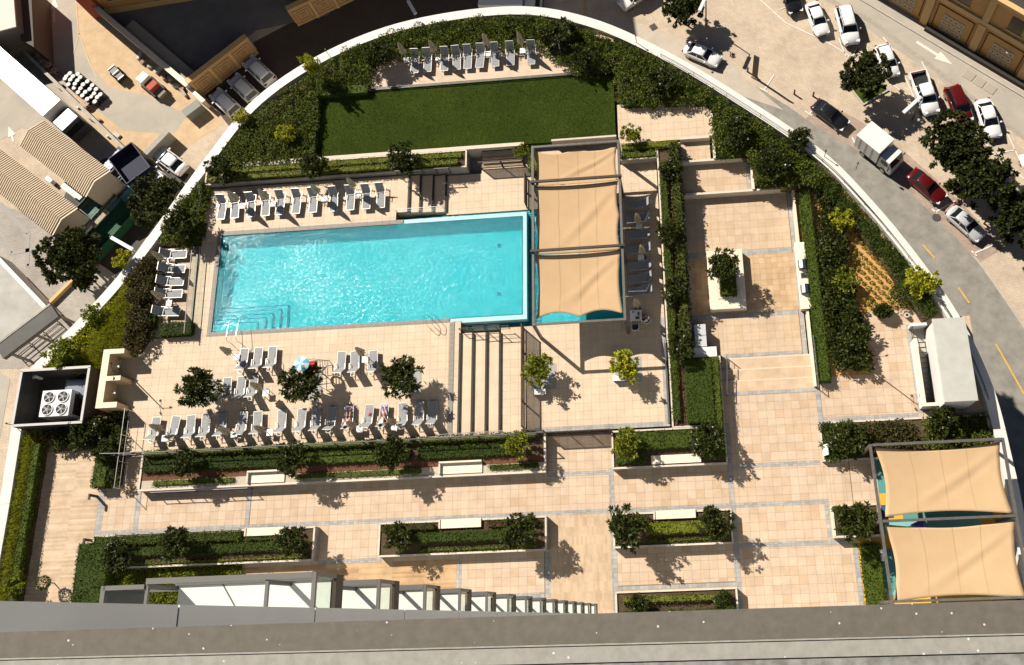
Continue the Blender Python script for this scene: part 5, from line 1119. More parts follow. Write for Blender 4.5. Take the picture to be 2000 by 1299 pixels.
d = unit(RNG.normal(0, 1, (700, 3))); link('foliage', quads_mesh('foliage', leaves(d * .46 * RNG.uniform(.8, 1, (700, 1)) + np.array([0, 0, 1.25]), unit(d + RNG.normal(0, .6, d.shape)), .12, .07), L_mix), e)['kind'] = 'stuff'; MB().tube([(0, 0, 0), (0, 0, 1.0)], .04, 6).build('trunk', TRUNK, e)
for (u, v), rr_, nm in (((1703, 440), .22, 'green'), ):
    p = at(u, v, .3); e = thing('planter_pot', 'round green pot on the orange sand near the rim', 'pot', (p.x, p.y, 0)); MB().tube([(0, 0, 0), (0, 0, .45), (0, 0, .47)], [.25, .33, .33], 14).build('pot', M('green glazed pot', (0.02, 0.16, 0.09), rough=.3), e); MB().tube([(0, 0, .44), (0, 0, .475)], .28, 12).build('soil', SOIL, e)
p = at(1771, 616, .3); e = thing('planter_pot', 'small white pot above the stair house', 'pot', (p.x, p.y, 0)); MB().tube([(0, 0, 0), (0, 0, .4)], [.13, .17], 12).build('pot', WPLAS, e); MB().tube([(0, 0, .39), (0, 0, .405)], .13, 12).build('soil', SOIL, e)
for (u, v), nm in (((1612, 880), 'at the left end of the right bed'), ((1722, 1085), 'at the left post of the play shade')):
    p = at(u, v, .5); e = thing('sign_post', 'small white sign ' + nm, 'sign', (p.x, p.y, 0)); MB().box(-.03, .03, -.03, .03, 0, .6).build('post', GREYM, e); MB().obox((0, 0, .8), (.08, .75, .5), ry=.5).build('board', WPLAS, e)
# shaded table with chairs
p = at(1242, 616, .72); e = thing('dining_table', 'white square table with things on it in the sail shade', 'table', (p.x, p.y, 0)); MB().box(-.44, .44, -.42, .42, .70, .74).build('table_top', WPLAS, e, bevel=.01)
for x in (-.38, .38):
    for y in (-.36, .36): MB().bar((x, y, 0), (x, y, .7), .05).build('leg', WPLAS, e)
for dx, dy, sx, sy, c, nm in ((.12, -.22, .3, .2, (0.10, 0.08, 0.06), 'dark folded bag'), (.2, .1, .16, .22, (0.16, 0.12, 0.09), 'brown book'), (-.2, .25, .1, .1, (0.08, 0.08, 0.08), 'small black cup')):
    o = MB().box(p.x + dx - sx / 2, p.x + dx + sx / 2, p.y + dy - sy / 2, p.y + dy + sy / 2, .741, .80).build(nm.split()[-1], M(nm, c), bevel=.015); tag(o, nm + ' on the white table in the sail shade', nm.split()[-1])
p2 = at(1241, 640, .45)
def chair(x, y, rz, label):
    e = thing('chair', label, 'chair', (x, y, 0), rz); MB().box(-.23, .23, -.22, .22, .42, .46).build('seat', DARKM, e)
    b = MB(); b.tube([(-.26, -.2, .7), (-.27, .12, .72), (-.2, .27, .76), (0, .31, .78), (.2, .27, .76), (.27, .12, .72), (.26, -.2, .7)], .03, 6); b.build('backrest', WPLAS, e)
    for x_ in (-.24, .24):
        for y_ in (-.2, .2): MB().bar((x_, y_, 0), (x_ * 1.05, y_ * 1.05, .7), .03).build('leg', WPLAS, e)
chair(p2.x, p2.y, PI, 'white tub chair with dark seat below the shaded table')
p3 = at(1263, 626, .45); chair(p3.x, p3.y, -2.3, 'white chair with a seated person right of the shaded table')
# ------------------------------------------------------------------ vehicles
PAINT = {'white': M('white car paint', (0.78, 0.78, 0.77), rough=.25, coat=.6), 'black': M('black car paint', (0.012, 0.012, 0.014), rough=.2, coat=.8), 'red': M('red car paint', (0.085, 0.005, 0.006), rough=.22, coat=.8), 'pearl': M('off white car paint', (0.70, 0.69, 0.66), rough=.25, coat=.6), 'silver': M('silver car paint', (0.60, 0.61, 0.62), rough=.25, coat=.6, metal=.3)}
CGLASS = M('car glass', (0.010, 0.012, 0.013), rough=.08, spec=.6); TYRE = M('tyre', (0.015, 0.015, 0.015), rough=.9); RIMM = M('wheel rim', (0.45, 0.45, 0.46), rough=.3, metal=.8)
LAMPM = M('headlight lens', (0.65, 0.66, 0.66), rough=.15); TAILM = M('tail light', (0.30, 0.012, 0.012), rough=.25); BLKP = M('black trim', (0.02, 0.02, 0.02), rough=.6)
WM = {}
def wheel(parent, x, y, r=.33):
    e = bpy.data.objects.new('wheel', None); C.objects.link(e); e.parent = parent; e.location = (x, y, r); e.empty_display_size = .1
    if r not in WM:
        a = MB(); prof = ((.0, .72), (.02, .92), (.06, 1), (.16, 1), (.20, .92), (.22, .72)); a.loft([[(r * q * math.cos(k * PI / 9), w - .11, r * q * math.sin(k * PI / 9)) for k in range(18)] for w, q in prof])
        b = MB(); b.loft([[(r * q * math.cos(k * PI / 9), w, r * q * math.sin(k * PI / 9)) for k in range(18)] for w, q in ((-.112, .62), (-.114, .3), (.114, .3), (.112, .62))])
        WM[r] = (a.mesh('tyre', TYRE, True), b.mesh('rim', RIMM))
    link('tyre', WM[r][0], e); link('rim', WM[r][1], e)
SPEC = {  # length, width, height, hood z, cabin: windscreen foot, roof front, roof rear, rear glass foot (as x from centre, +x = nose), tail z
    'sedan': (4.65, 1.82, 1.44, .92, (1.05, .30, -1.05, -1.75), .98), 'suv': (4.75, 1.92, 1.74, 1.05, (1.15, .55, -1.75, -2.15), 1.08), 'hatch': (4.3, 1.8, 1.52, .95, (1.1, .4, -1.35, -1.85), 1.0), 'pickup': (5.3, 1.9, 1.78, 1.08, (1.35, .80, -.55, -.72), 1.06)}
def car(nose, tail, kind, paint, label, group=None):
    L, Wd, Hh, hz, (wf, rf, rb, gb), tz = SPEC[kind]
    a, c = at(*nose, ZS + .8), at(*tail, ZS + .8); d = (a - c); mid = (a + c) / 2
    k = max(.9, min(1.12, d.length / L))
    e = thing('parked_car' if kind != 'pickup' else 'pickup_truck', label, 'car' if kind != 'pickup' else 'pickup', (mid.x, mid.y, ZS + .006), math.atan2(d.y, d.x), group); e.scale = (k, k, k)
    P = PAINT[paint]; w = Wd / 2; h = L / 2
    st = [(h, .62, .45, .60), (h - .10, .86, .30, .72), (h - .45, .97, .22, hz - .10), (wf + .2, 1.0, .20, hz), (wf - .1, 1.0, .20, hz + .02), (0, 1.0, .20, hz + .04), (gb, 1.0, .20, tz + .02), (-h + .35, .97, .24, tz), (-h + .08, .88, .34, tz - .10), (-h, .70, .46, tz - .28)]
    if kind == 'pickup': st = [s for s in st if s[0] > -1] + [(-.74, 1.0, .22, 1.06)]
    rg = []
    for x, f, zb, zt in st:
        y = w * f; zm = zb + (zt - zb) * .55
        rg.append([(x, -y * .9, zb), (x, -y, zm - .08), (x, -y, zm + .1), (x, -y * .94, zt - .06), (x, -y * .80, zt), (x, 0, zt + .035), (x, y * .80, zt), (x, y * .94, zt - .06), (x, y, zm + .1), (x, y, zm - .08), (x, y * .9, zb)])
    MB().loft(rg).build('body', P, e, smooth=True)
    if kind == 'pickup':
        bd = MB().box(-h, -.78, -w * .98, -w * .88, .45, 1.06).box(-h, -.78, w * .88, w * .98, .45, 1.06).box(-h, -h + .08, -w * .88, w * .88, .45, 1.06).box(-.86, -.78, -w * .88, w * .88, .45, 1.06).build('cargo_bed', P, e); MB().box(-h + .08, -.86, -w * .88, w * .88, .4, .62).build('bed_floor', BLKP, bd)
    rw, gw = w * .72, w * .93; zg = hz + .0; zr = Hh - .05
    B = [(wf, -gw * .92, zg), (wf, gw * .92, zg), (gb, gw * .92, tz + .02), (gb, -gw * .92, tz + .02)]; T = [(rf, -rw, zr), (rf, rw, zr), (rb, rw, zr), (rb, -rw, zr)]
    MB().add([B[0], B[1], T[1], T[0]], [(0, 1, 2, 3)]).build('windscreen', CGLASS, e); MB().add([B[2], B[3], T[3], T[2]], [(0, 1, 2, 3)]).build('rear_window', CGLASS, e)
    for s, q in ((1, (B[1], B[2], T[2], T[1])), (-1, (B[3], B[0], T[0], T[3]))): MB().add(q, [(0, 1, 2, 3)]).build('side_window', CGLASS, e)
    for p, q in zip(B, T): MB().bar(p, q, .07, .05).build('pillar', P, e)
    xm = (rf + rb) / 2
    for s in (1, -1): MB().bar((xm, s * gw * .935, (zg + tz) / 2 + .02), (xm, s * (rw + .01), zr), .09, .03).build('pillar', P, e)
    rg = []
    for x, f, dz in ((rf + .1, .86, -.06), (rf - .05, .97, 0), (xm, 1.0, .05), (rb + .08, .97, .0), (rb - .1, .88, -.05)): rg.append([(x, -rw * 1.05 * f, zr + dz - .02), (x, -rw * .85 * f, zr + dz + .04), (x, 0, zr + dz + .06), (x, rw * .85 * f, zr + dz + .04), (x, rw * 1.05 * f, zr + dz - .02)])
    MB().loft(rg).build('roof', P, e, smooth=True)
    if kind == 'suv':
        for s in (1, -1): MB().bar((rf - .1, s * rw * .92, zr + .09), (rb + .1, s * rw * .92, zr + .09), .04).build('roof_rail', BLKP, e)
    if kind == 'sedan' and paint == 'white' and nose[0] > 1900: MB().box(-.55, .1, -.42, .42, zr + .052, zr + .062).build('sunroof', CGLASS, e)
    for s in (1, -1):
        MB().obox((h - .24, s * w * .68, hz - .22), (.34, .36, .12), rz=-s * .35).build('headlight', LAMPM, e); MB().obox((-h + .12, s * w * .70, tz - .14), (.22, .34, .13), rz=s * .3).build('tail_light', TAILM, e)
        MB().obox((wf - .25, s * (w + .10), hz + .10), (.14, .22, .13)).build('mirror', P, e)
        for x in (h - .85, -h + .85): wheel(e, x, s * (w - .12), .33 if kind in ('sedan', 'hatch') else .38)
    MB().box(h - .06, h + .01, -w * .45, w * .45, .42, .58).build('grille', BLKP, e)
    return e
car((1609, 66), (1585, 3), 'sedan', 'white', 'white sedan at the upper end of the parking row'); car((1665, 85), (1646, 12), 'suv', 'white', 'white SUV second in the parking row'); car((1556, 24), (1532, -42), 'sedan', 'black', 'black car cut by the top edge of the picture')
car((1746, 148), (1721, 86), 'hatch', 'white', 'white car half under the round tree'); car((1822, 222), (1792, 140), 'pickup', 'white', 'white pickup truck with open cargo bed'); car((1889, 238), (1857, 168), 'suv', 'red', 'dark red SUV beside the white pickup')
car((1944, 268), (1918, 193), 'sedan', 'white', 'white sedan with sunroof at the right end of the row'); car((2006, 300), (2034, 368), 'sedan', 'pearl', 'car just cut by the right edge of the picture')
car((1651, 244), (1594, 202), 'sedan', 'black', 'black sedan parked behind the box truck'); car((1844, 390), (1779, 335), 'sedan', 'red', 'dark red sedan parked in front of the box truck'); car((1920, 464), (1855, 407), 'sedan', 'silver', 'silver white sedan nearest the bend of the road')
car((1406, 119), (1338, 90), 'sedan', 'white', 'white sedan tucked against the upper rim'); car((1212, 10), (1272, -30), 'suv', 'pearl', 'white van-like SUV at the top edge in tree shade')
for nose, tail, nm in (((481, 115), (529, 160), 'right'), ((452, 149), (498, 194), 'middle'), ((416, 178), (464, 222), 'left')): car(nose, tail, 'suv', 'white' if nm != 'middle' else 'pearl', 'white SUV in dark shade left of the rim, the %s of three' % nm, 'white cars in the shade by the rim')
car((303, 292), (358, 333), 'sedan', 'white', 'white sedan between the left rim and the sandy lot'); car((283, 331), (330, 362), 'hatch', 'pearl', 'white car half hidden under the dark yard tree')
# box truck, semi trailer, lorry at the top edge
def box_truck(front, rear, label, L=6.6, Wb=2.2, hb=3.0, zt=None):
    a, c = at(*front, ZS + hb), at(*rear, ZS + hb); d = a - c; L = d.length; mid = (a + c) / 2
    e = thing('box_truck', label, 'truck', (mid.x, mid.y, ZS + .006), math.atan2(d.y, d.x)); P = PAINT['pearl']; x0 = -L / 2; x1 = L / 2
    bx = MB().box(x0, x1 - 1.75, -Wb / 2, Wb / 2, .85, hb).build('cargo_box', P, e, bevel=.03); b = MB()
    for x in np.arange(x0 + .5, x1 - 2, .75): b.bar((x, -Wb / 2 - .012, .9), (x, -Wb / 2 - .012, hb - .05), .03).bar((x, Wb / 2 + .012, .9), (x, Wb / 2 + .012, hb - .05), .03)
    b.build('side_rib', P, bx); MB().box(x0 - .03, x0 - .002, -Wb / 2 + .1, Wb / 2 - .1, .95, hb - .1).build('rear_door', P, bx)
    MB().loft([[(x, -w, .5), (x, -w, z1), (x, -w * .92, z2), (x, w * .92, z2), (x, w, z1), (x, w, .5)] for x, w, z1, z2 in ((x1 - 1.65, 1.0, 1.5, 2.3), (x1 - .5, 1.0, 1.45, 2.3), (x1 - .15, .98, 1.3, 1.55), (x1, .92, 1.1, 1.2))]).build('cab', P, e)
    MB().add([(x1 - .47, -.86, 2.26), (x1 - .47, .86, 2.26), (x1 - .11, .88, 1.56), (x1 - .11, -.88, 1.56)], [(0, 3, 2, 1)]).build('windscreen', CGLASS, e)
    for s in (1, -1):
        MB().box(x1 - 1.4, x1 - .6, s * 1.003 - .006, s * 1.003 + .006, 1.5, 2.0).build('side_window', CGLASS, e); MB().obox((x1 - .3, s * 1.2, 1.7), (.08, .2, .35)).build('mirror', BLKP, e); MB().box(x1 - .02, x1 + .02, s * .75 - .15, s * .75 + .15, .75, .95).build('headlight', LAMPM, e)
        for x in (x1 - .9, x0 + 1.2): wheel(e, x, s * .95, .42)
    MB().box(x0, x1 - 1.4, -.5, .5, .55, .85).build('chassis', BLKP, e); return e
box_truck((1760, 308), (1688, 250), 'white box truck parked on the curving road'); box_truck((1052, -8), (935, -6), 'white lorry cut by the top edge above the rim')
a, c = at(101, 211, -16), at(11, 131, -16); d = (a - c).normalized(); ang = math.atan2(d.y, d.x); L = 13.0; mid = a - d * L / 2
e = thing('semi_trailer', 'long white semi trailer with dark cab at the upper left', 'truck', (mid.x, mid.y, ZS + .02), ang)
bx = MB().box(-L / 2, L / 2, -1.25, 1.25, 1.1, 4.0).build('trailer_box', PAINT['pearl'], e, bevel=.03); b = MB()
for x in np.arange(-L / 2 + .6, L / 2, 1.2): b.bar((x, -1.2, 4.012), (x, 1.2, 4.012), .04, .02)
b.build('roof_bow', PAINT['pearl'], bx); MB().box(L / 2 + .5, L / 2 + 2.6, -1.2, 1.2, .6, 3.3).build('cab', M('dark cab paint', (0.05, 0.05, 0.055), rough=.3), e, bevel=.12); MB().box(L / 2 + .2, L / 2 + .5, -.9, .9, .6, 2.6).build('cab_fairing', BLKP, e); MB().box(L / 2 + 2.59, L / 2 + 2.62, -1.05, 1.05, 1.9, 2.8).build('windscreen', CGLASS, e)
for x in (L / 2 + 1.8, L / 2 - .6, -L / 2 + 1.2, -L / 2 + 2.4):
    for s in (1, -1): wheel(e, x, s * 1.05, .5)
# ------------------------------------------------------------------ street lamps
def street_lamp(a, b, zt, label):
    """luminaire from a (pole top) to b, both at height zt; the pole stands under a"""
    p, q = at(*a, zt), at(*b, zt); h = zt - ZS; dv = q - p; e = thing('street_lamp', label, 'street lamp', (p.x, p.y, ZS))
    MB().tube([(0, 0, 0), (0, 0, .3), (0, 0, h - .02)], [.11, .085, .055], 8).build('pole', M('lamp pole', (0.10, 0.095, 0.09), rough=.4, metal=.5), e); MB().tube([(0, 0, 0), (0, 0, .25)], .17, 8).build('foot', KERB, e)
    n = dv.normalized(); MB().tube([(0, 0, h - .05), tuple((n * .4).xy) + (h + .06,)], .05, 6).build('arm', MATS['lamp pole'], e)
    MB().bar(Vector((*(n * .25).xy, h + .06)), Vector((*dv.xy, h + .06)), .36, .12).build('luminaire', M('pale lamp housing', (0.62, 0.64, 0.66), rough=.4), e, bevel=.03); MB().bar(Vector((*(n * .5).xy, h - .012)), Vector((*(dv - n * .1).xy, h - .012)), .26, .02).build('lens', LAMPM, e)
street_lamp((1379, -6), (1366, 22), -15, 'tall street lamp at the top beside the dark tree'); street_lamp((1802, 186), (1764, 221), -15, 'tall street lamp leaning over the white pickup')
street_lamp((214, 462), (260, 488), -15.5, 'pale street lamp reaching towards the left rim'); street_lamp((795, -2), (812, 28), -15, 'street lamp above the rim at the dark road')
for (u, v), nm in (((1460, 140), 'nearest the dark panel'), ((1551, 184), 'left of the black sedan'), ((1588, 188), 'just above the black sedan'), ((1922, 437), 'beside the silver sedan'), ((181, 570), 'on the left pavement')):
    p = at(u, v, ZS); e = thing('street_bollard', 'small dark bollard on the pavement ' + nm, 'bollard', (p.x, p.y, ZS), group='dark bollards along the street'); MB().tube([(0, 0, 0), (0, 0, .8), (0, 0, .9)], [.10, .08, .04], 8).build('post', DARKM, e); MB().tube([(0, 0, .6), (0, 0, .66)], .10, 8).build('band', GREYM, e)
p = at(1478, 130, ZS + 1); q = at(1474, 152, ZS); e = thing('sign_board', 'tall dark sign panel standing by the road', 'sign', (q.x, q.y, ZS), .95); MB().box(-.08, .08, -.3, .3, .3, 4.0).build('panel', DARKM, e); MB().box(-.15, .15, -.35, .35, 0, .3).build('plinth', KERB, e)
o = MB().obox((*at(1276, 53, ZS).xy, ZS + .03), (.7, .7, .05), rz=.5).build('manhole_cover', M('iron cover', (0.06, 0.055, 0.05))); tag(o, 'square dark manhole cover near the top of the rim', 'manhole cover')
o = MB().tube([(*at(1829, 425, ZS).xy, ZS + .02), (*at(1829, 425, ZS).xy, ZS + .045)], .42, 16).build('manhole_cover', MATS['iron cover']); tag(o, 'round manhole cover on the curving road', 'manhole cover')
for i, (u, v) in enumerate(((1893, 148), (1913, 161), (1934, 174))):
    o = MB().obox((*at(u, v, ZS).xy, ZS + .03), (1.05, .95, .05), rz=-.73).build('manhole_cover', M('paved cover', (0.36, 0.31, 0.25))); tag(o, 'square paved cover in the pale lane, %s of three from the left' % ORD[i], 'manhole cover', 'covers in the pale lane')
p = at(1693, 170, ZS); e = thing('tree_pit', 'square kerbed grass pit under the round street tree', 'tree pit', (p.x, p.y, ZS), .5); MB().box(-1.6, 1.6, -1.6, 1.6, 0, .14).build('kerb', KERB, e); MB().box(-1.42, 1.42, -1.42, 1.42, .14, .16).build('grass', GRASSM, e)
# ------------------------------------------------------------------ tan building at the upper right
OC = MB; TANW = M('ochre render', (0.50, 0.29, 0.10), (0.56, 0.335, 0.12), scale=.5, rough=.85); TANL = M('light ochre trim', (0.58, 0.37, 0.16), (0.62, 0.41, 0.18), scale=1); REDB = M('dark red frame', (0.14, 0.018, 0.012)); LATT = M('pale lattice', (0.50, 0.42, 0.29), (0.44, 0.36, 0.24), scale=3)
Of = Vector((23.33, 61.39, ZS)); e = thing('tan_building', 'ochre building with red framed panels at the upper right', 'building', Of, math.atan2(-.66499, .74685))
# local x along the front, y backwards (+), front at y = 0
MB().box(-12, 60, 0, 12, 0, 8.8).build('wall', TANW, e); MB().box(-12.2, 60.2, -.35, 12.2, 8.8, 9.2).build('cornice', TANL, e); MB().box(-12, 60, .2, 12, 9.2, 9.25).build('roof', M('dark roof felt', (0.05, 0.045, 0.04)), e); MB().box(-12, 60, -.22, 0, 4.75, 5.35).build('string_course', TANL, e)
for x in (-1, 4.75, 10.55, 16.2, 22, 28): MB().box(x - .42, x + .42, -.28, 0, 0, 4.75).build('pilaster', TANL, e); MB().box(x - .35, x + .35, -.2, 0, 5.35, 8.8).build('pilaster', TANL, e)
for x0 in (-.1, 5.6, 11.3, 17.0, 22.8):
    b = MB(); b.bar((x0, -.03, .5), (x0, -.03, 4.02), .09).bar((x0 + 4.1, -.03, .5), (x0 + 4.1, -.03, 4.02), .09).bar((x0 - .045, -.03, 4.06), (x0 + 4.145, -.03, 4.06), .09); b.build('panel_frame', REDB, e)
    wdw = MB().box(x0 + .85, x0 + 3.3, -.05, .0, .45, 3.05).build('window', LATT, e); b = MB()
    for k in range(1, 4): b.bar((x0 + .85 + 2.45 * k / 4, -.07, .45), (x0 + .85 + 2.45 * k / 4, -.07, 3.05), .05)
    for k in range(1, 3): b.bar((x0 + .85, -.07, .45 + 2.6 * k / 3), (x0 + 3.3, -.07, .45 + 2.6 * k / 3), .05)
    b.build('glazing_bar', TANL, wdw)
    b = MB(); g_ = [(x0 + .85 + 2.45 * (i + .5) / 4, .45 + 2.6 * (j + .5) / 3) for i in range(4) for j in range(3)]
    for gx, gz in g_: b.box(gx - .07, gx + .07, -.075, -.05, gz - .07, gz + .07)
    b.build('boss', REDB, wdw)
    uw = MB().box(x0 + 1.4, x0 + 2.9, -.05, 0, 5.9, 7.9).build('window', M('shaded pane', (0.12, 0.09, 0.06), rough=.2), e); MB().box(x0 + 1.3, x0 + 3.0, -.12, 0, 5.75, 5.9).build('sill', TANL, uw)
MB().box(5.3, 60, -.85, -.3, 0, .5).build('base_planter', M('dark base planter', (0.035, 0.032, 0.028)), e); MB().tube([(13.9, -.45, 3.2), (13.9, -.2, 3.3)], [.18, .12], 8).build('wall_light', WPLAS, e)
kb = [tuple(Of + Vector((.74685 * s + .66499 * 1.6 * -1, -.66499 * s - .74685 * 1.6, 0)))[:2] for s in np.linspace(-12, 40, 14)]
kerb('kerb', kb, .2)
# ------------------------------------------------------------------ upper left: shading building, gate blocks, walls
e = thing('orange_building', 'tall orange building just above the courtyard at the upper left', 'building', (-64.3, 68.2, ZS), .09)
OR = M('orange render', (0.48, 0.24, 0.075), (0.54, 0.28, 0.09), scale=.5)
MB().box(0, 40, 0, 14, 0, 24).build('wall', OR, e); MB().box(-.3, 40.3, -.3, 14.3, 24, 24.5).build('cornice', TANL, e); MB().box(-1.6, 0, -.6, 6, 0, 13).build('corner_tower', M('rust red render', (0.30, 0.06, 0.03)), e); MB().box(0, 40, -.2, 0, 0, .9).build('plinth', TANL, e)
for i in range(10):
    for j in range(4):
        w_ = MB().box(1.2 + 3.9 * i, 3.0 + 3.9 * i, -.06, 0, 2.0 + 4.6 * j, 4.4 + 4.6 * j).build('window', MATS['shaded pane'], e)
        if j == 0: MB().box(1.1 + 3.9 * i, 3.1 + 3.9 * i, -.14, 0, 1.85, 2.0).build('sill', TANL, w_)
GATE = M('gate block stone', (0.46, 0.275, 0.12), (0.50, 0.305, 0.14), scale=1.2)
def gate_wall(p0, p1, label, n, H_=2.9):
    a, c = at(*p0, ZS), at(*p1, ZS); d = c - a; L = d.length; e = thing('ornament_wall', label, 'wall', (a.x, a.y, ZS), math.atan2(d.y, d.x))
    MB().box(0, L, 0, .6, 0, H_).build('wall', GATE, e); MB().box(-.06, L + .06, -.06, .66, H_, H_ + .12).build('capping', TANL, e)
    for i in range(n):
        cx, cz = L * (i + .5) / n, H_ / 2
        for s in (1.0, .62):
            b = MB()
            for x0, z0, x1, z1 in ((-s, -s, s, -s), (s, -s, s, s), (s, s, -s, s), (-s, s, -s, -s)): b.bar((cx + x0, -.03, cz + z0), (cx + x1, -.03, cz + z1), .10, .08)
            b.build('square_moulding', M('gate moulding', (0.40, 0.235, 0.10)), e)
        MB().box(cx - .3, cx + .3, -.07, 0, cz - .3, cz + .3).build('boss', MATS['gate moulding'], e)
        if i: MB().box(L * i / n - .14, L * i / n + .14, -.1, 0, 0, H_).build('pilaster', TANL, e)
    for i in range(n + 1): MB().box(L * i / n - .15, L * i / n + .15, .6, 1.1, 0, H_ - .4).build('buttress', GATE, e)
gate_wall((395, 190), (506, 104), 'tan wall with square mouldings beside the parked SUVs', 3); gate_wall((583, 52), (740, -22), 'tan wall with square mouldings at the top edge', 4)
def wall_px(p, q, z1, t, label, mat, name='boundary_wall', cap=None):
    a, c = at(*p, z1), at(*q, z1); d = c - a; e = thing(name, label, 'wall', (a.x, a.y, ZS), math.atan2(d.y, d.x)); h = z1 - ZS; n = max(1, int(d.length / 2.4))
    for i in range(n): MB().box(d.length * i / n, d.length * (i + 1) / n - .03, -t / 2, t / 2, 0, h - .08).build('panel', mat, e); MB().box(d.length * i / n, d.length * (i + 1) / n - .012, -t / 2 - .05, t / 2 + .05, h - .08, h).build('capping', cap or mat, e)
    return e
wall_px((172, 2), (366, 166), -18, .5, 'long cream boundary wall between the sandy lot and the courtyard', CREAM); wall_px((366, 170), (398, 198), -18.6, .35, 'short cream wall at the gate block foot', CREAM)
wall_px((250, 48), (372, 152), -18.9, 1.5, 'low gridded stone strip along the courtyard side of the cream wall', M('shaded stone', (0.34, 0.31, 0.26)), name='stone_strip'); wall_px((35, 90), (252, 300), -19.1, .25, 'grey concrete barrier along the side road', KERB, name='concrete_barrier')
wall_px((327, 255), (283, 300), -18.4, .5, 'thick dark concrete wall left of the white sedan', WALLG); wall_px((388, 200), (358, 222), -18.8, .9, 'broken concrete block at the end of the cream wall', M('weathered concrete', (0.22, 0.225, 0.20)))
def flat_block(px, zt, label, roof, wall_m, ribs=0):
    poly = atl(px, zt); e = thing('low_building', label, 'building'); MB().prism(poly, ZS, zt - .15).build('wall', wall_m, e); MB().prism(poly, zt - .148, zt).build('roof', roof, e); return e
flat_block([(-70, -60), (22, -60), (31, 52), (-70, 78)], -15.2, 'pale roofed building at the upper left corner', M('pale sheet roof', (0.55, 0.50, 0.44), (0.60, 0.55, 0.48), scale=1, stretch=(.2, 6, 1)), M('concrete wall', (0.16, 0.14, 0.12)))
flat_block([(30, -30), (60, -30), (66, 92), (42, 78)], -16.5, 'narrow dark brown building beside the side road', M('brown felt', (0.06, 0.045, 0.035)), M('brown wall', (0.09, 0.06, 0.045)))  # dark block added to imitate a shadowed alley with brown steps
# corrugated sheds
CORR = M('cream corrugated sheet', (0.68, 0.55, 0.39), (0.73, 0.60, 0.44), scale=1.5, rough=.6)
def shed(a, c, w, label):
    a, c = Vector((*a, ZS)), Vector((*c, ZS)); d = c - a; L = d.length; e = thing('shed', label, 'shed', a, math.atan2(d.y, d.x)); h = 4.3
    MB().add([(0, 0, 0), (L, 0, 0), (L, -w, 0), (0, -w, 0), (0, 0, h), (L, 0, h), (L, -w, h), (0, -w, h), (0, -w / 2, h + .5), (L, -w / 2, h + .5)], [(0, 1, 5, 4), (2, 3, 7, 6), (1, 2, 6, 9, 5), (3, 0, 4, 8, 7)]).build('wall', M('shed end wall', (0.40, 0.355, 0.285)), e)
    rf = MB().add([(-.15, .2, h - .06), (L + .1, .2, h - .06), (L + .1, -w / 2, h + .56), (-.15, -w / 2, h + .56), (-.15, -w - .2, h - .06), (L + .1, -w - .2, h - .06)], [(0, 1, 2, 3), (3, 2, 5, 4)]).build('roof', CORR, e); b = MB(); n = int(L / .27)
    for i in range(n):
        x = -.1 + (L + .15) * i / n; b.bar((x, .22, h - .04), (x, -w / 2, h + .60), .09, .13).bar((x, -w / 2, h + .60), (x, -w - .22, h - .04), .09, .13)
    b.build('roof_ribs', CORR, rf)['kind'] = 'stuff'
    for i in range(5): MB().box(L * (i + .3) / 5, L * (i + .3) / 5 + 1.0, .002, .05, 1.8, 2.8).build('window', CGLASS, e)
    return e
shed((-66.4, 51.7), (-58.3, 45.3), 3.2, 'cream corrugated shed nearer the trailer'); shed((-72.5, 50.0), (-61.2, 41.3), 3.2, 'cream corrugated shed nearer the grey pavement')
b = MB(); 
for (u, v), s_, rz, nm in (((150, 372), (2.4, 1.4, .7), -.67, 'cream'), ((165, 385), (1.2, 1.0, .9), -.67, 'white'), ((105, 320), (1.0, .8, 1.2), -.67, 'tan')):
    p = at(u, v, ZS); e = thing('storage_crate', 'small %s crate between the two sheds' % nm, 'crate', (p.x, p.y, ZS + .02), rz); MB().box(-s_[0] / 2, s_[0] / 2, -s_[1] / 2, s_[1] / 2, 0, s_[2]).build('body', CREAM, e, bevel=.02); MB().box(-s_[0] / 2 - .03, s_[0] / 2 + .03, -s_[1] / 2 - .03, s_[1] / 2 + .03, s_[2], s_[2] + .06).build('lid', WHITE, e)
# skips and site clutter in the yard
def skip(u, v, sx, sy, h, rz, col, label, fill=None, cat='skip'):
    p = at(u, v, ZS + h); e = thing('skip_container', label, cat, (p.x, p.y, ZS + .03), rz); mt = M('paint ' + label[:24], col, tuple(c * .7 for c in col), scale=2, rough=.6); t = .08
    for r in ((-sx, sx, -sy, -sy + t), (-sx, sx, sy - t, sy), (-sx, -sx + t, -sy + t, sy - t), (sx - t, sx, -sy + t, sy - t)): MB().box(*r, 0, h).build('side', mt, e)
    MB().box(-sx + t, sx - t, -sy + t, sy - t, 0, h * .55).build('load', M('load ' + label[:24], fill or (0.10, 0.085, 0.07), tuple(c * 1.8 for c in (fill or (0.10, 0.085, 0.07))), scale=4, bump=.8), e)
    for x in np.arange(-sx + .5, sx, .9): MB().box(x - .05, x + .05, -sy - .06, -sy, 0, h).build('rib', mt, e)
skip(252, 318, 2.0, 1.5, 2.2, -.9, (0.006, 0.009, 0.04), 'dark navy container at the top of the yard', (0.01, 0.012, 0.03)); skip(233, 370, 2.4, .75, 1.2, .9, (0.06, 0.16, 0.22), 'teal container with blue lining', (0.06, 0.22, 0.34)); skip(215, 352, 2.2, .65, 1.2, .9, (0.16, 0.16, 0.15), 'grey container beside the teal one', (0.22, 0.22, 0.2))
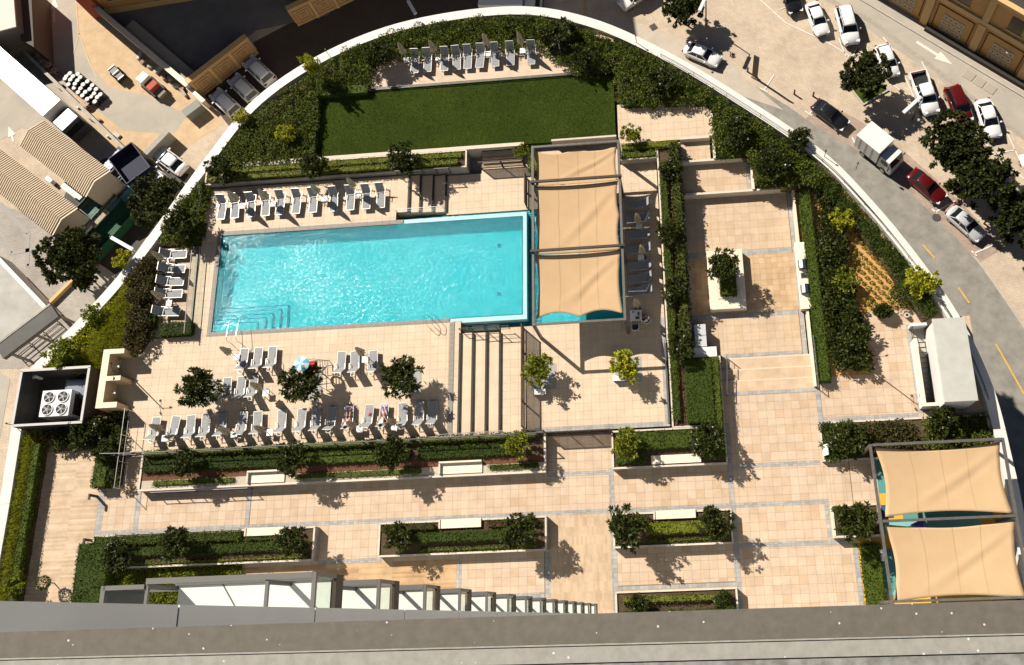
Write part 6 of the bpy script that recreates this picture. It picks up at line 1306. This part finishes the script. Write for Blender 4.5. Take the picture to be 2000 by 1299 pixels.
skip(190, 395, 1.7, 1.2, 1.6, .9, (0.09, 0.11, 0.10), 'grey green container below the sheds', (0.12, 0.13, 0.12)); skip(160, 420, 2.0, 1.2, 1.8, .9, (0.05, 0.11, 0.09), 'dull green container beside the sheds', (0.07, 0.14, 0.12)); skip(195, 445, 3.6, 1.8, 1.3, .9, (0.012, 0.07, 0.03), 'large green skip with boards on it', (0.012, 0.06, 0.03))
for (u, v), s_, c_, nm in (((193, 425), (2.2, 1.2, .15), (0.34, 0.27, 0.21), 'pale board lying on the green skip'), ((168, 450), (1.6, .7, .3), (0.5, 0.48, 0.42), 'white rubble bag on the green skip'), ((181, 466), (1.0, .7, .2), (0.5, 0.35, 0.3), 'striped panel on the green skip'), ((245, 410), (.6, 1.1, .6), (0.6, 0.45, 0.33), 'lone cream box in the dark yard')):
    p = at(u, v, ZS + 1.4); e = MB().obox((p.x, p.y, ZS + (1.5 if 'skip' in nm else .35)), s_, rz=.9).build(nm.split()[1] if nm.split()[0] != 'lone' else 'box', M(nm[:20], c_), bevel=.03); tag(e, nm, 'debris' if 'box' not in nm else 'box')
p = at(224, 322, ZS + .3); e = thing('pallet_stack', 'purple wrapped stack at the yard corner', 'pallet', (p.x, p.y, ZS + .02), .9); MB().box(-1.6, 1.6, -.6, .6, 0, .15).build('pallet', M('pallet wood', (0.3, 0.2, 0.11)), e); MB().box(-1.55, 1.55, -.55, .55, .15, .9).build('load', M('purple wrap', (0.17, 0.15, 0.36), (0.22, 0.2, 0.4), scale=3, rough=.4), e, bevel=.04)
for i in range(4): MB().box(-1.2 + .75 * i, -1.12 + .75 * i, -.56, .56, .895, .92).build('strap', WPLAS, e)
# drums, reels and machines on the sandy lot
DRW = M('white drum lid', (0.70, 0.68, 0.64)); DRB = M('black drum', (0.02, 0.02, 0.022), rough=.5)
a = MB().tube([(0, 0, 0), (0, 0, .8)], .30, 12).mesh('barrel', DRB); b_ = MB().tube([(0, 0, .8), (0, 0, .86)], [.27, .24], 12).mesh('lid', DRW)
k = 0
for i in range(7):
    for j in range(4):
        p = at(128 + i * 9.5 + j * 5.5 - 4, 148 + i * 7.8 - j * 6.5 + 8, ZS + .8); 
        if (i, j) in ((0, 3), (6, 0)): continue
        e = thing('drum', 'black drum with white lid in the clustered yard stack', 'drum', (p.x + RNG.normal(0, .06), p.y + RNG.normal(0, .06), ZS + .02), k, 'black drums with white lids on the sandy lot'); link('barrel', a, e); link('lid', b_, e); e.scale = (1.0, 1.0, RNG.uniform(.8, 1.25)); k += 1
for (u, v), r_, nm in (((172, 206), .55, 'lower end of the drum stack'), ((101, 132), .4, 'upper end of the drum stack'), ((112, 143), .4, 'upper side of the drum stack'), ((68, 55), .45, 'dark narrow building')):
    p = at(u, v, ZS); e = thing('cable_reel', 'round cable reel at the ' + nm, 'cable reel', (p.x, p.y, ZS + .02), group='cable reels'); RW = M('reel wood', (0.42, 0.27, 0.16)); MB().tube([(0, 0, 0), (0, 0, .07)], r_, 16).build('flange', RW, e); MB().tube([(0, 0, .07), (0, 0, .55)], r_ * .55, 12).build('core', DRB, e); MB().tube([(0, 0, .55), (0, 0, .62)], r_, 16).build('flange', RW, e); MB().tube([(0, 0, .62), (0, 0, .64)], r_ * .2, 8).build('hole', DRB, e)
p = at(297, 168, ZS + .8); e = thing('site_machine', 'red and white site machine on the sandy lot', 'machine', (p.x, p.y, ZS + .02), -.72)
MB().box(-1.3, 1.3, -.7, .7, .45, .75).build('chassis', BLKP, e); MB().box(-.2, .9, -.6, .6, .75, 1.5).build('engine_cover', M('machine red', (0.38, 0.06, 0.03)), e, bevel=.05); MB().box(-1.25, -.3, -.6, .6, .75, 1.9).build('cab', WPLAS, e, bevel=.05); MB().box(.95, 1.9, -.5, .5, .5, .9).build('hopper', M('machine grey', (0.2, 0.17, 0.14)), e)
for x in (-.9, .9):
    for s in (1, -1): wheel(e, x, s * .72, .38)
p = at(230, 145, ZS + .6); e = thing('site_dumper', 'small black dumper with white frame on the sandy lot', 'machine', (p.x, p.y, ZS + .02), -.8)
MB().box(-1.0, .1, -.45, .45, .4, .9).build('skip_bowl', DRB, e, bevel=.05); MB().box(.2, 1.0, -.4, .4, .4, .8).build('engine', DRB, e); MB().bar((-.95, -.45, .95), (-.95, .45, .95), .1).bar((.3, -.4, 1.3), (.3, .4, 1.3), .08).bar((.3, -.4, .8), (.3, -.4, 1.3), .06).bar((.3, .4, .8), (.3, .4, 1.3), .06).bar((.95, -.4, .9), (.95, .4, .9), .1).build('roll_frame', WPLAS, e)
for x in (-.6, .7):
    for s in (1, -1): wheel(e, x, s * .5, .33)
for i in range(9):
    p = at(275 + i * 11 + RNG.normal(0, 3), 112 + i * 9.5 + RNG.normal(0, 3), ZS); o = MB().obox((p.x, p.y, ZS + .2), (RNG.uniform(.5, 1.1), RNG.uniform(.3, .6), .4), rz=RNG.uniform(0, 3)).build('rubble_block', M('rubble %d' % (i % 3), [(0.5, 0.46, 0.4), (0.25, 0.16, 0.11), (0.36, 0.3, 0.24)][i % 3]), bevel=.05); tag(o, 'rubble block along the cream wall, %s from the top' % ORD[i], 'rubble', 'rubble along the cream wall')
for i in range(14):
    p = at(52 + i * 14.5 + RNG.normal(0, 4), 92 + i * 14.6 + RNG.normal(0, 3) + (9 if i % 2 else -4), ZS); c_ = [(0.45, 0.42, 0.37), (0.10, 0.08, 0.07), (0.30, 0.20, 0.13), (0.6, 0.58, 0.53)][i % 4]
    o = MB().obox((p.x, p.y, ZS + .15), (RNG.uniform(.3, 1.0), RNG.uniform(.2, .5), RNG.uniform(.15, .4)), rz=RNG.uniform(0, 3)).build('loose_block', M('debris %d' % (i % 4), c_), bevel=.04); tag(o, 'loose rubble block along the grey concrete barrier, %s from the top' % ORD[i], 'block', 'loose blocks along the concrete barrier')
for i, (u, v) in enumerate(((22, 372), (48, 392), (70, 408), (30, 330), (92, 348), (128, 350))):
    p = at(u, v, ZS + 1); e = thing('ac_unit', 'small pale air conditioner beside the corrugated sheds, %s from the left' % ORD[i], 'air conditioner', (p.x, p.y, ZS + .05), -.67, 'air conditioners beside the sheds'); MB().box(-.45, .45, -.2, .2, 0, .7).build('casing', WPLAS, e, bevel=.02); MB().tube([(0, -.205, .35), (0, -.22, .35)], .24, 14).build('fan', FAN, e)
# ------------------------------------------------------------------ lower left: pale roof with dark canopy and stair rails
sheet('forecourt', [(-60, 470), (0, 505), (92, 605), (-5, 700), (-60, 760)], M('worn screed', (0.42, 0.405, 0.365), (0.32, 0.305, 0.27), scale=.5, detail=9), .012)
wall_px((-10, 498), (90, 603), -17.6, .3, 'white parapet wall along the pale forecourt at the left', WHITE)
a, c = at(-2, 688, -15.6), at(106, 606, -15.6); d = c - a; e = thing('canopy', 'dark metal canopy at the left edge above the rim corner', 'canopy', (a.x, a.y, ZS), math.atan2(d.y, d.x)); MB().box(0, d.length, -.85, .75, 3.9, 4.4).build('roof', M('dark canopy sheet', (0.07, 0.066, 0.06), (0.09, 0.085, 0.078), scale=1), e); MB().box(0, d.length, .75, .95, 3.8, 4.45).build('gutter', GREYM, e)
for x in (.3, d.length / 2, d.length - .3): MB().box(x - .1, x + .1, -.1, .1, 0, 3.9).build('post', GREYM, e)
def rails_px(p, q, label):
    a, c = at(*p, ZS + 1), at(*q, ZS + 1); fence((a.x, a.y), (c.x, c.y), ZS, 1.0, label, bars=0, posts=3, name='stair_rail', cat='handrail', w=.06)
rails_px((30, 697), (112, 632), 'dark rail outside the canopy at the left edge'); rails_px((24, 690), (104, 624), 'second dark rail close under the canopy at the left edge')
o = MB().obox((*at(125, 570, ZS).xy, ZS + .25), (7.0, .35, .5), rz=math.atan2((at(150, 545, ZS) - at(95, 600, ZS)).y, (at(150, 545, ZS) - at(95, 600, ZS)).x)).build('low_wall', TANL); tag(o, 'low tan wall on the pavement below the left rim', 'wall')
# ------------------------------------------------------------------ the tower we look down from
TW = thing('tower', 'grey residential tower at the bottom of the picture', 'building')
CLAD = M('grey metal cladding', (0.60, 0.625, 0.62), (0.66, 0.685, 0.68), scale=.7, rough=.45)
MB().box(-34, 24, -22, -.62, -.5, 62.2).build('wall', CLAD, TW)
for k in range(18):
    z = 4.2 + 3.5 * k
    if z < 61: MB().box(-34.02, 24.02, -.62, -.56, z, z + .35).build('floor_band', M('pale band', (0.5, 0.49, 0.46)), TW)
zs = [61.3, 58.8, 55.4, 51.5, 47.7, 43.9, 40.1, 36.3, 32.5, 28.7, 24.9, 21.1, 17.3, 13.5, 9.7, 5.9, 2.1, -.5]
for i in range(len(zs) - 1): MB().box(-5.4, -5.0, -.62, .27, zs[i + 1] + .02, zs[i] - .01).build('fin_panel', CLAD, TW)
MB().box(-5.38, -5.03, -.61, .25, -.5, 61.25).build('fin_core', DARKM, TW)
# balconies stacked below, each with its white floor and dark framed glass front
BW = M('balcony floor white', (0.74, 0.72, 0.68), (0.68, 0.66, 0.61), scale=6); FRM = M('grey balcony frame', (0.13, 0.125, 0.118), rough=.45, metal=.3); BRN = M('brown end panel', (0.06, 0.042, 0.033)); BGL = M_glass('green tinted glass', (0.93, 0.96, 0.94))
def make_balcony():
    e = bpy.data.objects.new('balcony', None); C.objects.link(e); e.empty_display_size = .2
    x0, x1, y0, y1 = -9.75, -6.82, -.6, .86
    MB().box(x0, x1, y0, y1, -.25, 0).build('slab', BW, e); MB().box(x0 - .05, x1 + .06, y1, y1 + .1, .97, 1.05).build('top_rail', FRM, e); MB().box(x0 - .05, x1 + .04, y1 + .002, y1 + .09, -.3, .05).build('edge_beam', FRM, e); MB().box(x0 - .04, x1 + .04, y1 + .04, y1 + .055, .05, .97).build('glass_pane', BGL, e)
    MB().box(x1 + .05, x1 + .12, y0, y1 + .1, -.3, .06).build('end_panel', BRN, e); MB().box(x1 + .05, x1 + .12, y0, y1 + .1, .97, 1.05).box(x1 + .05, x1 + .12, y1 + .02, y1 + .1, .06, .97).build('end_rail', FRM, e); MB().box(x1 + .08, x1 + .095, y0, y1 + .02, .06, .97).build('glass_pane', BGL, e)
    MB().box(x0 - .06, x0 - .01, y0, y1, .96, 1.02).box(x0 - .06, x0 - .01, y1 - .06, y1 - .002, -.3, .96).build('end_frame', FRM, e); MB().box(-7.62, -7.56, y0, y1, .96, 1.02).box(-7.62, -7.56, y1 - .08, y1 - .002, 0, .96).build('divider', FRM, e)
    MB().bar((-8.9, y1, .006), (-7.9, y0, .006), .02, .012).build('floor_joint', FRM, e)
    return e
bal = make_balcony()
for k in range(14):
    o = bal if k == 0 else copy_tree(bal); o.parent = TW; o.location = (0, 0, 51.2 - 3.5 * k - 1.05)
    if k == 0:
        g_ = MB().box(-10.58, -9.82, .78, .86, -.3, 1.05).build('side_frame', FRM, o); MB().box(-10.62, -10.54, -.6, .86, -.3, 1.05).build('side_frame', FRM, o); MB().box(-10.54, -9.82, -.6, .78, .9, .93).build('glass_pane', BGL, o)
# coping strip right under the lens
def M_stain(name, c1, c2, spot):
    mt = M(name, c1, c2, scale=16, rough=.75, detail=10); n = mt.node_tree.nodes; l = mt.node_tree.links; b = n['Principled BSDF']; src = b.inputs['Base Color'].links[0].from_socket
    g_ = n.new('ShaderNodeNewGeometry'); v = n.new('ShaderNodeTexVoronoi'); v.inputs['Scale'].default_value = 14; v.inputs['Randomness'].default_value = 1; l.new(g_.outputs['Position'], v.inputs['Vector'])
    no = n.new('ShaderNodeTexNoise'); no.inputs['Scale'].default_value = 40; l.new(g_.outputs['Position'], no.inputs['Vector'])
    ad = n.new('ShaderNodeMath'); ad.operation = 'MULTIPLY_ADD'; ad.inputs[1].default_value = .12; l.new(no.outputs['Fac'], ad.inputs[0]); l.new(v.outputs['Distance'], ad.inputs[2])
    cr = n.new('ShaderNodeValToRGB'); cr.color_ramp.elements[0].position = .11; cr.color_ramp.elements[0].color = (1, 1, 1, 1); cr.color_ramp.elements[1].position = .145; cr.color_ramp.elements[1].color = (0, 0, 0, 1); l.new(ad.outputs[0], cr.inputs[0])
    mx = n.new('ShaderNodeMix'); mx.data_type = 'RGBA'; l.new(cr.outputs[0], mx.inputs[0]); l.new(src, mx.inputs[6]); mx.inputs[7].default_value = (*spot, 1); l.new(mx.outputs[2], b.inputs['Base Color']); return mt
zc = 63.0
par = thing('parapet_coping', 'stained brown and grey parapet ledge across the bottom of the picture', 'parapet')
A = lambda u, v, z=zc: at(u, v, z)
def ledge(name, top, bot, z0, z1, mat):
    pts = [A(u, v, z1) for u, v in top] + [A(u, v, z1) for u, v in bot[::-1]]
    MB().prism([(p.x, p.y) for p in pts], z0, z1).build(name, mat, par)
U = (-700, 0, 660, 1260, 2000, 2700)
ledge('coping', [(u, 1235 - .0315 * u) for u in U], [(u, 1285 - .0245 * u) for u in U], 62.5, zc, M_stain('stained brown coping', (0.118, 0.103, 0.083), (0.148, 0.131, 0.107), (0.6, 0.59, 0.56)))
ledge('lip', [(u, 1285.5 - .0245 * u) for u in U], [(u, 1289 - .0245 * u) for u in U], 62.5, zc + .002, M('pale lip', (0.36, 0.335, 0.29), (0.28, 0.26, 0.22), scale=20))
ledge('inner_ledge', [(u, 1289.5 - .0245 * u) for u in U], [(u, 1322 - .024 * u) for u in U], 62.4, zc - .004, M_stain('stained grey ledge', (0.27, 0.255, 0.225), (0.34, 0.325, 0.285), (0.66, 0.65, 0.62)))
ledge('gutter', [(u, 1323 - .024 * u) for u in U], [(u, 1400 - .02 * u) for u in U], 62.2, zc - .012, M('dark gutter', (0.16, 0.155, 0.14), (0.3, 0.29, 0.27), scale=12))
# ------------------------------------------------------------------ people
SKIN = M('skin', (0.42, 0.24, 0.16), rough=.55); HAIR = M('dark hair', (0.015, 0.010, 0.008), rough=.6); LILAC = M('lilac cotton', (0.52, 0.42, 0.55), rough=.9); REDC = M('crimson cloth', (0.28, 0.012, 0.03), rough=.9); WCOT = M('white cotton', (0.72, 0.70, 0.67), rough=.9); DRKC = M('dark shorts cloth', (0.05, 0.03, 0.045), rough=.9); PINKC = M('dusky pink cloth', (0.40, 0.16, 0.20), rough=.9)
def person(J, label, loc, rz, mats, z=0):
    """J: joints {name: (xyz, radius, parent, material index)}; one skin, subdivided"""
    names = list(J); idx = {n: i for i, n in enumerate(names)}
    me = bpy.data.meshes.new('body'); me.from_pydata([J[n][0] for n in names], [(idx[n], idx[J[n][2]]) for n in names if J[n][2]], [])
    o = bpy.data.objects.new('tmp', me); C.objects.link(o); o.modifiers.new('skin', 'SKIN'); me.skin_vertices or None
    sv = me.skin_vertices[0].data
    for i, n in enumerate(names): sv[i].radius = (J[n][1], J[n][1]); sv[i].use_root = (n == 'pelvis')
    sd_ = o.modifiers.new('sub', 'SUBSURF'); sd_.levels = 1; sd_.render_levels = 1
    dg = bpy.context.evaluated_depsgraph_get(); m2 = bpy.data.meshes.new_from_object(o.evaluated_get(dg)); bpy.data.objects.remove(o)
    m2.name = 'body'; m2.materials.clear()
    for mt in mats: m2.materials.append(mt)
    segs = [(np.array(J[n][0]), np.array(J[J[n][2]][0]), J[n][3]) for n in names if J[n][2]]
    for f in m2.polygons:
        c = np.array(f.center); best = min(segs, key=lambda s: np.linalg.norm(c - (s[0] * .6 + s[1] * .4)) if np.linalg.norm(s[0] - s[1]) < .15 else np.linalg.norm(c - s[0] - (s[1] - s[0]) * np.clip(((c - s[0]) @ (s[1] - s[0])) / ((s[1] - s[0]) @ (s[1] - s[0])), 0, 1)))
        f.material_index = best[2]; f.use_smooth = True
    e = thing('person', label, 'person', loc, rz); link('body', m2, e); hd = np.array(J['head'][0])
    b = MB(); rings = []
    dirn = np.array(J['head'][0]) - np.array(J['neck'][0]); dirn = dirn / np.linalg.norm(dirn); q = Vector(dirn).to_track_quat('Z', 'Y').to_matrix()
    for t, r in ((-.02, .115), (.05, .12), (.10, .10), (.135, .05), (.145, .005)): rings.append([tuple(Vector(hd) + q @ Vector((r * .86 * math.cos(k * PI / 6), r * math.sin(k * PI / 6) , t))) for k in range(12)])
    b.loft(rings); b.build('hair', HAIR, e, smooth=True); return e
def hand(J, side, wrist, d, down, mi):
    """palm and five fingers growing from the wrist joint"""
    d = np.array(d, float); s = np.array([0, 0, 1.0]) if abs(d[2]) < .7 else np.array([1.0, 0, 0]); s = np.cross(d, s); s /= np.linalg.norm(s); w = np.array(J[wrist][0]); dn = np.array(down, float)
    J[side + 'palm'] = (tuple(w + d * .07), .03, wrist, mi)
    for k, (o, ln) in enumerate(((-.03, .07), (-.01, .085), (.01, .08), (.03, .065))):
        a = w + d * .12 + s * o; J[side + 'k%d' % k] = (tuple(a), .011, side + 'palm', mi); J[side + 'f%d' % k] = (tuple(a + d * ln + dn * .03), .008, side + 'k%d' % k, mi)
    J[side + 't'] = (tuple(w + d * .06 - s * .055), .011, side + 'palm', mi); J[side + 't2'] = (tuple(w + d * .1 - s * .075 + dn * .01), .009, side + 't', mi)
def recliner(loc, rz, label, mats, knees=.0, arm=0.0):
    """lying on a lounger: head towards local +y, seat top 0.35"""
    z = .35; a = math.radians(50); J = {}
    up = lambda s: (.24 + s * math.cos(a), z + .13 + s * math.sin(a))
    J['pelvis'] = ((0, .12, z + .12), .15, None, 1); J['belly'] = ((0, up(.18)[0], up(.18)[1]), .135, 'pelvis', 2); J['chest'] = ((0, up(.38)[0], up(.38)[1]), .155, 'belly', 2)
    J['neck'] = ((0, up(.58)[0], up(.58)[1] + .02), .055, 'chest', 0); J['head'] = ((0, up(.72)[0], up(.72)[1] + .05), .095, 'neck', 0); J['nose'] = ((0, up(.70)[0] - .07, up(.70)[1] + .14), .03, 'head', 0)
    for s, n in ((-1, 'l'), (1, 'r')):
        kz = z + .12 + knees * (1 if s > 0 else .6)
        J[n + 'hip'] = ((s * .1, .02, z + .11), .095, 'pelvis', 1); J[n + 'thigh'] = ((s * .12, -.2, (z + .11 + kz) / 2 + .01), .08, n + 'hip', 1); J[n + 'knee'] = ((s * .13, -.40, kz), .058, n + 'thigh', 0); J[n + 'calf'] = ((s * .13, -.58, (kz + z + .08) / 2), .055, n + 'knee', 0); J[n + 'ankle'] = ((s * .13, -.80, z + .06), .036, n + 'calf', 0); J[n + 'toe'] = ((s * .15, -.88, z + .17), .028, n + 'ankle', 0)
        J[n + 'sh'] = ((s * .19, up(.48)[0], up(.48)[1] - .01), .07, 'chest', 2); ex = .34 if arm == 0 else .42
        J[n + 'elbow'] = ((s * ex, up(.28)[0] + .02, up(.22)[1] - .02), .042, n + 'sh', 0); J[n + 'wrist'] = ((s * (.30 if arm == 0 else .2), .08, z + .23), .03, n + 'elbow', 0); hand(J, n, n + 'wrist', (-s * .3, -.9, -.1), (0, 0, -1), 0)
    return person(J, label, loc, rz, mats)
for u, v, lab, mt, kn in ((682, 832, 'reclining sunbather in lilac on the bottom row lounger', (SKIN, DRKC, LILAC), .02), (750, 830, 'reclining sunbather in white and pink on the bottom row', (SKIN, PINKC, WCOT), .22)):
    i = BR.index(u); q = at(u - 1, 841 - (u - 303) * .057, PD + .35); recliner((q.x, q.y, PD), PI, lab, mt, kn, arm=kn)
for (u, v), sz, mt, lab in (((682, 803), (.5, .75, .03), LILAC, 'lilac towel under the first sunbather'), ((750, 799), (.5, .7, .03), LILAC, 'pale lilac towel under the second sunbather')):
    q = at(u - 1, v, PD + .36); o = MB().box(q.x - sz[0] / 2, q.x + sz[0] / 2, q.y - sz[1] / 2, q.y + sz[1] / 2, PD + .347, PD + .362).build('towel', mt); tag(o, lab, 'towel')
q = at(721, 808, PD + .4); o = MB().tube([(q.x, q.y, PD + .346), (q.x, q.y, PD + .40), (q.x, q.y, PD + .47)], [.13, .15, .03], 10).build('sun_hat', PINKC); tag(o, 'small dusky pink hat on the lounger between the sunbathers', 'hat')
# the person seated at the shaded table
J = {'pelvis': ((0, .05, .55), .15, None, 1), 'belly': ((0, .1, .75), .13, 'pelvis', 2), 'chest': ((0, .1, .98), .15, 'belly', 2), 'neck': ((0, .09, 1.2), .055, 'chest', 0), 'head': ((0, .05, 1.34), .095, 'neck', 0), 'nose': ((0, -.07, 1.33), .03, 'head', 0)}
for s, n in ((-1, 'l'), (1, 'r')):
    J[n + 'hip'] = ((s * .1, -.05, .54), .095, 'pelvis', 1); J[n + 'thigh'] = ((s * .14, -.28, .54), .08, n + 'hip', 1); J[n + 'knee'] = ((s * .16, -.45, .52), .06, n + 'thigh', 1); J[n + 'calf'] = ((s * .16, -.46, .3), .055, n + 'knee', 1); J[n + 'ankle'] = ((s * .16, -.44, .09), .038, n + 'calf', 0); J[n + 'toe'] = ((s * .17, -.6, .04), .032, n + 'ankle', 0)
    J[n + 'sh'] = ((s * .2, .1, 1.1), .07, 'chest', 2); J[n + 'elbow'] = ((s * .30, -.02, .86), .045, n + 'sh', 2); J[n + 'wrist'] = ((s * .2, -.24, .68), .03, n + 'elbow', 0); hand(J, n, n + 'wrist', (-s * .1, -.9, -.3), (0, 0, -1), 0)
person(J, 'seated person in white top and crimson trousers beside the shaded table', (p3.x, p3.y, 0), -2.3, (SKIN, REDC, WCOT))
